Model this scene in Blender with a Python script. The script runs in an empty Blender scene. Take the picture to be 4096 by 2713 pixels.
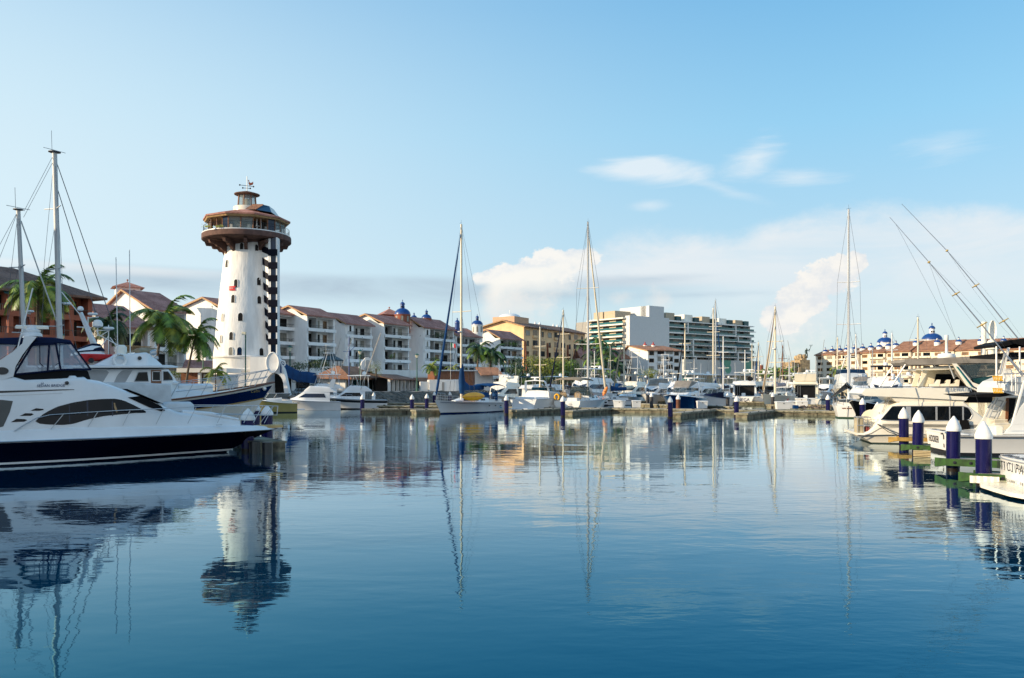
import bpy, math, random
from math import sin, cos, tan, pi, sqrt, atan2, radians
from mathutils import Vector, Matrix
random.seed(7)
sc = bpy.context.scene
# ---------------------------------------------------------------- camera
F, H, YH, CX = 3186.0, 3.5, 1535.0, 2048.0
cam = bpy.data.cameras.new('camera'); cam.lens = 28; cam.sensor_width = 36
cam.shift_y = (YH-1356.5)/4096; cam.clip_end = 6000; cam.clip_start = .3
co = bpy.data.objects.new('camera', cam); sc.collection.objects.link(co)
co.location = (0, 0, H); co.rotation_euler = (radians(90), 0, 0); sc.camera = co
sc.view_settings.view_transform = 'Standard'; sc.view_settings.look = 'None'
EXPO = 1.08
sc.view_settings.exposure = EXPO; sc.view_settings.gamma = 1
# ---------------------------------------------------------------- node maths helper
class E:
    def __init__(s, nt, o): s.nt, s.o = nt, o
    @staticmethod
    def m(nt, op, *a, clamp=False):
        n = nt.nodes.new('ShaderNodeMath'); n.operation = op; n.use_clamp = clamp
        for i, v in enumerate(a):
            if isinstance(v, E): nt.links.new(v.o, n.inputs[i])
            else: n.inputs[i].default_value = v
        return E(nt, n.outputs[0])
    def __add__(s, b): return E.m(s.nt, 'ADD', s, b)
    def __sub__(s, b): return E.m(s.nt, 'SUBTRACT', s, b)
    def __rsub__(s, b): return E.m(s.nt, 'SUBTRACT', b, s)
    def __mul__(s, b): return E.m(s.nt, 'MULTIPLY', s, b)
    __radd__ = __add__; __rmul__ = __mul__
    def __truediv__(s, b): return E.m(s.nt, 'DIVIDE', s, b)
    def mx(s, b): return E.m(s.nt, 'MAXIMUM', s, b)
    def mn(s, b): return E.m(s.nt, 'MINIMUM', s, b)
    def ss(s, a, b):
        n = s.nt.nodes.new('ShaderNodeMapRange'); n.interpolation_type = 'SMOOTHSTEP'
        s.nt.links.new(s.o, n.inputs[0]); n.inputs[1].default_value = a; n.inputs[2].default_value = b
        return E(s.nt, n.outputs[0])
def noise(nt, vec, scale, detail=4, rough=.55, dist=0.):
    n = nt.nodes.new('ShaderNodeTexNoise'); n.inputs['Scale'].default_value = scale
    n.inputs['Detail'].default_value = detail; n.inputs['Roughness'].default_value = rough
    n.inputs['Distortion'].default_value = dist
    if vec is not None: nt.links.new(vec, n.inputs['Vector'])
    return n
def mapping(nt, src, scale=(1, 1, 1), loc=(0, 0, 0), rot=(0, 0, 0)):
    n = nt.nodes.new('ShaderNodeMapping'); nt.links.new(src, n.inputs[0])
    n.inputs[1].default_value = loc; n.inputs[2].default_value = rot; n.inputs[3].default_value = scale
    return n.outputs[0]
def mixc(nt, f, a, b, mode='MIX'):
    n = nt.nodes.new('ShaderNodeMix'); n.data_type = 'RGBA'; n.blend_type = mode
    for k, v in ((0, f), (6, a), (7, b)):
        if isinstance(v, E): nt.links.new(v.o, n.inputs[k])
        elif hasattr(v, 'is_output'): nt.links.new(v, n.inputs[k])
        else: n.inputs[k].default_value = v if k == 0 else (*v[:3], 1)
    return n.outputs[2]
# ---------------------------------------------------------------- sky (world) and sun
SUN = Vector((-.965, -.262, 0)).normalized(); ELEV = radians(17)
SUND = Vector((SUN.x*cos(ELEV), SUN.y*cos(ELEV), sin(ELEV)))
w = bpy.data.worlds.new('World'); sc.world = w; w.use_nodes = True; nt = w.node_tree; nt.nodes.clear()
out = nt.nodes.new('ShaderNodeOutputWorld'); bg = nt.nodes.new('ShaderNodeBackground')
sky = nt.nodes.new('ShaderNodeTexSky'); sky.sky_type = 'NISHITA'; sky.sun_disc = False
sky.sun_elevation = ELEV; sky.sun_rotation = atan2(SUN.x, SUN.y); sky.air_density = 1.1; sky.dust_density = .35; sky.ozone_density = 2.2
tc = nt.nodes.new('ShaderNodeTexCoord'); sp = nt.nodes.new('ShaderNodeSeparateXYZ'); nt.links.new(tc.outputs['Generated'], sp.inputs[0])
X, Y_, Z = (E(nt, sp.outputs[i]) for i in range(3))
az = E.m(nt, 'ARCTAN2', X, Y_); el = E.m(nt, 'ARCSINE', Z)
def A(px): return math.atan((px-CX)/F)
def EL(px, py): return math.atan((YH-py)/F*cos(A(px)))
cb = nt.nodes.new('ShaderNodeCombineXYZ'); nt.links.new(az.o, cb.inputs[0]); nt.links.new(el.o, cb.inputs[1])
D = cb.outputs[0]
n1 = E(nt, noise(nt, mapping(nt, D, (1, 1.6, 1)), 7, 9, .62, .4).outputs[0])        # billows
n2 = E(nt, noise(nt, mapping(nt, D, (1, 5, 1), rot=(0, 0, -.12)), 5, 8, .6, .6).outputs[0])   # streaks
n3 = E(nt, noise(nt, mapping(nt, D, (1, 1.25, 1), (3, 1, 0)), 19, 8, .66).outputs[0])  # puffs
def blob(px, py, wx, wy, rot=0, k=1.0, soft=.9, nz=None):
    """soft ellipse in sky directions"""
    a0, e0 = A(px), EL(px, py); c, s_ = cos(rot), sin(rot); ax, ay = wx/F*cos(a0)**2, wy/F*cos(a0)
    dx, dy = az-a0, el-e0
    u = (dx*c+dy*s_)/ax; v = (dy*c-dx*s_)/ay
    r = E.m(nt, 'SQRT', u*u+v*v)
    if nz is not None: r = r+(nz-.5)*2.6
    return (1-r).ss(0, soft)*k
# the anvil: top edge rises from left to right
cf = nt.nodes.new('ShaderNodeFloatCurve'); cu = cf.mapping.curves[0]
t0, t1 = A(1850), A(4700)
tt = (az-t0)/(t1-t0); nt.links.new(tt.o, cf.inputs['Value'])
pts = [(1850, 1190), (1940, 1112), (2050, 1078), (2200, 1046), (2330, 985), (2480, 915), (2700, 905), (2950, 900), (3100, 850), (3300, 815), (3650, 800), (4096, 790), (4700, 820)]
P_ = [((A(x)-t0)/(t1-t0), EL(x, y)/.3) for x, y in pts]
while len(cu.points) < len(P_): cu.points.new(.5, .5)
for q, (a_, b_) in zip(cu.points, P_): q.location = (a_, b_)
cf.mapping.update()
top = E(nt, cf.outputs[0])*.3
edge = top-el+(n1-.5)*.05+(n3-.5)*.03
inx = az.ss(A(1905), A(1990))
fall = 1-el.ss(EL(2600, 1190), EL(2600, 1000))
base_ = 1-el.ss(EL(2600, 1110), EL(2600, 1185))*0
low = el.ss(EL(2300, 1168), EL(2300, 1128))
lowr = el.ss(EL(3300, 1560), EL(3300, 930))
isleft = 1-az.ss(A(2300), A(3100))
anv = edge.ss(0, .035)*inx*(low*isleft+lowr*(1-isleft))*(.9+(n2-.5)*1.3+(n1-.5)*.8).mn(1).mx(.05)
bright = edge.ss(0, .01)*(1-edge.ss(.015, .06))*inx*(1-az.ss(A(2150), A(2420)))
def union(l, k_, soft, nz):
    o = None
    for q in l:
        b_ = blob(*q, 0, k_, soft, nz); o = b_ if o is None else o.mx(b_)
    return o
cum = union([(3125, 1270, 95, 85), (3180, 1215, 105, 90), (3245, 1175, 110, 95), (3310, 1125, 100, 85), (3370, 1085, 85, 70), (3425, 1045, 55, 48)], 1., .22, n3).mx(blob(3200, 1320, 240, 130, .15, .5, .9, n3))
puff = union([(1955, 1112, 62, 40), (2030, 1100, 75, 48), (2120, 1085, 90, 55), (2225, 1060, 110, 70), (2315, 1035, 95, 55)], .95, .25, n3)
pink = blob(2090, 1225, 200, 100, .1, .55, .9, n3).mx(blob(2640, 1200, 70, 60, 0, .45, 1, n3)).mx(blob(2480, 1190, 60, 40, 0, .35, 1, n3))
wis = blob(2600, 680, 260, 60, -.08, .75, 1.2, n2).mx(blob(3020, 640, 170, 95, .35, .6, 1.3, n2)).mx(blob(3200, 710, 230, 60, 0, .5, 1.3, n2)).mx(blob(3760, 590, 260, 60, 0, .45, 1.3, n2)).mx(blob(2600, 820, 110, 30, 0, .4, 1.2, n2)).mx(blob(2900, 760, 260, 30, -.35, .3, 1.3, n2))
far = blob(6500, 700, 1500, 700, 0, .5, 1.2, n1)
band = (el.ss(EL(1500, 1240), EL(1500, 1165)))*(1-el.ss(EL(1500, 1130), EL(1500, 1085)))*az.ss(A(-300), A(400))*(1-az.ss(A(2150), A(3050)))
band = band*(.55+(n2-.5)*1.6).mn(.8).mx(0)
bl = el.ss(EL(400, 1110), EL(400, 1075))*(1-el.ss(EL(400, 1070), EL(400, 1048)))*(1-az.ss(A(400), A(1300)))*.55*n2*1.6
graystr = blob(2600, 1115, 420, 40, .03, .7, 1.1, n2).mx(blob(2800, 1180, 400, 22, .0, .45, 1.2, n2))
# base colour: Nishita, then clouds
S = .1
hs = nt.nodes.new('ShaderNodeHueSaturation'); nt.links.new(sky.outputs[0], hs.inputs['Color'])
hs.inputs['Saturation'].default_value = 1.12; hs.inputs['Value'].default_value = 1
c = mixc(nt, 1.0, hs.outputs[0], (1.0, 1.0, 1.0), 'MULTIPLY')
def k(r, g, b, m=1.0):   # colour of cloud in sky-texture units
    return tuple(((v/255.)**2.2)/S*m/2**EXPO for v in (r, g, b))
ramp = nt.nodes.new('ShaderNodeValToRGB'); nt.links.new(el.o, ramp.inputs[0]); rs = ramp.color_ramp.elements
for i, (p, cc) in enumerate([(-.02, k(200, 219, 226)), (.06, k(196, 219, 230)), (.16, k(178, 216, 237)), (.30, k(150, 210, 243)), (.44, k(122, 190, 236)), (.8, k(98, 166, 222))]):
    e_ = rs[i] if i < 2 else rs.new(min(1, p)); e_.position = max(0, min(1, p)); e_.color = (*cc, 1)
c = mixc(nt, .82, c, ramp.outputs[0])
glow = (1-az.ss(A(-1100), A(3700)))*(1-el.ss(.16, .74))
c = mixc(nt, glow*.95, c, k(222, 242, 251))
c = mixc(nt, (wis*1.5).mn(.9), c, k(228, 240, 248))
c = mixc(nt, anv*.92, c, k(233, 239, 243))
c = mixc(nt, band, c, k(176, 196, 212))
c = mixc(nt, graystr, c, k(178, 200, 218))
c = mixc(nt, puff*(el.ss(EL(2100, 1150), EL(2100, 1122))), c, mixc(nt, n3.ss(.4, .6), k(252, 249, 243), k(226, 233, 239)))
c = mixc(nt, bl, c, k(244, 247, 248))
c = mixc(nt, (bright*.9), c, k(252, 250, 243))
c = mixc(nt, pink, c, k(244, 238, 232))
cc_ = mixc(nt, n3.ss(.38, .6), k(252, 248, 241), k(228, 232, 236))
shd = 1-(((az-A(3150))*.55-(el-EL(3150, 1250))).ss(.03, .13))
c = mixc(nt, cum*(shd*.75+.2), c, cc_)
back = (1-Y_.ss(-.75, .05))*el.ss(.02, .12)*(1-el.ss(.55, .95))*E(nt, noise(nt, tc.outputs['Generated'], 2.2, 6, .6).outputs[0]).ss(.3, .5)   # unseen cloud bank added behind the camera to brighten the shaded fronts
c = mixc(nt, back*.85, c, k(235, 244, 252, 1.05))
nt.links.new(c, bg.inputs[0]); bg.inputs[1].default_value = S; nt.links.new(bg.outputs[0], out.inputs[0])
sl = bpy.data.lights.new('sun', 'SUN'); sl.energy = 3.1; sl.angle = radians(.6); sl.color = (1, .8, .54)
so = bpy.data.objects.new('sun', sl); sc.collection.objects.link(so)
so.rotation_euler = (-SUND).to_track_quat('-Z', 'Y').to_euler(); so.location = (-60, -10, 80)
sc.cycles.max_bounces = 6; sc.cycles.transparent_max_bounces = 8; sc.cycles.glossy_bounces = 3; sc.cycles.diffuse_bounces = 3
sc.cycles.caustics_reflective = False; sc.cycles.caustics_refractive = False
try: sc.cycles.use_denoising = True
except Exception: pass
# ---------------------------------------------------------------- materials
MT = {}
def mat(name, rgb, rough=.55, metal=0., var=.1, scale=1.5, bump=0., alpha=1., spec=.5, rgb2=None, dist=0., detail=4, stretch=(1, 1, 1), bd=.02):
    if name in MT: return MT[name]
    m = bpy.data.materials.new(name); m.use_nodes = True; nt = m.node_tree; b = nt.nodes['Principled BSDF']
    tc = nt.nodes.new('ShaderNodeTexCoord'); v = mapping(nt, tc.outputs['Object'], stretch)
    nz = noise(nt, v, scale, detail, .6, dist)
    lo = tuple(x*(1-var) for x in rgb) if rgb2 is None else rgb2; hi = tuple(min(1, x*(1+var*.6)) for x in rgb)
    f = E(nt, nz.outputs[0]).ss(.3, .7); nt.links.new(mixc(nt, f, lo, hi), b.inputs['Base Color'])
    b.inputs['Roughness'].default_value = rough; b.inputs['Metallic'].default_value = metal
    b.inputs['Specular IOR Level'].default_value = spec; b.inputs['Alpha'].default_value = alpha
    if bump:
        bp = nt.nodes.new('ShaderNodeBump'); bp.inputs['Strength'].default_value = bump; bp.inputs['Distance'].default_value = bd
        nz2 = noise(nt, v, scale*4, 4, .6); nt.links.new(nz2.outputs[0], bp.inputs['Height']); nt.links.new(bp.outputs[0], b.inputs['Normal'])
    MT[name] = m; return m
def tiled(name, rgb, rgb2, sx=5., sz=3.):
    """clay roof tiles: ribs down the slope, rows across it, mottled"""
    m = bpy.data.materials.new(name); m.use_nodes = True; nt = m.node_tree; b = nt.nodes['Principled BSDF']
    tc = nt.nodes.new('ShaderNodeTexCoord'); o = tc.outputs['Object']
    wv = nt.nodes.new('ShaderNodeTexWave'); wv.inputs['Scale'].default_value = sx/6.28*3; wv.bands_direction = 'X'; nt.links.new(o, wv.inputs[0])
    wv2 = nt.nodes.new('ShaderNodeTexWave'); wv2.wave_profile = 'SAW'; wv2.inputs['Scale'].default_value = sz/6.28*3; wv2.bands_direction = 'Z'; nt.links.new(o, wv2.inputs[0])
    a = noise(nt, mapping(nt, o, (1, 1, 2)), 2.5, 5, .75); f = E(nt, a.outputs[0]).ss(.35, .68)
    bb = noise(nt, o, .35, 3, .6)
    c1 = mixc(nt, f, rgb2, rgb); c2 = mixc(nt, E(nt, bb.outputs[0]).ss(.4, .65)*.5, c1, tuple(min(1, x*1.35+.03) for x in rgb))
    c3 = mixc(nt, (1-E(nt, wv.outputs[1]))*.45, c2, tuple(x*.35 for x in rgb2)); nt.links.new(c3, b.inputs['Base Color'])
    bp = nt.nodes.new('ShaderNodeBump'); bp.inputs['Strength'].default_value = .8; bp.inputs['Distance'].default_value = .08
    nt.links.new((E(nt, wv.outputs[1])+E(nt, wv2.outputs[1])*.6).o, bp.inputs['Height']); nt.links.new(bp.outputs[0], b.inputs['Normal'])
    b.inputs['Roughness'].default_value = .85; MT[name] = m; return m
def glass(name, rgb, alpha):
    m = bpy.data.materials.new(name); m.use_nodes = True; nt = m.node_tree; b = nt.nodes['Principled BSDF']
    b.inputs['Base Color'].default_value = (*rgb, 1); b.inputs['Roughness'].default_value = .04; b.inputs['Alpha'].default_value = alpha
    MT[name] = m; return m
W = mat('white_paint', (.78, .78, .76), .35, var=.04, scale=.8)
GEL = mat('white_gelcoat', (.74, .755, .76), .16, var=.07, scale=.6)
CREAM = mat('cream_gelcoat', (.8, .74, .6), .2, var=.05, scale=.6)
CREAM2 = mat('pale_cream_gelcoat', (.82, .78, .68), .22, var=.05, scale=.6)
STUC = mat('white_stucco', (.85, .84, .82), .85, var=.1, stretch=(1, 1, .4), scale=.5, bump=.35, detail=7)
STUCL = mat('tower_stucco', (.83, .82, .8), .85, var=.14, stretch=(1, 1, .22), scale=1.1, bump=1., bd=.05, detail=7)
YEL = mat('yellow_stucco', (.88, .58, .32), .85, var=.16, scale=.3, bump=.3, detail=7)
TERRA = mat('terracotta_stucco', (.3, .095, .055), .85, var=.2, scale=.4, bump=.3, detail=6)
HOTC = mat('hotel_cream_render', (.78, .69, .55), .8, var=.08, scale=.4)
PINKST = mat('salmon_stucco', (.62, .38, .24), .85)
TILE = tiled('red_clay_tiles', (.62, .31, .25), (.34, .12, .085))
TILEO = tiled('orange_clay_tiles', (.5, .25, .14), (.28, .125, .07))
TILEB = tiled('brown_clay_tiles', (.32, .19, .14), (.13, .07, .05))
WOODT = mat('timber_trim', (.42, .26, .12), .7, var=.3, scale=3)
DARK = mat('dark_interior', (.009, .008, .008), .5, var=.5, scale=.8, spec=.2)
SHADEW = mat('shaded_stucco', (.5, .49, .47), .85, var=.1)  # white stucco darkened: shade of loggias and niches put into the colour
GLD = mat('dark_window_glass', (.004, .006, .009), .05, var=.5, scale=.7, spec=.22)
GLB = mat('blue_window_glass', (.006, .02, .055), .06, var=.4, scale=.5, spec=.4)
GLT = mat('teal_window_glass', (.01, .07, .08), .07, var=.6, scale=.35, spec=.4)
GLTB = mat('balcony_glass', (.02, .13, .14), .08, var=.3, scale=.5, spec=.7)
CURT = mat('curtained_glass', (.28, .27, .23), .3, var=.6, scale=1.2, stretch=(4, 4, .4))
WARMW = mat('wood_framed_window', (.2, .11, .05), .25, var=.6, scale=1.5)
BLUED = mat('blue_dome_tile', (.01, .055, .23), .35, var=.25, scale=2)
NAVY = mat('navy_canvas', (.0015, .006, .032), .8, var=.3, scale=1, bump=.2, spec=.2)
BLUEC = mat('blue_canvas', (.002, .042, .14), .75, var=.25, scale=1, bump=.3, spec=.2)
TAN = mat('tan_canvas', (.32, .24, .15), .75, var=.2, bump=.2)
GREYC = mat('grey_canvas', (.25, .225, .195), .75, var=.25, scale=1.2, bump=.4)
LGC = mat('light_canvas', (.52, .55, .56), .75, var=.15, scale=1.2, bump=.5)
BLACKC = mat('black_canvas', (.006, .006, .007), .8, spec=.15)
NVH = mat('black_navy_hull', (.0012, .0018, .011), .05, var=.2, scale=.5, spec=.16)
BLH = mat('blue_hull_paint', (.003, .022, .1), .12, var=.15)
RBH = mat('royal_hull_stripe', (.002, .008, .06), .2, var=.15)
BLK = mat('black_paint', (.012, .012, .014), .3)
RED = mat('red_paint', (.65, .02, .02), .3)
STEEL = mat('stainless_steel', (.5, .51, .52), .45, .6, var=.05)
ALU = mat('mast_aluminium', (.6, .6, .58), .5, 0, var=.06)
CREAMM = mat('cream_mast_paint', (.72, .64, .48), .4, var=.08)
DSTAY = mat('rigging_wire', (.1, .11, .13), .4, .5)
WOOD = mat('teak_wood', (.2, .075, .03), .45, var=.3, scale=2)
DOCKT = mat('dock_concrete', (.36, .32, .25), .85, var=.25, scale=1.2, bump=.2, detail=7)
DOCKS = mat('dock_side', (.2, .18, .12), .8, var=.55, scale=1.5, detail=8, rgb2=(.04, .034, .022))
DOCKW = mat('dock_waler_timber', (.27, .25, .18), .8, var=.4, scale=1.2, detail=8, rgb2=(.11, .12, .08))
GRN = mat('green_dock_timber', (.025, .085, .01), .75, var=.5, scale=2.2, detail=8, rgb2=(.012, .035, .008))
OCH = mat('ochre_timber', (.36, .22, .05), .75, var=.4, scale=1.5)
PILE = mat('pile_navy_sleeve', (.003, .0025, .045), .25, spec=.25, rgb2=(.008, .007, .07), scale=5, detail=8, stretch=(1, 1, .3))
PILEG = mat('pile_grey_sleeve', (.035, .035, .04), .6, var=.4)
PILEW = mat('pile_wet_base', (.012, .009, .008), .3, var=.7, scale=3, rgb2=(.022, .016, .012), spec=.2)
CONE = mat('pile_cap_plastic', (.8, .79, .76), .35, var=.06)
STONE = mat('revetment_stone', (.16, .13, .1), .9, var=.7, scale=1.6, bump=1, detail=8, rgb2=(.04, .035, .03), bd=.2)
GRANITE = mat('monument_stone', (.42, .31, .17), .9, var=.4, scale=1.2, bump=.6, rgb2=(.2, .15, .1))
PAVE = mat('promenade_paving', (.3, .27, .24), .85)
EARTH = mat('ground_earth', (.12, .1, .07), .95, var=.4, scale=.05)
BRONZE = mat('statue_bronze', (.06, .09, .07), .5, .4)
LAMPG = mat('lamp_post_green', (.015, .1, .07), .5)
LANT = mat('lantern_glass', (.7, .66, .5), .3)
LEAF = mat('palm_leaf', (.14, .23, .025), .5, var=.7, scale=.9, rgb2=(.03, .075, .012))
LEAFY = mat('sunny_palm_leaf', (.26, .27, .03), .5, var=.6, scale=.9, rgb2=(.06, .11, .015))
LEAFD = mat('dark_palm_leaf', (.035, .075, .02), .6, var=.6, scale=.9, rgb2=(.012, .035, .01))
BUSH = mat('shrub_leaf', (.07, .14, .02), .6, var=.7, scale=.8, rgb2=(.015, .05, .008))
TRUNK = mat('palm_bark', (.13, .1, .075), .9, var=.4, scale=3, stretch=(1, 1, 3))
YKAY = mat('kayak_yellow', (.95, .45, .01), .3, var=.12)
YBUOY = mat('horseshoe_yellow', (.75, .4, .01), .5)
ORNG = mat('orange_plastic', (.8, .25, .05), .5)
MURAL = mat('mural_white', (.5, .5, .46), .6)
VINYL = glass('clear_vinyl', (.55, .6, .68), .38)
SMOKE = glass('smoked_acrylic', (.03, .05, .06), .75)
LGLASS = glass('lantern_room_glass', (.25, .32, .33), .45)
GREEN = mat('flag_green', (0, .25, .1), .7)
SKINM = mat('skin', (.45, .27, .18), .6)
GREYB = mat('grey_render', (.33, .32, .3), .8)
CONC = mat('white_render_tower', (.6, .62, .63), .8, var=.05)
TANR = mat('tan_render', (.46, .38, .27), .8)
# ---------------------------------------------------------------- projection helpers (photo pixels to places at a chosen distance)
def P(px, py, D): return Vector(((px-CX)/F*D, D, H-(py-YH)/F*D))
def GX(px, D, z=0.): return Vector(((px-CX)/F*D, D, z))
# ---------------------------------------------------------------- mesh builder
COL = sc.collection
class MB:
    def __init__(s): s.v, s.f, s.m, s.k = [], [], [], 0
    def add(s, vs, fs):
        n = len(s.v); s.v += [tuple(x) for x in vs]; s.f += [tuple(i+n for i in f) for f in fs]; s.m += [s.k]*len(fs); return s
    def mat(s, k): s.k = k; return s
    def box(s, x0, x1, y0, y1, z0, z1):
        return s.add([(x, y, z) for z in (z0, z1) for y in (y0, y1) for x in (x0, x1)], [(0, 2, 3, 1), (4, 5, 7, 6), (0, 1, 5, 4), (2, 6, 7, 3), (0, 4, 6, 2), (1, 3, 7, 5)])
    def bbox(s, x0, x1, y0, y1, z0, z1, b=.05):
        """box with bevelled vertical edges and top"""
        o = [(x0+b, y0), (x1-b, y0), (x1, y0+b), (x1, y1-b), (x1-b, y1), (x0+b, y1), (x0, y1-b), (x0, y0+b)]
        cx, cy = (x0+x1)/2, (y0+y1)/2
        r = lambda q, k: (cx+(q[0]-cx)*(1-2*k/max(x1-x0, .01)), cy+(q[1]-cy)*(1-2*k/max(y1-y0, .01)))
        return s.loft([[(*q, z0) for q in o], [(*q, z1-b) for q in o], [(*r(q, b), z1) for q in o]], True, True)
    def poly(s, pts): return s.add(pts, [tuple(range(len(pts)))])
    def loft(s, rings, cap=True, closed=True):
        n = len(rings[0]); vs = [p for r in rings for p in r]; fs = []
        for i in range(len(rings)-1):
            for j in range(n if closed else n-1):
                a, b = i*n+j, i*n+(j+1) % n; fs.append((a, b, b+n, a+n))
        if cap: fs += [tuple(reversed(range(n))), tuple(range(len(vs)-n, len(vs)))]
        return s.add(vs, fs)
    def prism(s, pts, vec):
        vec = Vector(vec); a = [Vector(p) for p in pts]; return s.loft([a, [p+vec for p in a]])
    def tube(s, pts, r=.02, n=6, cap=True):
        pts = [Vector(p) for p in pts]; rr = r if isinstance(r, (list, tuple)) else [r]*len(pts); rings = []
        up = None
        for i, p in enumerate(pts):
            d = (pts[min(i+1, len(pts)-1)]-pts[max(i-1, 0)])
            if d.length < 1e-6: d = Vector((0, 0, 1))
            d.normalize()
            if up is None: up = Vector((0, 0, 1)) if abs(d.z) < .9 else Vector((1, 0, 0))
            a = d.cross(up).normalized(); b = a.cross(d); up = b if b.length > .1 else up
            rings.append([p+(a*cos(2*pi*j/n)+b*sin(2*pi*j/n))*rr[i] for j in range(n)])
        return s.loft(rings, cap)
    def lathe(s, prof, c=(0, 0, 0), n=24, cap=True, sx=1., sy=1.):
        return s.loft([[(c[0]+r*cos(2*pi*j/n)*sx, c[1]+r*sin(2*pi*j/n)*sy, c[2]+z) for j in range(n)] for r, z in prof], cap)
    def ball(s, c, r, n=10, sz=1., sx=1., sy=1.):
        return s.lathe([(max(.001, r*sin(pi*i/8)), -r*sz*cos(pi*i/8)) for i in range(9)], c, n, True, sx, sy)
    def dome(s, c, r, n=20, sz=1.): return s.lathe([(max(.001, r*cos(pi/2*i/7)), r*sz*sin(pi/2*i/7)) for i in range(8)], c, n)
    def build(s, name, mats, parent=None, smooth=None, **kw):
        me = bpy.data.meshes.new(name); me.from_pydata(s.v, [], s.f)
        for m in (mats if isinstance(mats, (list, tuple)) else [mats]): me.materials.append(m)
        me.polygons.foreach_set('material_index', s.m)
        if smooth:
            me.polygons.foreach_set('use_smooth', [True]*len(me.polygons))
            me.set_sharp_from_angle(angle=radians(smooth))
        me.validate(); me.update()
        o = bpy.data.objects.new(name, me); COL.objects.link(o)
        if parent is not None: o.parent = parent
        if kw: tag(o, **kw)
        return o
def tag(o, label=None, cat=None, group=None, kind=None):
    if label: o['label'] = label
    if cat: o['category'] = cat
    if group: o['group'] = group
    if kind: o['kind'] = kind
    return o
def thing(name, label, cat, loc=(0, 0, 0), rz=0., group=None):
    o = bpy.data.objects.new(name, None); COL.objects.link(o); o.location = loc; o.rotation_euler = (0, 0, rz)
    o.empty_display_size = .2
    return tag(o, label, cat, group)
def kids(o): return [c for c in bpy.data.objects if c.parent is o]
def copy_tree(o, loc=None, rz=None, label=None, parent=None, scale=None):
    ch = kids(o); c = o.copy(); COL.objects.link(c)
    if parent is not None: c.parent = parent
    if loc is not None: c.location = loc
    if rz is not None: c.rotation_euler = (0, 0, rz)
    if label: c['label'] = label
    if scale: c.scale = (scale,)*3
    for q in ch: copy_tree(q, parent=c)
    return c
def text(s, size, parent, name, m, loc, rot, ext=.004, shear=0., sx=1., align='CENTER', bend=0.):
    cu = bpy.data.curves.new(name, 'FONT'); cu.body = s; cu.size = size; cu.extrude = ext; cu.shear = shear
    cu.align_x = align; cu.align_y = 'CENTER'; cu.materials.append(m); cu.resolution_u = 2
    t_ = bpy.data.objects.new(name, cu); COL.objects.link(t_); bpy.context.view_layer.update()
    me = bpy.data.meshes.new_from_object(t_.evaluated_get(bpy.context.evaluated_depsgraph_get())); bpy.data.objects.remove(t_)
    o = bpy.data.objects.new(name, me); COL.objects.link(o); o.parent = parent; o.location = loc; o.rotation_euler = rot; o.scale = (sx, 1, 1)
    return o
def lerp(a, b, t): return a+(b-a)*t
def pw(pts):
    """piecewise-linear function"""
    pts = sorted(pts)
    def f(x):
        if x <= pts[0][0]: return pts[0][1]
        for (a, b), (c, d) in zip(pts, pts[1:]):
            if x <= c: return b+(d-b)*(x-a)/max(1e-9, c-a)
        return pts[-1][1]
    return f
# ---------------------------------------------------------------- water and ground
def water():
    m = bpy.data.materials.new('harbour_water'); m.use_nodes = True; nt = m.node_tree; b = nt.nodes['Principled BSDF']
    tc = nt.nodes.new('ShaderNodeTexCoord'); o = tc.outputs['Object']
    a = E(nt, noise(nt, mapping(nt, o, (.55, 1.15, 1), rot=(0, 0, .12)), .55, 2, .5, .3).outputs[0])
    c = E(nt, noise(nt, mapping(nt, o, (.7, 1.5, 1), rot=(0, 0, -.2)), 2.2, 2, .5, .2).outputs[0])
    d = E(nt, noise(nt, mapping(nt, o, (1, 1.6, 1)), 7, 2, .5).outputs[0])
    g = E(nt, noise(nt, mapping(nt, o, (.25, .8, 1), rot=(0, 0, .1)), .09, 3, .6).outputs[0]).ss(.4, .66)
    h = a*(.009+g*.011)+c*(.0016+g*.0062)+d*(.0001+g*.0012)
    bp = nt.nodes.new('ShaderNodeBump'); bp.inputs['Strength'].default_value = 1; bp.inputs['Distance'].default_value = 1
    nt.links.new(h.o, bp.inputs['Height']); nt.nodes.remove(b)
    fr = nt.nodes.new('ShaderNodeFresnel'); fr.inputs[0].default_value = 1.42; nt.links.new(bp.outputs[0], fr.inputs[1]); f = E(nt, fr.outputs[0])
    gl = nt.nodes.new('ShaderNodeBsdfGlossy'); gl.inputs['Roughness'].default_value = .02; nt.links.new(bp.outputs[0], gl.inputs['Normal'])
    nt.links.new(mixc(nt, f.ss(.08, .5), (.1, .57, .79), (.82, .94, 1)), gl.inputs['Color'])
    df = nt.nodes.new('ShaderNodeBsdfDiffuse'); df.inputs['Color'].default_value = (.0003, .03, .07, 1)
    mx_ = nt.nodes.new('ShaderNodeMixShader'); nt.links.new((f*1.4+.015).mn(1).o, mx_.inputs[0]); nt.links.new(df.outputs[0], mx_.inputs[1]); nt.links.new(gl.outputs[0], mx_.inputs[2])
    nt.links.new(mx_.outputs[0], nt.nodes['Material Output'].inputs[0])
    mb = MB(); mb.poly([(-3000, -300, 0), (3000, -300, 0), (3000, 5000, 0), (-3000, 5000, 0)])
    mb.build('water', m, kind='structure')
water()
U = Vector((.514, .857, 0)); N = Vector((.857, -.514, 0))      # along the row of condominiums, and out towards the water
C0 = GX(1230, 182)                                            # a point of the front line of the row
S0 = Vector((-22.2, 140.2, 0))                                # a point of the water's edge
QZ = 2.0
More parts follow.
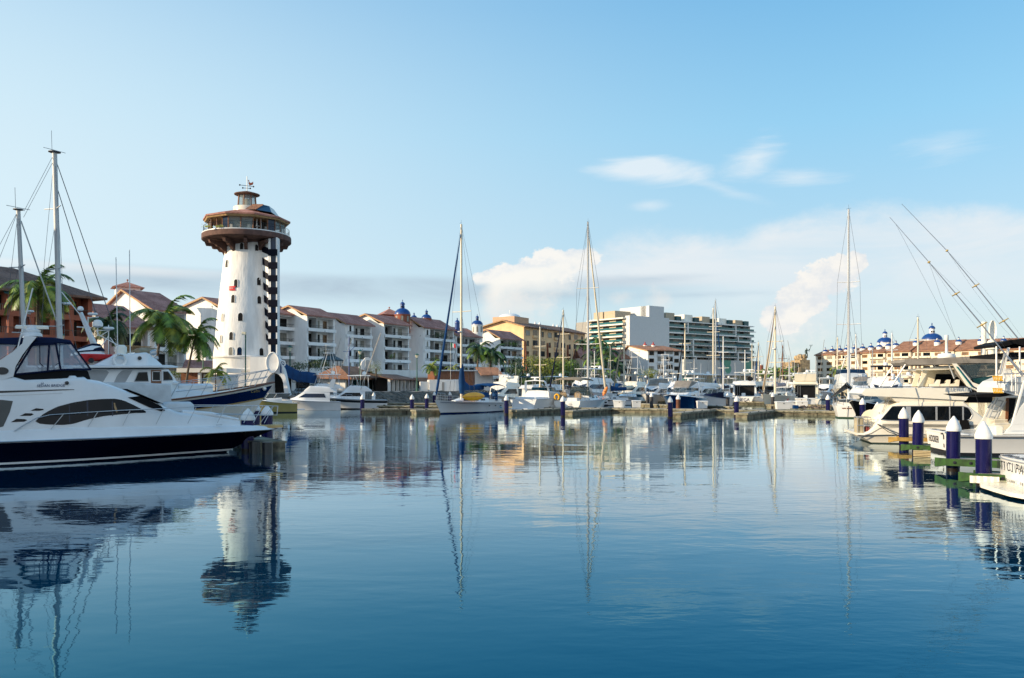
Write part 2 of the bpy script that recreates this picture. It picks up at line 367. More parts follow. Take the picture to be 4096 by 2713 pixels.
def land():
    e = [Vector((-55, -20, 0)), Vector((-55, 58, 0)), S0-U*62, S0-U*20, S0, S0+U*40, S0+U*90, S0+U*175, Vector((80, 330, 0)), Vector((160, 300, 0)), Vector((190, 240, 0)), Vector((400, 200, 0)),
         Vector((3000, 200, 0)), Vector((3000, 5000, 0)), Vector((-3000, 5000, 0)), Vector((-3000, -20, 0))]
    mb = MB(); mb.loft([[(p.x, p.y, -3) for p in e], [(p.x, p.y, QZ) for p in e]], True)
    mb.build('ground', EARTH, kind='structure')
    # promenade paving along the shore
    q = [S0-U*62, S0-U*20, S0, S0+U*40, S0+U*90, S0+U*175]; mb = MB()
    mb.loft([[(p.x, p.y, QZ+.004), (p.x-N.x*9, p.y-N.y*9, QZ+.004)] for p in q], False, False); mb.build('promenade', PAVE, kind='structure')
    # stone revetment sloping to the water
    mb = MB(); q = [S0+U*(-60+i*1.5) for i in range(155)]; rows = []
    for i, p in enumerate(q):
        r = []
        for j in range(7):
            t = j/6; o = N*(.1+t*4.2+random.uniform(-.25, .25)); r.append((p.x+o.x, p.y+o.y, lerp(QZ+.05, -.4, t)+random.uniform(-.16, .16)))
        rows.append(r)
    mb.loft(rows, False, False); mb.build('stone_revetment', STONE, label='long sloping revetment of dark rough stone under the promenade', cat='revetment')
land()
# ---------------------------------------------------------------- building helpers
def t_of(px, O=C0, d=U):
    k_ = (px-CX)/F; return (k_*O.y-O.x)/(d.x-k_*d.y)
def arch(w, h, n=7, z0=0.):
    r = w/2; return [(-r, z0), (r, z0)]+[(r*cos(pi*i/n), z0+h-r+r*sin(pi*i/n)) for i in range(n+1)]
def wallwin(parent, x, z, w_, h_, m=GLD, y=-.03, arched=False, frame=None, name='window', depth=.1, sill=None):
    """window on a wall in the plane y=const facing -y, as a part of its own; pane is proud of the wall by a few mm inside a frame"""
    pts = [(x+a, b) for a, b in (arch(w_, h_, z0=z) if arched else [(-w_/2, z), (w_/2, z), (w_/2, z+h_), (-w_/2, z+h_)])]
    if frame is None:
        mb = MB(); mb.prism([(a, y, b) for a, b in pts], (0, .02, 0)); return mb.build(name, m, parent)
    mb = MB(); cx, cz = x, z+h_/2; fw = .09
    o = [(a, b) for a, b in pts]; i_ = [(cx+(a-cx)*(1-2*fw/w_), cz+(b-cz)*(1-2*fw/h_)) for a, b in pts]
    mb.loft([[(a, y+.02, b) for a, b in o], [(a, y-.07, b) for a, b in o], [(a, y-.07, b) for a, b in i_], [(a, y-.01, b) for a, b in i_]], False)
    f = mb.build(name, frame, parent); mb = MB(); mb.poly([(a, y-.01, b) for a, b in i_]); mb.build('pane', m, f)
    return f
def gable_roof(parent, x0, x1, y0, y1, ze, zr, yr, over=.7, th=.28, m=TILE, name='roof', side='x'):
    """ridge runs along x at y=yr; eaves at y0 (front, low) and y1"""
    mb = MB(); sec = [(y0-over, ze-over*(zr-ze)/max(.1, yr-y0)), (yr, zr), (y1+over, ze-over*(zr-ze)/max(.1, y1-yr))]
    a = [(y, z+th) for y, z in sec]+[(y, z) for y, z in reversed(sec)]
    mb.loft([[(x0-over, y, z) for y, z in a], [(x1+over, y, z) for y, z in a]]); r = mb.build(name, m, parent)
    mb = MB()   # timber barge board and eave beam, a few mm proud
    for x in (x0-over-.05, ):
        for (ya, za), (yb, zb) in zip(sec, sec[1:]):
            mb.prism([(x, ya, za-.1), (x, yb, zb-.1), (x, yb, zb+th*.7), (x, ya, za+th*.7)], (.04, 0, 0))
    mb.build('barge_board', WOODT, r); return r
def condo(pxa, pxb, floors, ze, name_label, depth=14, O=C0, wallm=STUC, fh=None, z0=6.2, front=0., ridge=3.2, style=0, roofm=TILE, rd=.38, back=0., wing=False, hot=(), roof=True, leftwin=True, plants=True, arched=False):
    """a stepped condominium: side wall on the left, loggias with white parapets on the front.
    x runs along the front, -y is towards the water"""
    O2 = O+N*front; ta, tb = t_of(pxa, O2), t_of(pxb, O2); L = tb-ta; o = O2+U*ta
    b = thing('condominium', name_label, 'building', (o.x, o.y, 0), atan2(U.y, U.x), 'white condominiums stepped along the marina')
    fh = fh or (ze-z0)/floors; ld = 1.7
    mb = MB(); mb.box(0, L, ld, depth, QZ-1, ze-.02)
    # gable ends rise under the roof
    yr = depth*rd
    for xa in (0.002, L-.302):
        mb.prism([(xa, ld, ze-.1), (xa, depth, ze-.1), (xa, yr, ze+ridge-.02)], (.3, 0, 0))
    mb.build('wall', wallm, b)
    for xa, xb in ((-.003, .4), (L-.4, L+.003)): mb = MB(); mb.box(xa, xb, -.02, ld+.003, QZ-1, ze-.05); mb.build('side_pier', wallm, b)
    if roof: gable_roof(b, 0, L, 0, depth, ze, ze+ridge, yr, m=roofm)
    mb = MB()
    for i in range(floors+1):
        z = z0+i*fh
        if i == floors: mb.box(.4, L-.4, .05, ld, z-.55, z-.06); break
        # slab + parapet as one curved-corner trough
        mb.box(.4, L-.4, -.5 if style else -.35, ld, z-.25, z+.0); mb.box(.0, L, -.62 if style else -.45, -.3, z-.42, z+.32)
        for xa, xb, s in ((.4, 1.0, 1), (L-.4, L-1.0, -1)):
            mb.prism([(xa, -.02, z+.32), (xb, -.02, z+.32), (xa+.12*s, -.02, z+.55), (xa, -.02, z+1.0)], (0, .3, 0))
    mb.build('balcony_parapets', wallm, b)
    if arched:
        mb = MB(); mb.box(.404, 2.6, -.3, ld, z0, ze-.08); mb.build('front_pier', wallm, b)
        for i in range(floors): wallwin(b, 1.3, z0+i*fh+.9, .9, 1.7, DARK if i % 2 else CURT, -.33, True, frame=W)
    if L > 6:
        for i in range(1, floors):
            if random.random() < .5: mb = MB(); mb.bbox(L-1.5, L-.7, -.1, .3, z0+i*fh+.33, z0+i*fh+.95, .05); mb.build('air_conditioner', GREYB, b)
            if random.random() < .7: mb = MB(); mb.lathe([(.04, 0), (.05, .7), (.45, .72), (.45, .76)], (L*random.uniform(.35, .7), .7, z0+i*fh), 10); mb.build('balcony_table', W, b)
            mb = MB(); mb.tube([(L*.55, -.62, z0+i*fh-.2), (L*.55, -.95, z0+i*fh-.25)], .06, 6); mb.build('rain_spout', BLK, b)
    for i in range(floors):
        rail = MB(); z = z0+i*fh; wn = L-.8; n = 3 if wn > 7 else 2
        mb = MB(); mb.box(.42, L-.42, ld-.06, ld-.02, z, z+fh-.3); 
        # openings: glazed doors, each a window part
        xs = [.7]; 
        if n == 2: spans = [(.6, .5*L), (.5*L+.4, L-.9)]
        else: spans = [(.6, .34*L), (.34*L+.4, .68*L-.3), (.68*L+.5, L-.8)]
        for j, (a, c) in enumerate(spans):
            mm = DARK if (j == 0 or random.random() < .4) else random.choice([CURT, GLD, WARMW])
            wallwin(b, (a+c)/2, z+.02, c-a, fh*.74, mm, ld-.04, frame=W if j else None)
        if n == 3:
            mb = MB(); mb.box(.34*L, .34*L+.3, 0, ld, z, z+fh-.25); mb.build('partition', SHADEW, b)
        for q in range(int(wn/.28)):
            x = .55+q*.28
            if x < L-.6: rail.box(x, x+.03, -.36, -.33, z+.3, z+1.0)
        rail.box(.5, L-.5, -.38, -.32, z+1.0, z+1.06); rail.build('railing', BLK, b)
    if plants:
        for i in range(floors):
            if random.random() < (.9 if i in hot else .35):
                z = z0+i*fh; mb = MB(); x = random.uniform(.25, .85)*L; ww = 1.2 if i not in hot else L*.38; x = x if i not in hot else L/2
                for q in range(60 if i not in hot else 260):
                    c = Vector((x+random.gauss(0, .5)*ww, -.1+random.gauss(0, .25), z+.8+abs(random.gauss(0, .45)))); 
                    d = Vector((random.gauss(0, .3), random.gauss(0, .2), random.gauss(0, .25)))
                    mb.add([c, c+d, c+d+Vector((.05, .05, .18))], [(0, 1, 2)])
                mb.build('potted_plants', random.choice([LEAF, LEAFD]), b)
    if leftwin:
        pass
    return b, o, L
# each unit: photo pixels of its front corners, floors, eave height, how far it stands forward
sc_ = 182/150.
condo(616, 745, 3, 17.6, 'white condominium with square rooftop cupola, left of the lighthouse', depth=17, front=-3, ridge=4.2, z0=6.5, rd=.55)
condo(895, 1178, 4, 19.4, 'white condominium partly hidden behind the lighthouse shaft', depth=16, front=-4.4, ridge=2.4)
condo(1228, 1338, 4, 19.2, 'white condominium with four balconies, first one right of the lighthouse', depth=14, ridge=2.2, style=1)
condo(1382, 1486, 4, 18.2, 'white condominium second right of the lighthouse, behind the shrine arch', depth=14, ridge=2.6, front=-.6, arched=True)
condo(1535, 1636, 4, 19.0, 'white condominium third right of the lighthouse, below the largest blue dome', depth=15, ridge=2.4, front=.9, style=1)
condo(1694, 1815, 4, 19.0, 'wide white condominium with plants filling its top balcony', depth=14, ridge=2.8, front=1.2, hot=(3,), arched=True)
condo(1825, 1920, 4, 17.8, 'white condominium behind the mast of the blue-covered sailboat', depth=14, ridge=2.6, front=-.5)
condo(2000, 2088, 4, 17.9, 'last white condominium before the yellow hotel, palms in front', depth=13, ridge=2.6, front=1.6, hot=(3,))
# podium of shops under the condominiums
def podium():
    o = C0+N*7+U*(-10); L = 110
    b = thing('shop_podium', 'long low white podium with shops below the condominium terraces', 'building', (o.x, o.y, 0), atan2(U.y, U.x))
    mb = MB(); mb.box(0, L, 1.5, 9, QZ-.5, 6.0); mb.box(0, L, 0, 9, 4.9, 6.1); mb.box(0, L, -.15, .1, 5.3, 6.9); mb.build('wall', STUC, b)
    x = 1.
    while x < L-4:
        ww = random.choice([2.6, 3.4, 4.2]); wallwin(b, x+ww/2, QZ+.1, ww, 2.5, random.choice([DARK, GLD, CURT, DARK, GLT]), 1.46, frame=W, name='shop_window'); x += ww+.5
        mb = MB(); mb.box(x-.45, x-.1, .1, .45, QZ, 4.9); mb.build('pillar', W, b)
    for x0, x1, m in ((18, 27, BLUEC), (40, 52, TILEO), (62, 71, TILEO), (80, 92, TERRA)):
        mb = MB(); mb.prism([(x0, 0.1, 4.9), (x0, -2.2, 3.9), (x0, -2.2, 4.0), (x0, .1, 5.1)], (x1-x0, 0, 0)); mb.build('awning', m, b)
podium()
def shop_roof():
    D_ = 160; o = GX(1392, D_-8)
    b = thing('shop', 'low waterside shop with spreading orange tiled roof and glass front', 'building', (o.x, o.y, 0), atan2(U.y, U.x)+.25)
    L = 15
    mb = MB(); mb.box(.4, L-.4, .8, 7, QZ-.3, 4.6); mb.build('wall', W, b)
    mb = MB(); mb.loft([[(-.9, -1.2, 4.3), (L+.9, -1.2, 4.3), (L+.9, 7.5, 4.5), (-.9, 7.5, 4.5)], [(-.9, -1.2, 4.55), (L+.9, -1.2, 4.55), (L+.9, 7.5, 4.7), (-.9, 7.5, 4.7)], [(3, 3.6, 7.0), (L-5, 3.6, 7.0), (L-5, 4.2, 7.0), (3, 4.2, 7.0)]]); mb.build('roof', TILEO, b)
    for i in range(6): wallwin(b, 1.6+i*2.3, QZ+.1, 2.0, 2.2, [CURT, GLT, DARK][i % 3], .76, frame=W, name='shop_window')
shop_roof()
def pergola_bar():
    o = GX(1560, 158)
    b = thing('waterside_bar', 'open waterside bar with white columns under a brown tiled eave', 'building', (o.x, o.y, 0), atan2(U.y, U.x)+.35)
    mb = MB(); mb.box(0, 15, 3, 3.3, QZ-.3, 4.6); mb.build('back_wall', DARK, b)
    mb = MB(); mb.prism([(-.5, -.8, 4.2), (-.5, 4, 5.3), (-.5, 4, 5.5), (-.5, -.8, 4.4)], (16, 0, 0)); mb.build('roof', TILEB, b)
    for i in range(7):
        mb = MB(); mb.box(i*2.4, i*2.4+.5, 0, .5, QZ, 4.35); mb.build('column', W, b)
    o = GX(1716, 160); b = thing('white_utility_block', 'plain white boxy block on the promenade behind the blue-striped sailboat bow', 'building', (o.x, o.y, 0), .2)
    mb = MB(); mb.bbox(0, 5.6, 0, 4, QZ-.3, 4.3, .08); mb.bbox(-1.6, -.02, .6, 4, QZ-.3, 3.9, .08); mb.build('wall', W, b)
    mb = MB(); mb.box(2.6, 3.1, -.03, -.01, QZ, 3.8); mb.build('door', GREYB, b)
pergola_bar()
def brown_block():
    o = GX(1738, 170); b = thing('restaurant', 'brown walled restaurant front with white columns right of the bar', 'building', (o.x, o.y, 0), .35)
    mb = MB(); mb.box(0, 9, 0, 6, QZ-.3, 6.2); mb.build('wall', WOOD, b)
    mb = MB(); mb.box(4.2, 5.6, -.06, -.01, QZ, 4.4); mb.build('door', W, b)
    mb = MB(); mb.box(8.95, 13, -.4, 6, QZ-.3, 6.3); mb.box(-.3, 9.4, -.9, -.02, 6.2, 6.45); mb.build('side_wall', CONC, b)
    mb = MB(); mb.prism([(9.5, -3, 5.2), (9.5, 1.0, 6.9), (9.5, 1.0, 7.1), (9.5, -3, 5.4)], (5, 0, 0)); mb.build('roof', TILEO, b)
brown_block()
# domes along the ridge
def dome(px, D_, r, zb, drum, label, dm=TERRA, dh=2.2, lant=True, cat='dome', sz=.82, group=None, m=BLUED, win=True, wl=True, dd=3):
    o = GX(px, D_); b = thing('tiled_dome', label, cat, (o.x, o.y, zb), .4, group)
    mb = MB(); mb.lathe([(r*1.0, -dh-dd), (r*1.0, -.25), (r*1.08, -.2), (r*1.08, 0)], n=20); mb.build('drum', dm, b, 40)
    mb = MB(); mb.dome((0, 0, .002), r*1.04, 22, sz); d = mb.build('cupola', m, b, 50)
    if lant:
        mb = MB(); mb.lathe([(r*.3, 0), (r*.27, r*.12), (r*.27, r*.5), (r*.34, r*.52)], (0, 0, r*sz*.97), 12); mb.build('lantern', m if wl else W, b, 40)
        mb = MB(); mb.dome((0, 0, r*sz*.97+r*.52), r*.33, 12, 1.); mb.tube([(0, 0, r*sz+r*.8), (0, 0, r*sz+r*1.12)], r*.04); mb.ball((0, 0, r*sz+r*1.0), r*.07, 6); mb.build('lantern_cap', m, b, 50)
        if r > 1.2:
            for k_ in range(5):
                a = -2.6+k_*.75; mb = MB(); p = Vector((cos(a), sin(a), 0))*r*.275; t_ = Vector((-sin(a), cos(a), 0))
                mb.poly([p-t_*r*.07+Vector((0, 0, r*sz*1.05)), p+t_*r*.07+Vector((0, 0, r*sz*1.05)), p+t_*r*.07+Vector((0, 0, r*sz*1.35)), p-t_*r*.07+Vector((0, 0, r*sz*1.35))]); mb.build('lantern_opening', DARK, b)
    if win:
        for k_ in range(4):
            a = -2.7+k_*.8; p = Vector((cos(a), sin(a), 0))*(r*1.012); t_ = Vector((-sin(a), cos(a), 0)); mb = MB()
            mb.poly([p+t_*x+Vector((0, 0, z-dh)) for x, z in arch(r*.34, dh*.75, z0=.1)]); mb.build('window', CURT, b)
    return b
def zz(py, D_): return H-(py-YH)/F*D_
dome(1610, 217, 2.1, zz(1259, 217), 0, 'largest blue dome with lantern on a terracotta drum above the white condominiums', dh=2.1)
dome(1706, 228, 1.4, zz(1274, 228), 0, 'smaller blue dome on a terracotta drum, next right of the largest dome', dh=.9, win=False)
dome(1656, 250, .9, zz(1271, 250), 0, 'small blue cupola tip behind the roofs between two bigger domes', dh=.6, win=False, lant=True)
dome(1829, 236, .7, zz(1292, 236), 0, 'narrow blue turret dome beside the furled blue sail', dm=BLUED, dh=1.4, win=False, sz=1.2)
dome(1909, 246, 1.7, zz(1300, 246), 0, 'blue dome on a white drum above the last white condominiums', dm=W, dh=2.4)
b = thing('pyramid_roof_turret', 'terracotta tiled pyramid turret left of the largest blue dome', 'turret', tuple(GX(1557, 226)), .5)
mb = MB(); mb.box(-2.6, 2.6, -2.6, 2.6, 10, zz(1262, 226)); mb.build('wall', TERRA, b)
mb = MB(); z = zz(1262, 226); mb.loft([[(-3.2, -3.2, z), (3.2, -3.2, z), (3.2, 3.2, z), (-3.2, 3.2, z)], [(-.05, -.05, z+1.9), (.05, -.05, z+1.9), (.05, .05, z+1.9), (-.05, .05, z+1.9)]]); mb.ball((0, 0, z+2.2), .25, 8); mb.build('roof', TILE, b)
# cupola tower on the left condominium
def cupola():
    D_ = 165; o = GX(510, D_); z = zz(1176, D_)
    b = thing('rooftop_cupola', 'square white cupola with tiled cap and round windows on the left condominium roof', 'cupola', (o.x, o.y, 0), .54)
    mb = MB(); mb.box(-2.2, 2.2, -2.2, 2.2, z-3, zz(1154, D_)); mb.build('wall', STUC, b)
    zt = zz(1154, D_); mb = MB(); mb.loft([[(-3, -3, zt), (3, -3, zt), (3, 3, zt), (-3, 3, zt)], [(-.1, -.1, zt+1.3), (.1, -.1, zt+1.3), (.1, .1, zt+1.3), (-.1, .1, zt+1.3)]]); mb.tube([(0, 0, zt+1.2), (0, 0, zt+1.9)], .08); mb.ball((0, 0, zt+1.7), .2, 8); mb.build('roof', TILE, b)
    for x in (-1., 1.): wallwin(b, x, z-.6, 1.0, 1.3, DARK, -2.23, True)
cupola()
# lit side gable and the lower wing in front of the left condominium
def wing():
    O2 = C0+N*2; ta, tb = t_of(455, O2), t_of(600, O2); o = O2+U*ta; L = tb-ta
    b = thing('condominium_wing', 'lower white wing with brown balcony front, left of the tall palm', 'building', (o.x, o.y, 0), atan2(U.y, U.x))
    mb = MB(); mb.box(0, L, 1.5, 13, QZ-1, 13.6); mb.box(-.003, .5, 0, 1.5, QZ-1, 13.5); mb.box(L-.5, L+.003, 0, 1.5, QZ-1, 13.5); mb.prism([(0.002, 1.5, 13.5), (.002, 13, 13.5), (.002, 9, 17.5)], (.3, 0, 0)); mb.build('wall', STUC, b)
    gable_roof(b, 0, L, 0, 13, 13.6, 17.9, 9)
    mb = MB(); mb.box(0, L, -.5, 1.5, 8.2, 9.1); mb.build('balcony_slab', STUC, b)
    mb = MB(); [mb.box(.2+i*.2, .3+i*.2, -.5, -.45, 9.1, 10.2) for i in range(int((L-.4)/.2))]; mb.box(0, L, -.52, -.42, 10.15, 10.3); mb.build('balustrade', WOODT, b)
    for i, (x, z, w_, h_, m, a) in enumerate([(L*.2, 4, 1.7, 3, CURT, False), (L*.55, 4, 3, 3.2, DARK, False), (L*.85, 4, 1.6, 2.6, WARMW, False), (L*.2, 9.3, 1.7, 3, CURT, False), (L*.6, 9.3, 4, 3.2, DARK, False)]):
        wallwin(b, x, z, w_, h_, m, 1.46, a, frame=WOODT if m is not DARK else None)
    # terrace with palms in front
    o = GX(585, 148); b = thing('terrace_house', 'single storey white terrace block with dark doorways under the palms', 'building', (o.x, o.y, 0), .45)
    mb = MB(); mb.box(0, 9, 0, 7, QZ-1, 6.0); mb.box(-.2, 9.2, -.3, 7, 5.9, 6.8); mb.build('wall', STUC, b)
    for x, w_, a in ((1.6, 1.6, False), (4.0, 1.4, True), (6.4, 1.0, True)): wallwin(b, x, QZ+.2, w_, 2.9, DARK, -.03, a, name='doorway')
    mb = MB(); mb.box(.0, 9.4, -1.6, -.3, 6.3, 6.5); mb.build('eave', WOODT, b)
    o = GX(737, 150); b = thing('white_annexe', 'white annexe with arched and square openings left of the lighthouse foot', 'building', (o.x, o.y, 0), .3)
    mb = MB(); mb.box(0, 7.2, 0, 6, QZ-1, 6.2); mb.build('wall', STUC, b)
    mb = MB(); mb.prism([(-.3, -.7, 6.5), (7.4, -.7, 6.2), (7.4, -.7, 6.0), (-.3, -.7, 6.3)], (0, 6, 1.7)); mb.build('roof', TILE, b)
    wallwin(b, 1.7, QZ+.5, 1.6, 2.4, DARK, -.03, True); wallwin(b, 4.9, 3.3, 1.4, 1.8, DARK, -.03)
wing()
# ---------------------------------------------------------------- terracotta building at the left edge
def red_building():
    O2 = GX(300, 128); ta = t_of(-14, O2, U); tb = t_of(385, O2, U); o = O2+U*ta; L = tb-ta; s = 128/109.
    b = thing('terracotta_apartments', 'terracotta red apartment block with brown tiled roof behind the ketch masts', 'building', (o.x, o.y, 0), atan2(U.y, U.x))
    ze = zz(1204, 136); mb = MB(); mb.box(0, L, 1.8, 15, QZ-1, ze); mb.build('wall', TERRA, b)
    zr = ze+4.4
    mb = MB(); mb.loft([[(-1, -1.2, ze-.35), (L+1.2, -1.2, ze-.35), (L+1.2, 16, ze-.35), (-1, 16, ze-.35)], [(-1, -1.2, ze), (L+1.2, -1.2, ze), (L+1.2, 16, ze), (-1, 16, ze)], [(-1, 8, zr), (L-9, 8, zr), (L-9, 8.2, zr), (-1, 8.2, zr)]]); mb.build('roof', TILEB, b)
    fl = [zz(y, 128) for y in (1268, 1352, 1440)]
    for z in fl:
        mb = MB(); mb.box(0, L, -.3, 1.8, z-.55, z+.25); mb.build('balcony_slab', TERRA, b)
        mb = MB(); n = int(L/.3); [mb.box(.1+i*.3, .13+i*.3, -.25, -.2, z+.25, z+1.1) for i in range(n)]; mb.box(0, L, -.27, -.18, z+1.1, z+1.18); mb.build('railing', BLK, b)
        x = .6; j = 0
        while x < L-2.5:
            w_ = [2.6, 1.2, 2.2][j % 3]; wallwin(b, x+w_/2, z+.28, w_, 2.4, [GLD, DARK, CURT][(j*2+1) % 3], 1.75, arched=(j % 3 == 1)); x += w_+1.3; j += 1
    for i in range(5):
        x = L*(i+.5)/5; mb = MB(); mb.box(x, x+.7, -.25, 1.8, QZ-1, ze-.3); mb.build('column', TERRA, b)
    mb = MB(); mb.prism([(t_of(0, O2, U)-ta, -.3, fl[0]+3.4), (t_of(0, O2, U)-ta, -1.4, fl[0]+2.6), (t_of(0, O2, U)-ta, -1.3, fl[0]+2.6), (t_of(0, O2, U)-ta, -.2, fl[0]+3.4)], (9, 0, 0)); mb.build('awning', mat('dark_green_canvas', (.005, .04, .035), .8), b)
    d = thing('satellite_dish', 'grey satellite dish on the terracotta block roof', 'satellite dish', tuple(P(16, 1130, 128))); mb = MB()
    mb.lathe([(.01, 0), (.5, .08), (.95, .3), (.95, .34), (.5, .14), (.01, .06)], n=16); q = mb.build('dish', GREYB, d); q.rotation_euler = (1.3, 0, .5)
    mb = MB(); mb.tube([(0, 0, 0), (.9, .2, -.2), (.9, .2, -1.6)], .05); mb.build('bracket', GREYB, d)
    mb = MB(); mb.box(-.01, 1.8, -.04, .0, 0, .65); sg = mb.build('for_sale_sign', W, label='small white and red sign on the balcony of the terracotta block', cat='sign'); sg.location = P(8, 1324, 126.9); sg.rotation_euler = (0, 0, .9)
    # unseen block added beyond the left edge to cast shade on the near boats
    b = thing('shade_block', 'tall white apartment block added out of view on the left shore to shade the near boats', 'building', (-76, 2, 0), pi/2)
    mb = MB(); mb.box(0, 62, -17, 0, -1, 22); mb.build('wall', STUC, b)
    for i in range(6):
        mb = MB(); mb.box(0, 62, -17.8, -17.02, 3.4+i*3.1, 4.3+i*3.1); mb.build('balcony', STUC, b)
        mb = MB(); mb.box(1, 61, -17.06, -17.01, 4.35+i*3.1, 6.2+i*3.1); mb.build('glazing', GLD, b)
    mb = MB(); mb.loft([[(-1, -18, 22), (63, -18, 22), (63, 1, 22), (-1, 1, 22)], [(4, -9, 25.5), (58, -9, 25.5), (58, -8, 25.5), (4, -8, 25.5)]]); mb.build('roof', TILE, b)
red_building()
# ---------------------------------------------------------------- yellow hotel
def yellow():
    D_ = 274; O2 = GX(2095, D_); u = Vector((.52, .85, 0)).normalized()
    L = t_of(2340, O2, u); ang = atan2(u.y, u.x)
    b = thing('yellow_hotel', 'long yellow hotel with brown tiled roof, brick pilasters and five rows of windows', 'building', tuple(O2), ang)
    ze = zz(1306, D_); zb = QZ-1; dp = 18; yr = 8
    mb = MB(); mb.box(0, L, 0, dp, zb, ze); zr = ze+2.3
    mb.prism([(0.002, 0, ze-.05), (.002, dp, ze-.05), (.002, yr, zr)], (.4, 0, 0)); mb.build('wall', YEL, b)
    gable_roof(b, 0, L, 0, dp, ze+.05, zr, yr, over=1.2, m=TILEB)
    fh = (ze-5.0)/5; n = 9; cw = L/n
    for i in range(5):
        z = 5.0+i*fh-.3
        for j in range(n):
            x = (j+.5)*cw
            if j in (1, 4, 7) or (i < 4 and j in (2, 5)):
                # loggia: deep dark opening with low parapet
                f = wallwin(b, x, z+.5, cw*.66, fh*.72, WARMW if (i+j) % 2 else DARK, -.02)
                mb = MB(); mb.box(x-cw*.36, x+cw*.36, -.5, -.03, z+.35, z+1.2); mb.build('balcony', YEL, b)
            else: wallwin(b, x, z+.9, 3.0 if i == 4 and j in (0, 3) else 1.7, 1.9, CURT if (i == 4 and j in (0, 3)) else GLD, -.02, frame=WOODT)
    for j in (0, 3, 6):
        x = j*cw+cw*.08; mb = MB(); mb.prism([(x, -1.5, zb), (x, -.01, zb), (x, -.01, ze-5), (x, -.35, ze-5)], (.55, 0, 0)); mb.build('brick_pilaster', mat('old_brick', (.25, .09, .05), .9, var=.4, scale=3), b)
    mb = MB(); mb.box(2, 12, 5, 14, zr-2, zr+1.6); mb.build('penthouse', PINKST, b)
    mb = MB(); mb.dome((7, 10, zr+1.5), 4., 24, .42); mb.tube([(7, 10, zr+3), (7, 10, zr+4.3)], .12); mb.build('white_dome', W, b, 50)
    for x in (L*.5, L*.57, L*.8, L*.87):
        mb = MB(); mb.lathe([(.55, -1.5), (.55, .5), (.6, .55), (.3, 1.2), (.04, 1.7)], (x, 9, zr-.2), 10); mb.build('chimney_cap', W, b, 40)
yellow()
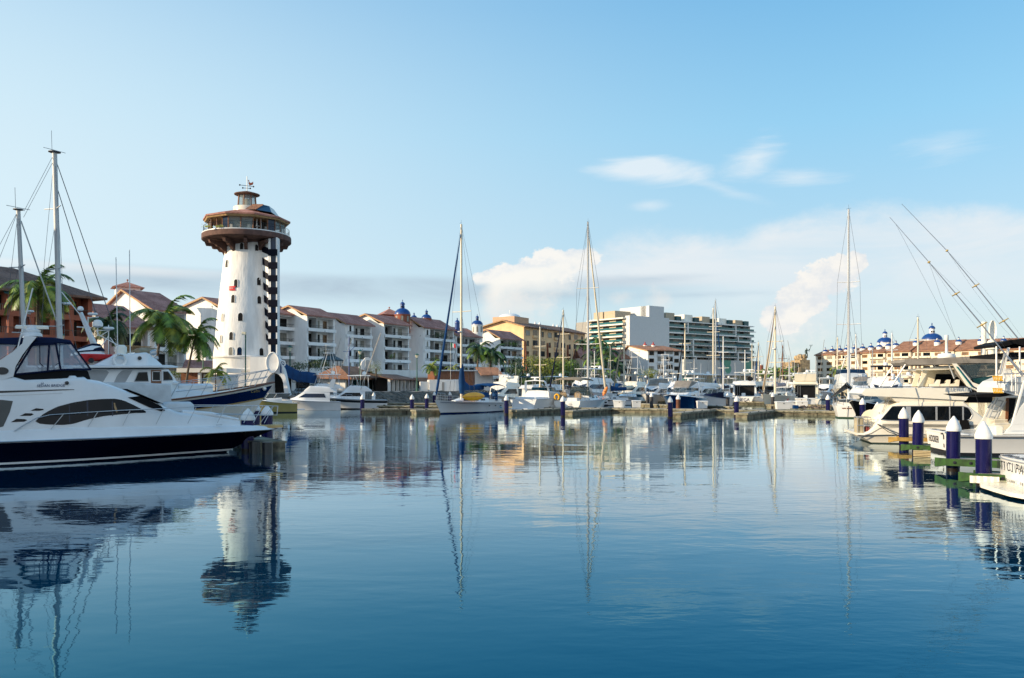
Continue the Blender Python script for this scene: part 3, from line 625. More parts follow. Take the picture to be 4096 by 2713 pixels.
# ---------------------------------------------------------------- glass fronted tower block
def glassblock():
    D_ = 400; O2 = GX(2512, D_); u = Vector((.80, .60, 0)).normalized(); v = Vector((-.6, .8, 0)); ang = atan2(u.y, u.x); s = D_/F
    b = thing('glass_balcony_tower', 'big modern block with blank white end slab and rows of teal glass balconies', 'building', tuple(O2), ang)
    L = t_of(3012, O2, u); l1 = t_of(2670, O2, u); zt = zz(1272, D_); zs = zz(1236, D_); dp = 42; fh = (zt-12)/8.
    mb = MB(); mb.box(l1-.5, L, 2.2, dp, 0, zt); mb.box(.6, l1, 2, dp-2, 0, zt); mb.build('wall', GREYB, b)
    mb = MB(); mb.box(0, l1, -1.2, 1.9, 9, zt+1.2); mb.box(3.5*4, l1-4, -1.202, 5, zt+1, zs+2.4); mb.box(3.5*4, l1-4, 1, 20, zt+1, zs+2.4); mb.build('end_slab', CONC, b)
    for i in range(9):
        z = 12+i*fh
        mb = MB(); mb.box(l1, L+(2.5 if i % 2 else 1), -.3, 2.2, z-.22, z+.16); mb.build('floor_slab', W, b)
        if i < 8:
            mb = MB(); x = l1+.5
            while x < L:
                w_ = random.choice([2.4, 3.2, 4.]); mb.mat(random.choice([0, 0, 1, 2, 0])); mb.box(x, min(x+w_, L), 2.08, 2.19, z+.18, z+fh-.24); x += w_+.35
            mb.build('glazing', [GLT, DARK, CURT], b)
            mb = MB(); mb.box(l1+.2, L+.6, -.26, -.2, z+.17, z+1.35); mb.build('balcony_glass', GLTB, b)
    # white frames stepping over pairs of floors
    mb = MB()
    for i, (a, c, f0) in enumerate([(.0, .22, 6), (.27, .5, 4.8), (.53, .78, 6), (.8, .97, 5), (.27, .5, 2), (.53, .78, 3), (.8, .97, 1.6), (0, .22, 3.4), (.3, .5, 0), (.56, .78, .6)]):
        x0, x1 = lerp(l1, L, a), lerp(l1, L, c); z0_, z1_ = 12+int(f0)*fh, 12+(int(f0)+2)*fh-fh*(i % 2)
        for q in ((x0, x0+.7, z0_, z1_), (x1-.7, x1, z0_, z1_)): mb.box(q[0], q[1], -.62, 2, q[2], q[3])
        for z in (z0_, z1_): mb.box(x0, x1, -.62, -.32, z-.4, z+.35)
    mb.build('balcony_frames', W, b)
    mb = MB(); mb.box(l1, L, -.1, dp, zt-.2, zt+.25); mb.build('roof_slab', W, b)
    for i in range(5):
        x = lerp(l1, L, .03+i*.2); mb = MB(); mb.box(x, x+6.6, 3, 12, zt, zt+4.6-.3*i); mb.build('penthouse', TANR if i % 2 == 0 else CREAM2, b)
        mb = MB(); mb.box(x+6.7, x+10.5, 1.6, 9, zt, zt+3); mb.build('penthouse_glazing', GLT, b)
    # left flank: cream curved balconies
    M_ = 17
    mb = MB(); mb.box(-.02, .6, 2, 30, 0, zt); mb.build('flank_wall', TANR, b)
    for i in range(9):
        z = 12+i*fh
        mb = MB(); o = [(-.03, 1.9), (-1.8, 1.9), (-2.1, 26), (-1.4, 29), (-.03, 31)]; mb.prism([(x, y, z-.3) for x, y in o], (0, 0, .75)); mb.build('flank_slab', CREAM2, b)
        if i < 8:
            mb = MB(); mb.prism([(-1.7, 2, z+.45), (-2.0, 26, z+.45), (-2.0, 26, z+1.5), (-1.7, 2, z+1.5)], (.06, 0, 0)); mb.build('flank_balcony_glass', GLTB, b)
            for y0 in (4, 13.5, 22.5):
                mb = MB(); mb.box(-.08, -.03, y0, y0+4.5, z+.5, z+fh-.6); mb.build('window', GLD if y0 != 13.5 else DARK, b)
    for x0, y0, y1 in ((.7, 10, 18), (.7, 19, 26)):
        mb = MB(); mb.box(x0, 12, y0, y1, zt, zt+4.4); mb.build('penthouse', TANR, b)
    # mural podium
    O3 = GX(2742, 380); L3 = t_of(3040, O3, u)
    m = bpy.data.materials.new('leaf_mural'); m.use_nodes = True; nt = m.node_tree; bb = nt.nodes['Principled BSDF']
    tc = nt.nodes.new('ShaderNodeTexCoord'); vv = nt.nodes.new('ShaderNodeTexVoronoi'); vv.inputs['Scale'].default_value = .13; nt.links.new(mapping(nt, tc.outputs['Object'], (1, 0, 1.1), (0, .3, 0)), vv.inputs[0])
    dist = E(nt, vv.outputs['Distance']); msk = 1-dist.ss(.43, .47); sp_ = nt.nodes.new('ShaderNodeSeparateColor'); nt.links.new(vv.outputs['Color'], sp_.inputs[0])
    sx_ = nt.nodes.new('ShaderNodeSeparateXYZ'); nt.links.new(tc.outputs['Object'], sx_.inputs[0])
    cc = mixc(nt, E(nt, sp_.outputs[0]).ss(.3, .7), (.07, .3, .2), (.2, .17, .13)); on = E(nt, sx_.outputs[0]).ss(L3*.4, L3*.47)
    nt.links.new(mixc(nt, msk*on*.95, (.5, .5, .48), cc), bb.inputs['Base Color']); bb.inputs['Roughness'].default_value = .6
    p = thing('mural_podium', 'grey podium building painted with big green leaves above teal glass', 'building', tuple(O3), ang)
    mb = MB(); mb.box(0, L3, 0, 12, 8.2, zz(1450, 380)+1.5); mb.build('painted_wall', m, p)
    mb = MB(); mb.box(4, L3, .5, 12, 3.6, 7.6); mb.build('glazing', GLTB, p)
    mb = MB(); mb.box(-.5, L3+.8, -1.4, 12, 7.6, 8.2); mb.box(-.5, L3+.8, -2.5, 12, 2.9, 3.6); mb.build('ledge', W, p)
    mb = MB(); mb.box(0, L3, 1.5, 12, -1, 2.9); mb.build('ground_floor', DARK, p)
    for i in range(9): mb = MB(); mb.box(5+i*5.2, 5.2+i*5.2, .4, .49, 3.6, 7.6); mb.build('mullion', W, p)
glassblock()
# ---------------------------------------------------------------- small white hotel with orange roof and red domes
def smallhotel():
    D_ = 300; O2 = GX(2592, D_); u = Vector((.93, .37, 0)).normalized(); L = t_of(2728, O2, u); ang = atan2(u.y, u.x); s = D_/F
    b = thing('small_white_hotel', 'four storey white hotel with orange tiled roof and two little red domes', 'building', tuple(O2), ang)
    ze = zz(1403, D_); dp = 18; yr = 14; zr = ze+2.4
    mb = MB(); mb.box(0, L, 0, dp, 0, ze); mb.prism([(.002, 0, ze-.03), (.002, dp, ze-.03), (.002, yr, zr)], (.3, 0, 0)); mb.build('wall', W, b)
    gable_roof(b, 0, L, 0, dp, ze, zr, yr, m=TILEO, over=.8)
    for j, px in enumerate((2600, 2637, 2672, 2700)):
        for i, py in enumerate((1421, 1450, 1481, 1512)):
            x = t_of(px+6, O2, u); z = zz(py, D_)
            wallwin(b, x, z, 2.1 if j in (0, 3) else 2.9, 1.5 if j in (0, 3) else 2.1, [GLD, DARK, CURT, GLD][(i+j) % 4], -.03, frame=WOODT if j in (0, 3) else None)
            if j in (1, 2): mb = MB(); mb.box(x-1.6, x+1.6, -.5, -.05, z-.3, z+.4); mb.build('balcony', W, b)
    for px in (2580, 2613):
        dm = dome(px, D_+14, .75, zz(1381, D_+14), 0, 'little red dome on the %s of the small white hotel' % ('left end of the ridge' if px < 2600 else 'middle of the ridge'), dm=W, dh=.9, m=mat('red_dome_paint', (.4, .04, .03), .5), win=False, wl=True)
    O3 = GX(2440, D_+8); L3 = t_of(2588, O3, u)
    b = thing('white_hotel_wing', 'lower white wing with orange tiles, left of the small white hotel', 'building', tuple(O3), ang)
    ze = zz(1433, D_+8); mb = MB(); mb.box(0, L3, 0, 12, 0, ze); mb.build('wall', W, b); gable_roof(b, 0, L3, 0, 12, ze, ze+3.2, 9, m=TILEO, over=.8)
    for j in range(5):
        for i in range(3):
            wallwin(b, L3*(j+.5)/5, ze-3.1-i*2.9, 2.2, 2.0, [DARK, GLD, CURT][(i*2+j) % 3], -.03)
    O3 = GX(2330, 290); b = thing('tiled_hall', 'low hall with dull red tiled roof behind the dark palms', 'building', tuple(O3), .2)
    ze = zz(1432, 290); mb = MB(); mb.box(0, 14, 0, 10, 0, ze); mb.build('wall', W, b); gable_roof(b, 0, 14, 0, 10, ze, ze+3.6, 6, m=TILE, over=.9)
    for j in range(4): wallwin(b, 2+j*3.2, ze-3, 1.8, 2, GLD, -.03)
smallhotel()
# ---------------------------------------------------------------- long cream-white hotel on the right shore
def righthotel():
    D_ = 470; O2 = GX(3262, D_); u = Vector((.565, -.825, 0)).normalized(); ang = atan2(u.y, u.x)
    b = thing('long_marina_hotel', 'long sunlit white hotel with orange tiled roof and balconies along the right shore', 'building', tuple(O2), ang)
    xs = [t_of(p, O2, u) for p in (3262, 3300, 3345, 3392, 3440, 3480, 3545, 3572, 3648, 3730, 3820, 3905, 3995, 4085, 4200)]
    fl = 5
    for i, (a, c) in enumerate(zip(xs, xs[1:])):
        Y = O2.y+u.y*(a+c)/2; fwd = [0, 1.2, .3, 1.5][i % 4]; ze = zz(1423-(i*2.2 if i < 6 else 13+1.7*(i-6))-2, Y); fh = (ze-3.2)/fl
        w_ = c-a
        mb = MB(); mb.box(a+.001, c, -fwd, 22, 0, ze); mb.build('wall', HOTC, b)
        zr = ze+4.2; off = -fwd
        mb = MB(); zr = ze+(3.1 if i < 7 else 5.4); sec = [(-fwd-1.0, ze-.3), (11, zr), (23, ze-.3)]; aa = [(y, z+.5) for y, z in sec]+[(y, z) for y, z in reversed(sec)]
        mb.loft([[(a-.4, y, z) for y, z in aa], [(c+.25, y, z) for y, z in aa]]); mb.build('roof', TILEO, b)
        for f in range(fl):
            z = 3.2+f*fh
            if i % 3 == 2 or (i >= 6 and i % 2 == 1):
                mb = MB(); mb.bbox(a+.5, c-.2, -fwd-1.5, -fwd-.01, z-.15, z+.85, .3); mb.build('balcony', HOTC, b)
                wallwin(b, a+w_*.3, z+.3, w_*.3, fh*.66, WARMW, -fwd-.03); wallwin(b, a+w_*.72, z+.3, w_*.34, fh*.66, [GLD, CURT][f % 2], -fwd-.03)
            else:
                wallwin(b, a+w_*.5, z+.8, min(3.4, w_*.5), 1.75, [WARMW, CURT, WARMW, GLD][(i+f) % 4], -fwd-.03, frame=WOODT)
                if w_ > 9: mb = MB(); mb.box(a+w_*.25, a+w_*.75, -fwd-.7, -fwd-.02, z+.2, z+.75); mb.build('window_box', HOTC, b)
    b2 = b
    for i, px in enumerate((3301, 3329, 3359, 3387, 3417, 3451, 3484, 3518, 3554, 3584, 3664, 3749, 3835, 3923, 4015)):
        O4 = O2+Vector((-u.y, u.x, 0))*5.5; p = O4+u*t_of(px, O4, u); Y = p.y; r = .0042*Y if px < 3600 else .0045*Y
        py = pw([(3301, 1407), (3451, 1395), (3584, 1382), (3664, 1372), (3835, 1368), (4015, 1364)])(px)
        if i == 0:
            p0 = dome(px, Y, 1.45, zz(py, Y), 0, 'tiny blue and white dome at the far left end of the long hotel roof', dm=W, dh=1.2, win=False, wl=False, group='tiny blue domes on the long hotel roof')
            p0.location = (p.x, p.y, zz(py, Y))
        else:
            q = copy_tree(p0, (p.x, p.y, zz(py, Y)), label='tiny blue and white dome, number %s from the far end of the long hotel roof' % ['', 'two', 'three', 'four', 'five', 'six', 'seven', 'eight', 'nine', 'ten', 'eleven', 'twelve', 'thirteen', 'fourteen', 'fifteen'][i], scale=1.05*Y/D_*1.12)
    for px, py, rr, lab in ((3540, 1371, 29, 'big blue dome, the left one on the long marina hotel'), (3728, 1361, 37, 'big blue dome, the right one and largest on the long marina hotel')):
        O4 = O2+Vector((-u.y, u.x, 0))*17; p = O4+u*t_of(px, O4, u); d = dome(px, p.y, rr/F*p.y, zz(py, p.y), 0, lab, dm=W, dh=.6, win=False, wl=False, sz=.74)
    mb = MB(); mb.box(0, 70, 0, 8, 0, 6.6); o = mb.build('low_shed', W, label='low flat white shed beyond the far palms', cat='shed'); o.location = GX(3030, 520); o.rotation_euler = (0, 0, -.1)
righthotel()
def monument():
    D_ = 330; b = thing('stone_monument', 'stepped stone monument with arched doorway carrying the bronze statue', 'monument', tuple(GX(3168, D_)), .12); s = D_/F
    z = lambda py: zz(py, D_); x = lambda px: (px-3168)*s
    mb = MB(); mb.box(x(3168), x(3176), 0, 8, 0, z(1448)); mb.box(x(3176), x(3205), 1, 8, 0, z(1452))
    mb.build('gate_wall', GRANITE, b); mb = MB(); mb.box(x(3176), x(3206), .9, 8, z(1454), z(1450)); mb.box(x(3205), x(3246), .4, 9, 0, z(1440)); mb.box(x(3196), x(3206), -.4, 7, 0, z(1470)); mb.box(x(3190), x(3197), -.8, 7, 0, z(1487)); mb.box(x(3184), x(3191), -1.1, 7, 0, z(1504)); mb.build('stepped_block', GRANITE, b)
    mb = MB(); mb.poly([(x(3172)+a, -.05, q) for a, q in arch(1.0, z(1468), z0=0)]); mb.build('arched_opening', DARK, b)
    random.seed(3); mb = MB()
    for i in range(26):
        mb.ball((x(random.uniform(3210, 3241)), random.uniform(1.5, 6), z(random.uniform(1425, 1443))), random.uniform(.5, 1.1), 6)
    mb.ball((x(3217), 3, z(1431)), 1.7, 7); mb.build('rock_pile', GRANITE, b)
    st = thing('bronze_statue', 'green bronze statue of a standing sea god holding up a trident', 'statue', tuple(GX(3226, D_+2, z(1431))), .2)
    h = (1431-1392)*s; me = bpy.data.meshes.new('body')
    pts = [((0, 0, .52), .085), ((0, 0, .62), .075), ((.01, 0, .76), .1), ((.02, 0, .86), .05), ((.02, 0, .93), .062), ((.02, 0, .99), .05),
           ((.05, 0, .5), .07), ((.11, 0, .27), .045), ((.1, 0, .03), .03), ((-.06, 0, .5), .07), ((-.12, 0, .28), .045), ((-.15, 0, .05), .03),
           ((.12, 0, .8), .05), ((.24, 0, .76), .038), ((.37, 0, .93), .028), ((-.1, 0, .8), .05), ((-.17, 0, .65), .036), ((-.16, 0, .5), .028), ((.15, -.07, .01), .025), ((-.1, -.07, .02), .025)]
    ed = [(0, 1), (1, 2), (2, 3), (3, 4), (4, 5), (0, 6), (6, 7), (7, 8), (0, 9), (9, 10), (10, 11), (2, 12), (12, 13), (13, 14), (2, 15), (15, 16), (16, 17), (8, 18), (11, 19)]
    me.from_pydata([Vector(p)*h for p, r in pts], ed, []); me.materials.append(BRONZE); o = bpy.data.objects.new('figure', me); COL.objects.link(o); o.parent = st
    sk = o.modifiers.new('skin', 'SKIN'); sv = me.skin_vertices[0].data
    for i, (p, r) in enumerate(pts): sv[i].radius = (r*h, r*h)
    sv[0].use_root = True; o.modifiers.new('sub', 'SUBSURF').render_levels = 1
    mb = MB(); mb.tube([(.27*h, 0, .6*h), (.5*h, 0, 1.2*h)], .09); 
    for d in (-.12, 0, .12): mb.tube([(.5*h, 0, 1.2*h), (.5*h+d*h, 0, 1.24*h), (.53*h+d*h*1.1, 0, 1.36*h)], .08)
    mb.build('trident', BRONZE, st)
    tw = thing('striped_tower', 'slim far tower with rusty stripes right of the glass block', 'tower', tuple(GX(3044, 520))); mb = MB(); mb.lathe([(1.4, 0), (1.4, zz(1458, 520))], n=10); mb.build('shaft', W, tw)
    for i in range(7): mb = MB(); mb.lathe([(1.47, 0), (1.47, 1.1)], (0, 0, zz(1462+i*6.5, 520)-1), 10); mb.build('rusty_band', TERRA, tw)
monument()
# ---------------------------------------------------------------- lighthouse
def lighthouse():
    D_ = 124.; s = D_/F; z = lambda py: zz(py, D_); cx = 989
    b = thing('lighthouse', 'tall white lighthouse with brown lookout restaurant, striped lift shaft and rooster vane', 'lighthouse', (GX(cx, D_).x, D_, 0), 0)
    X = lambda px, y=0.: (px-CX)/F*(D_+y)-(cx-CX)/F*D_; zy = lambda py, y: zz(py, D_+y)
    zt, zb = z(945), z(1430)
    prof = [(128*s, zb), (120*s, z(1300)), (106*s, z(1130)), (95*s, z(1020)), (86*s, zt)]
    R = pw([(q, r) for r, q in prof]); axx = pw([(zb, 0.), (zt, X(1001))])
    random.seed(5); n = 64; rings = []
    for i in range(41):
        q = lerp(zb, zt, i/40); r = R(q); rings.append([(axx(q)+(r+.03*sin(i*1.7+j*2.1)+random.uniform(-.02, .02))*cos(2*pi*j/n), (r+random.uniform(-.02, .03))*sin(2*pi*j/n), q) for j in range(n)])
    mb = MB(); mb.loft(rings); mb.build('shaft', STUCL, b, 60)
    mb = MB(); mb.lathe([(5.1, QZ-1), (5.0, z(1490)), (5.0, z(1487)), (5.22, z(1485)), (5.22, z(1478)), (5.02, z(1476)), (5.02, z(1437)), (5.25, z(1434)), (5.3, z(1428)), (4.9, z(1425))], n=48); mb.build('base', STUCL, b, 40)
    def onwall(px, pyb, w_, h_, m=DARK, name='window'):
        q = zy(pyb, -3.5); r = R(q+h_/2); yy = -3.
        for _ in range(8): dx = X(px, yy)-axx(q); yy = -sqrt(max(.2, r*r-min(dx*dx, r*r*.97)))
        a = math.asin(max(-.97, min(.97, dx/r)))
        f = MB(); t_ = Vector((cos(a), sin(a), 0)); nrm = Vector((sin(a), -cos(a), 0)); c = Vector((axx(q), 0, q))+nrm*(r+.10)
        k1 = (R(q+h_)-R(q))/h_
        pts = [c+t_*x+nrm*(k1*zq)+Vector((0, 0, zq)) for x, zq in arch(w_, h_)]; ins = [c+t_*x*.82+nrm*(k1*zq-.0)+Vector((0, 0, zq)) for x, zq in arch(w_, h_*.97)]
        f.loft([[p-nrm*.3 for p in pts], [p+nrm*.02 for p in pts], [p+nrm*.02 for p in ins], [p-nrm*.03 for p in ins]], False); fr = f.build(name, STUCL, b)
        g = MB(); g.poly([p-nrm*.02 for p in ins]); g.build('opening', m, fr); return fr
    for X3, Y3, w_, h_, m in ((332, 567, 15, 27, DARK), (438, 573, 14, 26, DARK), (227, 690, 14, 30, DARK), (228, 572, 9, 20, CURT), (292, 838, 16, 31, DARK), (454, 820, 17, 31, DARK), (272, 949, 16, 31, DARK), (457, 953, 17, 31, DARK),
                              (199, 1080, 12, 31, CURT), (324, 1079, 20, 32, DARK), (259, 1213, 17, 31, DARK), (187, 1234, 11, 31, CURT), (256, 1321, 18, 31, CURT), (318, 1322, 20, 32, GLB), (472, 1326, 18, 32, DARK)):
        onwall(780+X3/1.781, 680+Y3/1.781, w_*s*(1.25 if X3 < 235 else 1.08), h_*s, m)
    # red swallow-tail banner with white lettering
    px0, px1 = 933, 963; q = z(1166); r = R(q)+.12; fa = lambda px: math.asin((X(px, -2.2)-axx(q))/r)
    mb = MB(); cols = [lerp(px0, px1, i/8) for i in range(9)]; zt_, zl = z(1158), z(1175)
    for i in range(8):
        pts = []
        for px in (cols[i], cols[i+1]):
            a = fa(px); nt_ = .0 if px < 955 else (px-955)/8*.5; pts.append(((axx(q)+r*sin(a)), -r*cos(a), lerp(zl, zt_, nt_), lerp(zt_, zl, nt_), px))
        (x0, y0, a0, b0, p0), (x1, y1, a1, b1, p1) = pts; mid = (zt_+zl)/2
        if p1 > 955.5:
            g0, g1 = max(0, (p0-955)/8)*.5, (p1-955)/8*.5; h = zt_-zl
            mb.poly([(x0, y0, mid+h*g0), (x1, y1, mid+h*g1), (x1, y1, zt_), (x0, y0, zt_)]); mb.poly([(x0, y0, zl), (x1, y1, zl), (x1, y1, mid-h*g1), (x0, y0, mid-h*g0)])
        else: mb.poly([(x0, y0, zl), (x1, y1, zl), (x1, y1, zt_), (x0, y0, zt_)])
    bn = mb.build('banner', RED, b); am = fa(943); text('HAWAII', .22, bn, 'lettering', W, (axx(q)+(r+.03)*sin(am), -(r+.03)*cos(am), q), (pi/2, 0, am), sx=.9)
    # lift shaft and striped wing wall
    ey = -3.95; ex = X(1091, ey); zd_ = zy(925, -4.2); th = radians(20)
    ez0, ez1 = z(1425), zd_-.9; ew = .68
    mb = MB(); mb.box(ex-ew, ex-ew*.45, ey, ey+1.3, ez0, ez1); mb.box(ex+ew*.72, ex+ew, ey-.05, ey+1.3, ez0, ez1); mb.box(ex-ew*.4, ex+ew*.7, ey+.25, ey+1.3, ez0, ez1); mb.build('lift_shaft', STUC, b)
    mb = MB(); mb.box(ex-ew*.45, ex+ew*.72, ey+.1, ey+.24, ez0, ez1); mb.build('lift_glass', GLB, b)
    ys = [(555, 632, 595, 640), (645, 725, 685, 730), (740, 812, 775, 817), (835, 903, 858, 905), (925, 992, 945, 993), (1018, 1080, 1033, 1080), (1112, 1170, 1125, 1170), (1203, 1253, 1213, 1253)]
    blk = mat('stripe_navy_paint', (.004, .005, .014), .6, spec=.1)
    mb = MB(); lx = lambda q: axx(q)+R(q)*.62 ; ly = lambda q: -R(q)*.79-.06
    pl_ = pw([(ez0, 1067), (ez1, 1040)])
    def edge_(q): dx = X(pl_(q), -3.2)-axx(q); return Vector((X(pl_(q), -3.2), -sqrt(max(.1, R(q)**2-dx*dx))-.03, q))
    mb.loft([[tuple(edge_(q)), (ex-ew*.45, ey-.04, q), (ex-ew*.45, ey+1.3, q), (axx(q)+R(q)*.3, -R(q)*.3, q)] for q in (ez0, z(1200), z(1050), ez1)]); mb.build('wing_wall', STUC, b)
    for a, c, d, e in ys:
        za, zc, zd, ze = (z(680+v/1.781) for v in (a, c, d, e)); zm = lerp(za, zd, .5)
        mb = MB(); sl = .8
        p = lambda q, t: edge_(q).lerp(Vector((ex-ew*.45, ey-.04, q)), t)+Vector((-.02, -.05, 0))
        hgt = (zd-ze)*1.1
        mb.poly([p(zd+.9-hgt, .0), p(ze, 1), p(zd, 1), p(zd+.9, .0)]); mb.build('dark_stripe', blk, b)
        mb = MB(); mb.box(ex-ew*.99, ex+ew*1.01, ey-.07, ey+.09, ze, zd); mb.build('dark_stripe', blk, b)
    # lookout deck
    n = 10; DX = X(988)
    def ngon(r, q, rot=.16, y=0): return [(DX+r*cos(2*pi*j/n+rot), r*sin(2*pi*j/n+rot), q) for j in range(n)]
    BR = mat('brown_deck_stucco', (.11, .055, .042), .85, var=.3)
    rd = 171*s; zd = zy(925, -4.2)
    mb = MB(); mb.lathe([(3.2, zd-2.0), (rd*.62, zd-1.1), (rd*.97, zd-1.0), (rd, zd-.85), (rd, zd-.12), (rd*.985, zd)], (DX, 0, 0), 40); mb.build('deck', BR, b, 40)
    mb = MB(); mb.lathe([(rd*.99, zd-.05), (rd*.99, zd+.1), (rd*.96, zd+.1)], (DX, 0, 0), 40); mb.build('deck_kerb', W, b, 40)
    for j in range(12):
        a = 2*pi*j/12+.28; d = Vector((cos(a), sin(a), 0)); t_ = Vector((-sin(a), cos(a), 0))*.24; c = Vector((DX*.7, 0, 0))
        o = [(2.9, zd-1.3), (rd*.93, zd-1.3), (rd*.9, zd-1.75), (rd*.78, zd-1.8), (rd*.74, zd-2.15), (rd*.66, zd-2.2), (rd*.62, zd-2.6), (rd*.55, zd-2.65), (rd*.52, zd-3.1), (2.9, zd-3.2)]
        mb = MB(); mb.prism([c+d*r-t_+Vector((0, 0, q)) for r, q in o], t_*2); mb.build('corbel', BR, b)
    mb = MB()
    for j in range(100): a = 2*pi*j/100; mb.tube([(DX+rd*.955*cos(a), rd*.955*sin(a), zd), (DX+rd*.955*cos(a), rd*.955*sin(a), zd+1.12)], .016, 3, False)
    for q in (1.12, .12): mb.tube([(DX+rd*.955*cos(2*pi*j/48), rd*.955*sin(2*pi*j/48), zd+q) for j in range(49)], .028, 4)
    mb.build('railing', BLK, b)
    # glazed dining room: ten-sided, mullions and glass panels with open bays
    rg = rd*.86; zc = zy(861, -4.2); ps = ngon(rg, zd); pt = ngon(rg, zc)
    mb = MB(); mb.lathe([(rg*.5, zd), (rg*.5, zc)], (DX, 0, 0), 16); mb.build('inner_core', DARK, b)
    mb = MB(); mb.poly(ngon(rg, zd+.12)); mb.build('room_floor', WOOD, b); mb = MB(); mb.loft([ngon(rg*1.03, zc-.35), ngon(rg*1.03, zc)]); mb.build('head_beam', CREAM, b)
    for j in range(n):
        a, c = Vector(ps[j]), Vector(ps[(j+1) % n]); up = Vector((0, 0, zc-zd-.3))
        for t in ((0, .5) if j % 2 else (0, .33, .66)): p = a.lerp(c, t); mb = MB(); mb.tube([p, p+up], .09, 4); mb.build('mullion', WOOD, b)
        if j in (5, 7, 9, 1, 3) or True:
            i_ = .0 if j % 2 == 1 else .66; e_ = 1. if j % 2 == 1 else 1.
            p, q_ = a.lerp(c, i_+.02), a.lerp(c, e_-.02); mb = MB(); mb.poly([p, q_, q_+up, p+up]); mb.build('glass_panel', LGLASS if j % 2 else GLB, b)
    random.seed(2)
    for j in range(9):
        a = -2.7+j*.3; p = Vector((DX+rg*.78*cos(a), rg*.78*sin(a), zd+.12)); mb = MB()
        if j % 2 == 0: mb.lathe([(.35, 0), (.05, .1), (.05, .7), (.42, .72), (.42, .76)], p, 10); mb.build('table', W, b, 40)
        else: mb.box(p.x-.2, p.x+.2, p.y-.2, p.y+.2, p.z, p.z+.45); mb.box(p.x-.2, p.x+.2, p.y+.15, p.y+.2, p.z+.45, p.z+.95); mb.build('chair', W, b)
    for px in (901, 941, 1055, 1071): mb = MB(); mb.tube([(X(px), -rg*.6, zd+.1), (X(px), -rg*.6, zd+2.1)], .1, 8); mb.build('post', W, b)
    for px in (893, 938): 
        mb = MB()
        for q in range(60): c = Vector((X(px)+random.gauss(0, .3), -rd*.965+random.gauss(0, .1), zd+.1+abs(random.gauss(0, .15)))); mb.add([c, c+Vector((.12, 0, .05)), c+Vector((0, .05, .16))], [(0, 1, 2)])
        mb.build('deck_plant', LEAFY, b)
    # roof: shallow ten-sided cone, then the lantern room
    re_ = rd*.985; ze = zy(865, -4.2); za = z(847); rl = 1.75
    mb = MB(); mb.loft([ngon(re_*.96, ze-.28), ngon(re_*.985, ze), ngon(rg*.6, ze+1.1)], True); mb.build('soffit', WOODT, b)
    mb = MB(); mb.loft([ngon(re_, ze-.02), ngon(re_, ze+.22), ngon(re_*.62, lerp(ze, za, .62)), ngon(rl, za)]); mb.build('roof', TILE, b)
    # dormer with tiles and glass front on the right
    dz0, dz1 = z(862), z(829)
    mb = MB(); mb.prism([(X(1012), -3.6, z(855)), (X(1052), -3.6, z(858)), (X(1066), -1.6, dz1), (X(1022), -1.6, dz1+.05)], (0, .2, 0)); mb.prism([(X(1022), -1.6, dz1), (X(1066), -1.6, dz1), (X(1066), 2.5, dz0), (X(1022), 2.5, dz0)], (0, 0, .12)); mb.build('dormer_roof', TILEO, b)
    mb = MB(); mb.loft([[(X(1054), -3.5, z(859)), (X(1112), -3.4, z(868)), (X(1112), 1.5, z(868)), (X(1054), 1.5, z(859))], [(X(1068), -1.6, dz1), (X(1088), -1.4, z(833)), (X(1088), 1, z(833)), (X(1068), 1, dz1)]]); mb.build('dormer_glazing', GLB, b)
    LX = X(988); mb = MB(); mb.lathe([(rl+.3, za-.5), (rl+.3, z(834)), (rl+.25, z(831)), (rl, z(830))], (LX, 0, 0), 20); mb.build('lantern_base', CREAM, b, 40)
    mb = MB(); mb.lathe([(1.4, z(830)), (1.28, z(782))], (LX, 0, 0), 8, False); mb.build('lantern_glass', LGLASS, b)
    for j in range(8): a = 2*pi*j/8; mb = MB(); mb.tube([(LX+1.44*cos(a), 1.44*sin(a), z(831)), (LX+1.3*cos(a), 1.3*sin(a), z(780))], .09, 4); mb.build('lantern_post', WOOD, b)
    mb = MB(); mb.lathe([(.5, z(830)), (.5, z(800)), (.2, z(795))], (LX, 0, 0), 10); mb.build('lamp', LANT, b)
    mb = MB(); mb.lathe([(1.35, z(785)), (1.9, z(781)), (1.93, z(778)), (.9, z(770)), (.05, z(764))], (LX, 0, 0), 20); mb.build('lantern_roof', TILEB, b, 30)
    v = MB(); v.tube([(LX, 0, z(765)), (LX, 0, z(706))], .045); v.tube([(X(958), 0, z(740)), (X(1016), 0, z(747))], .04); v.tube([(X(970), 0, z(752)), (X(1001), 0, z(754))], .04)
    for px, py in ((959, 740), (1014, 747), (971, 752), (1001, 754)): v.ball((X(px), 0, z(py)), .13, 6)
    vane = v.build('weather_vane', BLK, b)
    mb = MB(); o = [(992, 722), (996, 720), (997, 728), (1002, 732), (1008, 731), (1012, 727), (1013, 735), (1009, 740), (1003, 741), (1000, 742), (999, 747), (998, 741), (994, 735), (995, 728)]
    mb.prism([(X(px), -.05, z(py)) for px, py in o], (0, .1, 0)); mb.build('rooster', mat('rusty_iron', (.2, .05, .03), .8), vane)
    # foot: buttress wall with arch, round plaque and scroll, on the right
    y0 = -5.6; X_ = lambda px: X(px, y0); z_ = lambda py: zy(py, y0)
    def arc(px, py, rx, ry, a0, a1, n_=10): return [(X_(px+rx*cos(lerp(a0, a1, i/n_))), z_(py-ry*sin(lerp(a0, a1, i/n_)))) for i in range(n_+1)]
    zg = QZ-.3
    o = [(X_(1000), zg), (X_(1000), z_(1428)), (X_(1062), z_(1428)), (X_(1112), z_(1428)), (X_(1128), z_(1462)), (X_(1158), zg), (X_(1138), zg)]+arc(1098, 1540, 36, 46, 0, pi, 10)[1:-1]+[(X_(1062), zg)]
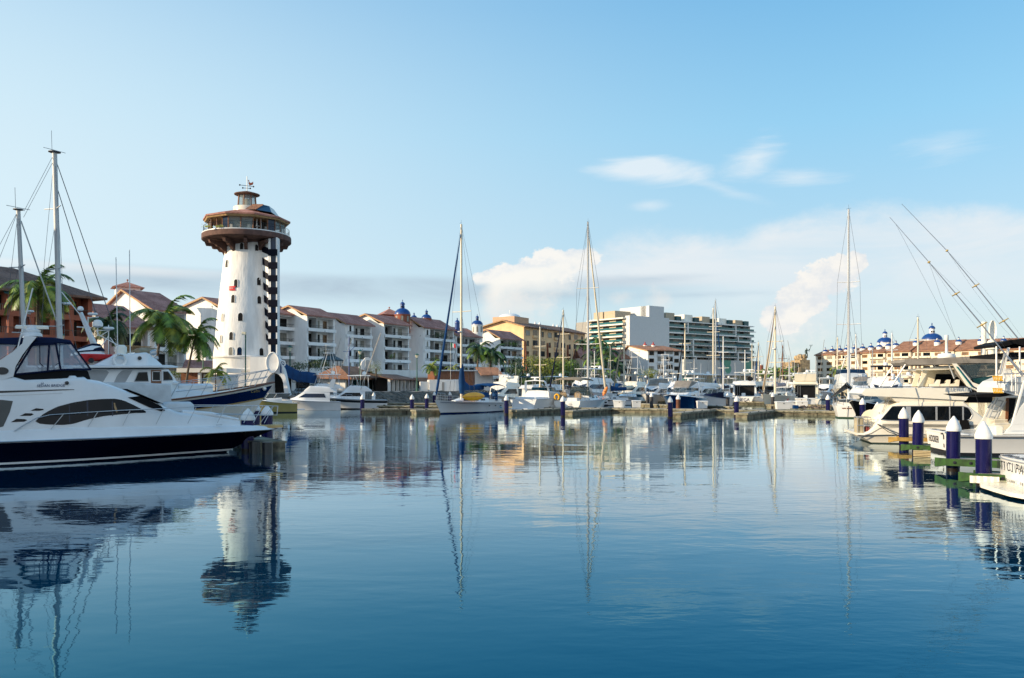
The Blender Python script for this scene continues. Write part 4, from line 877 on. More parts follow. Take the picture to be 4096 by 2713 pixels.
    # right-hand buttress leg and lintel as an outline with the arched passage left open
    mb = MB(); mb.prism([(x, y0, q) for x, q in [(X_(1000), zg), (X_(1000), z_(1428)), (X_(1062), z_(1428)), (X_(1062), zg)]], (0, 1.2, 0))
    a = arc(1098, 1545, 36, 52, pi, 0, 12); 
    for i in range(12):
        (x0, q0), (x1, q1) = a[i], a[i+1]; tz = pw([(X_(1062), z_(1428)), (X_(1112), z_(1428)), (X_(1128), z_(1460)), (X_(1134), z_(1474))]); mb.prism([(x0, y0, q0), (x1, y0, q1), (x1, y0, tz(x1)), (x0, y0, tz(x0))], (0, 1.2, 0))
    mb.prism([(X_(1134), y0, z_(1545)), (X_(1138), y0, zg), (X_(1158), y0, zg), (X_(1134), y0, z_(1474))], (0, 1.2, 0)); mb.build('buttress_wall', STUC, b)
    mb = MB(); mb.box(X_(1064), X_(1134), y0+4, y0+4.2, zg, z_(1490)); mb.build('passage_back', DARK, b)
    mb = MB(); mb.lathe([(1.12, 0), (1.12, .12), (1.05, .2), (.98, .12), (.9, .1), (.02, .1)], (0, 0, 0), 32, True, .88, 1.42); d = mb.build('round_plaque', STUC, b, 40); d.rotation_euler = (pi/2, 0, 0); d.location = (X_(1091), y0-.02, z_(1451))
    mb = MB(); mb.tube([(X_(1127)+(.1+.42*t)*cos(t*9), y0+.4, z_(1456)+(.1+.42*t)*sin(t*9)) for t in [i/24 for i in range(25)]], .12, 6); mb.build('scroll', STUC, b, 40)
    mb = MB(); mb.prism([(x, y0-.1, q) for x, q in arc(900, 1600, 28, 62, pi, 0, 12)], (0, .3, 0)); q = mb.build('arched_recess', SHADEW, b);  # flat arch panel, recess shade carried by its darker colour
lighthouse()
def awning():
    b = thing('barrel_awning', 'long blue barrel awning running down the stair beside the lighthouse', 'awning', tuple(P(1128, 1470, 122)))
    path = [P(1128, 1468, 119), P(1160, 1488, 121), P(1200, 1508, 124), P(1228, 1508, 126), P(1262, 1514, 128)]; o = b.location
    rings = []
    for i, p in enumerate(path):
        r = 1.0; rings.append([(p.x-o.x+.2*0, p.y-o.y+r*cos(pi*j/8), p.z-o.z-.5+1.35*sin(pi*j/8)-(.35 if j in (0, 8) else 0)) for j in range(9)])
    mb = MB(); mb.loft(rings, False, False); mb.build('canopy', BLUEC, b, 60)
    for p in (path[2], path[4]):
        for d in (-1, 1): mb = MB(); mb.tube([(p.x-o.x, p.y-o.y+d, p.z-o.z-.7), (p.x-o.x, p.y-o.y+d, QZ-o.z)], .06); mb.build('post', BLK, b)
    mb = MB(); sb = mb
    for i in range(10): mb.box(i*.55, i*.55+.6, 0, 2.2, -i*.32-.05, -i*.32+.05)
    q = mb.build('stair_flight', mat('dark_steps', (.06, .05, .05), .8), label='dark open stair coming down beside the lighthouse arch', cat='stairs'); q.location = P(1140, 1512, 123)
    r = MB()
    for d in (.9, .5): r.tube([(0, 0, d), (5.5, 0, d-3.2)], .035)
    for i in range(6): r.tube([(i*1.1, 0, -i*.64), (i*1.1, 0, -i*.64+.95)], .03)
    r.build('handrail', BLK, q)
awning()
# ---------------------------------------------------------------- gazebo, shrine arch, terrace things
def gazebo():
    D_ = 166; b = thing('gazebo', 'dark octagonal gazebo on the terrace between the first condominiums', 'gazebo', (GX(1324, D_).x, D_, 6.3)); n = 8; s = D_/F
    h = zz(1444, D_)-6.3
    ng = lambda r, q: [(r*cos(2*pi*j/n), r*sin(2*pi*j/n), q) for j in range(n)]
    mb = MB(); mb.loft([ng(2.6, h), ng(2.6, h+.15), ng(.75, h+1.15)]); mb.loft([ng(.95, h+1.2), ng(.95, h+1.28), ng(.05, h+1.9)]); mb.build('roof', mat('slate_roof', (.03, .05, .06), .5), b)
    for j in range(n): a = 2*pi*j/n; mb = MB(); mb.tube([(2.4*cos(a), 2.4*sin(a), 0), (2.4*cos(a), 2.4*sin(a), h)], .07); mb.build('post', BLK, b)
    b = thing('shrine_arch', 'white curly bell gable with arched niche on the terrace edge', 'arch', (GX(1471, 163).x, 163, 5.9), .35); s = 163/F
    o = [(-35, 0), (-35, 18), (-28, 24), (-25, 36), (-21, 43), (-15, 48), (-11, 55), (-5, 58), (0, 59)]; o = o+[(-x, y) for x, y in reversed(o[:-1])]
    mb = MB(); mb.prism([(x*s, 0, y*s) for x, y in o], (0, .8, 0)); mb.build('gable', STUC, b)
    mb = MB(); mb.poly([(x, -.02, q) for x, q in arch(1.3, 2.2, z0=.25)]); mb.build('niche', SHADEW, b)  # flat patch, its grey stands for the shade inside the niche
    mb = MB(); mb.box(-.8, .8, -.5, -.03, -.1, .1); [mb.box(-.75+i*.2, -.72+i*.2, -.5, -.47, .1, .75) for i in range(8)]; mb.build('niche_balcony', BLK, b)
gazebo()
# ---------------------------------------------------------------- lamp posts and poles
def lamp_post():
    b = thing('lamp_post', 'x', 'lamp post', (0, 0, QZ)); h = 9.0
    mb = MB(); mb.lathe([(.22, 0), (.2, .5), (.1, .7), (.07, h-1.2), (.14, h-1.1), (.05, h-1.0)], n=8); mb.build('post', LAMPG, b)
    mb = MB(); mb.lathe([(.12, h-1.0), (.3, h-.3)], n=6); mb.build('lantern', LANT, b)
    mb = MB(); mb.lathe([(.36, h-.3), (.2, h-.08), (.06, h), (.03, h+.2)], n=6); mb.build('lantern_cap', LAMPG, b)
    return b
lp = lamp_post()
for i, (px, D_, top, lab) in enumerate([(1160, 128, 1380, 'green lamp post between the lighthouse and the blue awning'), (812, 122, 1360, 'green lamp post beside the shorter palm, left of the lighthouse'),
     (1440, 154, 1396, 'green lamp post in front of the shrine arch'), (1668, 158, 1412, 'green lamp post in front of the waterside bar'), (2023, 190, 1437, 'green lamp post in front of the yellow hotel corner'), (248, 112, 1330, 'lamp post in front of the terracotta block, mostly hidden by the flybridge')]):
    o = lp if i == 0 else copy_tree(lp)
    o.location = GX(px, D_, QZ); o['label'] = lab; o['group'] = 'green lantern posts along the promenade'
    o.scale = (1.3, 1.3, (zz(top, D_)-QZ)/9.2)
b = thing('flood_light_pole', 'thin dark pole with a boxy light in front of the lighthouse', 'light pole', tuple(GX(982, 112, 0)))
mb = MB(); mb.tube([(0, 0, 1), (0, 0, zz(1328, 112))], .09); mb.build('pole', LAMPG, b); mb = MB(); mb.box(-.5, .05, -.15, .15, zz(1340, 112), zz(1328, 112)); mb.build('light_box', LANT, b)
b = thing('blue_derrick', 'blue pole with crossarm standing before the first condominiums', 'pole', tuple(GX(1396, 150, QZ))); mb = MB(); mb.tube([(0, 0, 0), (0, 0, zz(1346, 150)-QZ)], .1); mb.tube([(0, 0, zz(1410, 150)-QZ), (1.1, 0, zz(1386, 150)-QZ)], .05); mb.tube([(-1.1, 0, zz(1407, 150)-QZ), (0, 0, zz(1407, 150)-QZ)], .05); mb.build('mast', BLUED, b)
# white pier-head pergola in front of the lighthouse
def fuel_pergola():
    b = thing('white_pergola', 'flat white pergola with dark skylight strip in front of the lighthouse foot', 'pergola', tuple(GX(706, 110, 0))); s = 110/F; X = lambda px: (px-706)*s; z = lambda py: zz(py, 110)
    mb = MB(); mb.box(X(706), X(906), 0, 6, z(1490), z(1473)); mb.build('fascia', W, b)
    mb = MB(); mb.box(X(706), X(786), 1.5, 6, -1, z(1491)); mb.build('back_room', WOOD, b)
    mb = MB(); mb.box(X(797), X(893), 1.5, 6, -1, z(1497)); mb.build('wall', CONC, b); mb = MB(); mb.box(X(800), X(822), 1.4, 1.48, z(1525), z(1515)); mb.build('window', GLD, b)
    for px in (788, 893): mb = MB(); mb.box(X(px), X(px+9), .3, .9, -1, z(1491)); mb.build('pillar', W, b)
fuel_pergola()
# ---------------------------------------------------------------- vegetation
def palm_crown(r, nf, seed, droop=1., m=LEAF, up=.6):
    random.seed(seed); mb = MB()
    for i in range(nf):
        a = 2*pi*i/nf*2.4+random.uniform(-.25, .25); e0 = lerp(1.25, -.35, (i/nf)**.8)*up/.6+random.uniform(-.12, .12); L = r*random.uniform(.85, 1.12)
        p = Vector((0, 0, 0)); d = Vector((cos(a)*cos(e0), sin(a)*cos(e0), sin(e0))); sp_ = [p.copy()]; ds = []; ns = 9
        for k_ in range(ns):
            p = p+d*(L/ns); sp_.append(p.copy()); ds.append(d.copy()); d = (d+Vector((0, 0, -.2*droop*(1+.12*k_)))).normalized()
        ds.append(d); mb.mat(random.choice([0, 0, 1]))
        mb.tube(sp_, [.045*(1-.8*j/ns) for j in range(ns+1)], 3, False)
        for j in range(42):
            t = .1+.9*j/42; f = t*ns; q = min(ns-1, int(f)); c = sp_[q].lerp(sp_[q+1], f-q); dd = ds[q]; side = dd.cross(Vector((0, 0, 1)))
            if side.length < .1: side = Vector((sin(a), -cos(a), 0))
            side.normalize(); ll = r*.3*sin(pi*min(1, (.18+t*.8)))**.7*random.uniform(.8, 1.1); wd = dd*(.06*r/3.2)
            for s_ in (-1, 1):
                tip = c+side*s_*ll*.75+dd*ll*.5+Vector((0, 0, -ll*random.uniform(.25, .6))); mb.add([c-wd, c+wd, tip], [(0, 1, 2)])
    return mb
def palm(px, py, D_, base=QZ, r=3.2, lean=0., label='', seed=1, nf=22, m=LEAF, m2=LEAFY, tr=.16, group='palms along the shore', nuts=True, droop=1.):
    top = P(px, py, D_); h = top.z-base
    b = thing('palm_tree', label, 'palm tree', (top.x-lean, top.y, base), 0, group)
    mb = MB(); pts = [Vector((lean*(t**1.6), 0, h*t)) for t in [i/10 for i in range(11)]]; mb.tube(pts, [tr*(1.5 if i == 0 else 1.15-.05*i) for i in range(11)], 8); mb.build('trunk', TRUNK, b, 60)
    mb = palm_crown(r, nf, seed, droop); c = mb.build('crown', [m, m2], b); c.location = (lean, 0, h)
    if nuts:
        mb = MB(); [mb.ball((lean+.3*cos(k_), .3*sin(k_), h-.25), .16, 6) for k_ in range(5)]; mb.build('coconuts', LEAFY, b)
    return b
palm(655, 1278, 107, r=5.6, lean=1.3, label='tallest green palm, between the left condominium and the lighthouse', seed=11, nf=26, tr=.22)
palm(783, 1345, 109, r=4.4, lean=1.4, label='shorter leaning palm just left of the lighthouse', seed=12, nf=22, tr=.17)
palm(152, 1155, 100, r=5.2, lean=.1, label='big palm between the two ketch masts', seed=13, nf=24, tr=.26)
palm(432, 1290, 110, r=4.1, lean=-.2, label='dark leaved palm in front of the left condominium gable', seed=14, nf=22, m=LEAFD, m2=LEAF, droop=1.2)
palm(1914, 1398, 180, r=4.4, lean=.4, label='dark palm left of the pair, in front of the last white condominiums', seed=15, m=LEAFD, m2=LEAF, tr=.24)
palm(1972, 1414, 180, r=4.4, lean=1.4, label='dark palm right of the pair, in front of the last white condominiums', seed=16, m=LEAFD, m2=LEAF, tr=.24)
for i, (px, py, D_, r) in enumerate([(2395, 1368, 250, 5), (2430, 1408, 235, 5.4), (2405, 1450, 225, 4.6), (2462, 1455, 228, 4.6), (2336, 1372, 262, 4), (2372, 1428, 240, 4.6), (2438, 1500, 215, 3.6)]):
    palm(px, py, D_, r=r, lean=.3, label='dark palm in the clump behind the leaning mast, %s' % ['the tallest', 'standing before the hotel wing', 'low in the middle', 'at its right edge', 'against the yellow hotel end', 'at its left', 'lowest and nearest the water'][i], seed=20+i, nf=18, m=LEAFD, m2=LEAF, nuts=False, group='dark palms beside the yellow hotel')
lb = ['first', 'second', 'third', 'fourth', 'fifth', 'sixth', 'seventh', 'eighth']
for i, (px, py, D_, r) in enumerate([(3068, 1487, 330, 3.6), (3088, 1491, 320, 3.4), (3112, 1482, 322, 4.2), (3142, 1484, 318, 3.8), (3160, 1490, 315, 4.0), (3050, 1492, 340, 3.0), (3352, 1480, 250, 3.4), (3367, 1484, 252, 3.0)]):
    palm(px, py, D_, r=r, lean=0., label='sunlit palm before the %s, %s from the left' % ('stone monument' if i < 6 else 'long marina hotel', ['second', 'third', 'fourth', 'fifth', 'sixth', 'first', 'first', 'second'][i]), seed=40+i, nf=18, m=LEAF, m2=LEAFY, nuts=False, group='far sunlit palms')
palm(862, 1490, 106, base=1, r=2.6, lean=0.0, label='small bright young palm at the lighthouse foot', seed=60, nf=10, m=LEAFY, m2=LEAFY, nuts=False, tr=.1)
palm(1727, 1468, 160, base=QZ+4, r=2.6, label='small planted palm on the terrace left of the furled blue sail', seed=61, nf=14, nuts=False, tr=.12)
palm(1810, 1476, 176, base=QZ+4, r=2.2, label='small planted palm on the terrace right of the furled blue sail', seed=62, nf=14, nuts=False, tr=.1, m=LEAFY)
def bush(px, py, D_, rx, rz, label, seed=1, m=BUSH, n=900, ry=None, z0=None, name='shrub', cat='shrub'):
    random.seed(seed); c = P(px, py, D_); b = thing(name, label, cat, (c.x, c.y, z0 if z0 is not None else c.z-rz)); c0 = Vector((0, 0, c.z-b.location.z)); mb = MB(); ry = ry or rx*.7
    lumps = [Vector((random.uniform(-.75, .75)*rx, random.uniform(-.6, .6)*ry, random.uniform(-.4, .6)*rz)) for _ in range(9)]
    for i in range(n):
        l = random.choice(lumps); v = Vector((random.gauss(0, 1), random.gauss(0, 1), random.gauss(0, 1))).normalized()*random.uniform(.8, 1.05)
        p = c0+l+Vector((v.x*rx*.45, v.y*ry*.5, v.z*rz*.5)); s_ = random.uniform(.07, .17)*max(rx, rz)*.6
        t1_ = Vector((random.gauss(0, 1), random.gauss(0, 1), random.gauss(0, 1))).normalized()*s_; t2_ = v.cross(t1_)*.8
        mb.add([p, p+t1_, p+t1_*.5+t2_], [(0, 1, 2)])
    mb.build('foliage', m, b); mb = MB(); mb.tube([(0, 0, -.4), (0, 0, c0.z)], .12*rz*.5+.05, 5); mb.build('stem', TRUNK, b); return b
bush(1504, 1474, 158, 1.3, 1.8, 'climbing green shrub right of the shrine arch', 1, LEAFY)
bush(1500, 1590, 149, 3.4, 1.0, 'green weeds covering the stone bank by the tiled shop', 2, BUSH, 1500)
bush(1342, 1478, 160, 3.0, 1.1, 'dark terrace shrubs around the gazebo', 3, LEAFD)
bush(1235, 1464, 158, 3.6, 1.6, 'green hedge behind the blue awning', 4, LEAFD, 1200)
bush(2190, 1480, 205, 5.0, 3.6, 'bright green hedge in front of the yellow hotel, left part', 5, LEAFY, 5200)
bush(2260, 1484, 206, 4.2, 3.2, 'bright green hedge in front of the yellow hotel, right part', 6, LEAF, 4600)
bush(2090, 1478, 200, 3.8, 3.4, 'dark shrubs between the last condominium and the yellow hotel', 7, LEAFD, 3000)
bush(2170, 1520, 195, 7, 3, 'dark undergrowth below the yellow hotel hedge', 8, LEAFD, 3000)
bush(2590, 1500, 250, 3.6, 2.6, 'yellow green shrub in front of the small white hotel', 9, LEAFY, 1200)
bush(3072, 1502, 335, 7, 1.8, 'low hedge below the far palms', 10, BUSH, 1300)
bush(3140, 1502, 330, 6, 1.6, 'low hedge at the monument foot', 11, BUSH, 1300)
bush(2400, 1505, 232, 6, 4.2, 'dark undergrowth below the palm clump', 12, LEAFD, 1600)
bush(3388, 1500, 255, 4, 1.6, 'small hedge before the long hotel', 13, LEAF, 700)
bush(760, 1500, 132, 3.4, .7, 'clipped green hedge behind the white pergola', 14, LEAFY, 700)
bush(1950, 1470, 190, 2.4, 2.2, 'dark garden shrub under the pair of palms', 15, LEAFD, 700)
# ---------------------------------------------------------------- boat building helpers (local x forward to the bow, y to port, z up from the water)
class Boat:
    def __init__(s, label, loc, rz, cat='motor boat', name='motor_boat', group=None):
        s.o = thing(name, label, cat, tuple(loc), rz, group); s.loc = Vector(loc); s.rz = rz; s.near = -1
    def T(s, px, py, y=None):
        """where the sight line through a photo pixel meets the boat's fore-and-aft plane at half-beam y"""
        d = Vector(((px-CX)/F, 1, -(py-YH)/F)); c, n = cos(s.rz), sin(s.rz); o = Vector((0, 0, H))-s.loc
        ol = Vector((o.x*c+o.y*n, -o.x*n+o.y*c, o.z)); dl = Vector((d.x*c+d.y*n, -d.x*n+d.y*c, d.z))
        k_ = (y-ol.y)/dl.y; p = ol+dl*k_; return (p.x, p.z)
    def hull(s, L, B, fs, fb, rake=1.4, wl=.78, p=2.3, stern=.88, bands=(), mats=(GEL,), trake=.0, q=1.9, below=.45, n=26, mid=.5, deckm=None, foot=.0):
        """bands: list of (height fraction where it starts, material index), from the water up"""
        s.L, s.B = L, B; s.zs = lambda t: fs+(fb-fs)*t**q
        def hb(t, pp=p): return B/2*((stern+(1-stern)*sin(pi/2*min(1, t/mid))) if t < mid else max(0.012, 1-((t-mid)/(1-mid))**pp))
        s.hb = hb; hs = [-1]+sorted(set([0, .12, .3, .5, .7, .85, 1]+[h for h, _ in bands])); band = lambda h: ([0]+[m for hh, m in bands if h >= hh-1e-6])[-1]
        mb = MB(); rings = []
        for i in range(n+1):
            t = i/n; t = t**.85 if t > 0 else 0; zd = s.zs(t); r = []
            for h in hs:
                hh = max(0, h); xw = t*(L-rake); xs = t*L; e = hh**1.15
                x = lerp(xw, xs, e)-trake*(1-t)**6*(1-hh)*-1; 
                b = lerp(hb(t, p*.72)*wl*(1-foot*(t**2)), hb(t), hh**1.5)
                z = zd*hh
                if h < 0: b *= .62; z = -below; x = lerp(xw, xw-.4, t)
                r.append((x, b, z))
            rings.append(r)
        m = len(hs); vs = [(x, -b, z) for r in rings for x, b, z in r]+[(x, b, z) for r in rings for x, b, z in r]; off = (n+1)*m; fs_, mi = [], []
        for i in range(n):
            for j in range(m-1):
                a = i*m+j; k_ = band((max(0, hs[j])+max(0, hs[j+1]))/2) if hs[j] >= 0 else len(mats)-1
                fs_ += [(a, a+m, a+m+1, a+1), (off+a, off+a+1, off+a+m+1, off+a+m)]; mi += [k_, k_]
            a, b_ = i*m+m-1, i*m+2*m-1; fs_.append((a, b_, off+b_, off+a)); mi.append(0 if deckm is None else deckm)
            fs_.append((i*m, off+i*m, off+i*m+m, i*m+m)); mi.append(len(mats)-1)
        for j in range(m-1): fs_.append((j, j+1, off+j+1, off+j)); mi.append(band(max(0, (hs[j]+hs[j+1])/2)))
        mb.v, mb.f, mb.m = vs, fs_, mi; s.hull_o = mb.build('hull', list(mats), s.o, 38); return s
    def side(s, t, h=1.0, inset=0.): return s.hb(t)-inset
    def sheer(s, t, up=0., inset=.05, sg=-1): return Vector((t*s.L-inset*(t > .97)*2, sg*max(0., s.hb(t)-inset), s.zs(t)+up))
    def rubrail(s, m=STEEL, r=.035, name='rub_rail', up=-.02, t0=0, t1=1.):
        mb = MB()
        for sg in (-1, 1): mb.tube([s.sheer(lerp(t0, t1, i/24), up, -.01, sg) for i in range(25)], r, 4)
        return mb.build(name, m, s.o, 40)
    def rail(s, t0, t1, h=.6, n=6, r=.016, mids=(), m=STEEL, name='bow_rail', inset=.12, close=True, lean=.1, h0=None):
        mb = MB(); hh = lambda t: h if h0 is None else lerp(h0, h, min(1, (t-t0)/(t1-t0)*3))
        pt = lambda t, k_, sg: s.sheer(t, hh(t)*k_, inset, sg)+Vector((lean*k_, 0, 0))
        for f in (1.,)+tuple(mids):
            A_ = [pt(lerp(t0, t1, i/16), f, -1) for i in range(17)]; B_ = [pt(lerp(t0, t1, i/16), f, 1) for i in range(17)]
            if close: mb.tube(A_+B_[::-1], r, 5)
            else: mb.tube(A_, r, 5); mb.tube(B_, r, 5)
        for i in range(n+1):
            t = lerp(t0, t1, i/n)
            for sg in (-1, 1): mb.tube([pt(t, 0, sg)-Vector((lean, 0, 0)), pt(t, 1., sg)], r, 4)
        return mb.build(name, m, s.o)
    def body(s, name, zb, zt, wb, wt, m=GEL, rr=.12, n=24, x0=None, x1=None, camber=.08, smooth=50, parent=None):
        """lofted superstructure; zb, zt, wb, wt are point lists over x"""
        fb, ft, gb, gt = pw(zb), pw(zt), pw(wb), pw(wt); xa = min(x for x, _ in zt) if x0 is None else x0; xb = max(x for x, _ in zt) if x1 is None else x1
        xs = sorted(set([lerp(xa, xb, i/n) for i in range(n+1)]+[x for x, _ in zt if xa < x < xb])); rings = []
        for x in xs:
            b, t, w0, w1 = fb(x), max(ft(x), fb(x)+.01), gb(x), gt(x); r = min(rr, (t-b)*.45, w1*.5)
            h = [(w0, b), (lerp(w0, w1, .5), (b+t-r)/2), (w1, t-r), (w1-r*.3, t-r*.3), (max(.0, w1-r), t)]
            rings.append([(x, -y, z) for y, z in h]+[(x, 0, t+camber*min(1, (t-b)))]+[(x, y, z) for y, z in reversed(h)])
        mb = MB(); mb.loft(rings); o = mb.build(name, m, parent or s.o, smooth)
        def Y(x, z):
            b, t, w0, w1 = fb(x), max(ft(x), fb(x)+.01), gb(x), gt(x); r = min(rr, (t-b)*.45, w1*.5); return lerp(w0, w1, max(-.2, min(1.0, (z-b)/max(.01, t-r-b))))
        return o, Y
    def decal(s, pts, Y, name='window', m=GLD, off=.012, both=True, n=16, parent=None, frame=None):
        """a pane that follows the side surface; pts = outline in local (x, z)"""
        xs0, xs1 = min(p[0] for p in pts), max(p[0] for p in pts); q = pts+[pts[0]]; cols = []
        for i in range(n+1):
            x = lerp(xs0+1e-4, xs1-1e-4, i/n); zz_ = []
            for (xa, za), (xb, zb) in zip(q, q[1:]):
                if (xa-x)*(xb-x) <= 0 and abs(xa-xb) > 1e-7: zz_.append(za+(zb-za)*(x-xa)/(xb-xa))
            if zz_: cols.append((x, min(zz_), max(zz_)))
        out = []
        for sg in ((-1, 1) if both else (s.near,)):
            mb = MB(); r = [[(x, sg*(Y(x, lerp(a, b, k_/3))+off), lerp(a, b, k_/3)) for k_ in range(4)] for x, a, b in cols]; mb.loft(r, False, False)
            o = mb.build(name, m, parent or s.o); out.append(o)
            if frame is not None:
                f = MB(); lo = [(x, sg*(Y(x, a)+off), a) for x, a, b in cols]; hi = [(x, sg*(Y(x, b)+off), b) for x, a, b in cols]; f.tube(lo+hi[::-1]+[lo[0]], .022, 4); f.build('frame', frame, o)
        return out
    def px(s, pts, y): return [s.T(a, b, y) for a, b in pts]
    def box(s, name, x0, x1, w, z0, z1, m, b=.05, yc=0.): mb = MB(); mb.bbox(x0, x1, yc-w, yc+w, z0, z1, b); return mb.build(name, m, s.o, 40)
    def tubes(s, name, lines, m=STEEL, r=.018, n=5, mirror=False, parent=None):
        mb = MB()
        for l in lines:
            mb.tube(l, r, n)
            if mirror: mb.tube([(x, -y, z) for x, y, z in l], r, n)
        return mb.build(name, m, parent or s.o)
    def slab(s, name, pts, w, m, th=None, w2=None, parent=None, y=0.):
        """side outline in (x,z) extruded to half width w"""
        mb = MB(); mb.prism([(x, y-w, z) for x, z in pts], (0, 2*w, 0)); return mb.build(name, m, parent or s.o)
    def plates(s, name, pts, w, th, m):
        """the same outline as two thin side plates"""
        out = []
        for sg in (-1, 1): mb = MB(); mb.prism([(x, sg*w, z) for x, z in pts], (0, -sg*th, 0)); out.append(mb.build(name, m, s.o))
        return out
    def radar(s, x, z, y=0., r=.3, kind='dome', m=W):
        mb = MB()
        if kind == 'dome': mb.lathe([(r*.5, 0), (r, .06), (r*1.0, r*.9), (r*.7, r*1.45), (r*.3, r*1.6), (.01, r*1.62)], (x, y, z), 14)
        elif kind == 'flat': mb.lathe([(r*.6, 0), (r, .05), (r, r*.42), (r*.8, r*.55), (.01, r*.58)], (x, y, z), 14)
        else:
            mb.lathe([(.16, 0), (.2, .12), (.12, .3)], (x, y, z), 10); mb.bbox(x-.09, x+.09, y-r*2.2, y+r*2.2, z+.3, z+.45, .04)
        return mb.build('radar', m, s.o, 40)
    def mastrig(s, x, h, r=.09, z0=1.2, m=ALU, spread=(.45, .72), hw=.09, bowx=None, sternx=0., furl=None, lean=0., rig=True, boomL=None, cover=None, beam=None, nring=1., wire=.012, boomz=1.3, boomdir=-1, furlr=.07, spw=None):
        beam = beam or s.B/2; T_ = Vector((x+lean, 0, h)); base = Vector((x, 0, z0)); at = lambda q: base.lerp(T_, (q-z0)/(h-z0))
        mb = MB(); mb.tube([base, at(lerp(z0, h, .6)), T_], [r, r*.95, r*.75], 8); mo = mb.build('mast', m, s.o, 60)
        sp_ = []
        for f in spread:
            z = lerp(z0, h, f); w_ = (spw or beam*.8)*(1-.25*f); p = at(z); mb = MB(); mb.tube([p+Vector((-.1, -w_, .05)), p, p+Vector((-.1, w_, .05))], r*.3+.008, 5); mb.build('spreader', m, mo); sp_.append((p, w_))
        mb = MB(); mb.tube([T_, T_+Vector((0, 0, .5))], .012, 4); mb.tube([T_+Vector((0, -.25, .12)), T_+Vector((.3, .25, .12))], .014, 4); mb.build('masthead_aerial', DSTAY, mo)
        bowx = s.L-.2 if bowx is None else bowx
        if rig:
            mb = MB()
            for sg in (-1, 1):
                q = [Vector((x-.2, sg*beam*.93, s.zs(.5)))]+[p+Vector((-.1, sg*w_, .05)) for p, w_ in sp_]+[T_]; mb.tube(q, wire, 4)
                mb.tube([Vector((x-.6, sg*beam*.9, s.zs(.45))), sp_[-1][0]], wire, 4); mb.tube([Vector((x+.4, sg*beam*.9, s.zs(.55))), sp_[0][0]], wire, 4)
            mb.tube([Vector((sternx+.1, 0, s.zs(0)+.2)), T_], wire, 4); mb.tube([Vector((x-.16, .05, z0+1)), T_+Vector((-.14, .05, 0))], wire, 4)
            mb.tube([Vector((bowx, 0, s.zs(1))), T_], wire, 4); mb.build('standing_rigging', DSTAY, s.o)
        if furl is not None:
            a = Vector((bowx-.1, 0, s.zs(1)+.5)); b = at(h*.96); mb = MB(); mb.tube([a.lerp(b, t) for t in (0, .04, .3, .6, .9, 1)], [furlr*.4, furlr*1.2, furlr*1.1, furlr*.85, furlr*.5, furlr*.25], 6); mb.build('furled_sail', furl, s.o, 60)
        if boomL:
            z = z0+boomz; d = boomdir; mb = MB(); mb.tube([(x+.1*d, 0, z), (x+boomL*d, 0, z+.1)], .07, 6); mb.build('boom', m, s.o, 60)
            if cover is not None:
                random.seed(int(x*100)); rings = []
                for i in range(15):
                    t = i/14; c = Vector((x+d*(.02+boomL*.98*t), 0, z+.1*t)); hgt = lerp(1.9 if z0 < 3 and h > 17 else .9, .32, min(1, t*2.6)**.5)+random.uniform(-.03, .03); wd = lerp(.3, .17, t)
                    rings.append([c+Vector((0, -wd*.9, -.18)), c+Vector((0, -wd, .1)), c+Vector((0, -wd*.45, hgt*.7)), c+Vector((0, 0, hgt)), c+Vector((0, wd*.45, hgt*.7)), c+Vector((0, wd, .1)), c+Vector((0, wd*.9, -.18)), c+Vector((0, 0, -.28))])
                mb = MB(); mb.loft(rings); mb.build('sail_cover', cover, s.o, 60)
        return mo
    def bimini(s, x0, x1, w, z, m, drop=.25, h=.9, posts=True):
        rings = []
        for i in range(9):
            t = i/8; x = lerp(x0, x1, t); dz = -drop*abs(2*t-1)**2.4; rings.append([(x, w*cos(pi*j/8)*1.0, z+dz+.26*sin(pi*j/8)) for j in range(9)])
        mb = MB(); mb.loft(rings, False, False); mb.loft([[(a, b, c-.03) for a, b, c in r] for r in rings], False, False); o = mb.build('bimini_top', m, s.o, 60)
        if posts: s.tubes('bimini_frame', [[(x0+.1, -w, z-drop), (lerp(x0, x1, .5)-.2, -w, z-h-drop)], [(x1-.1, -w, z-drop), (lerp(x0, x1, .5)+.2, -w, z-h-drop)], [(lerp(x0, x1, .5), -w, z), (lerp(x0, x1, .5), -w, z-h-drop)]], mirror=True, r=.016)
        return o
def heading(dx, dy): return atan2(dy, dx)
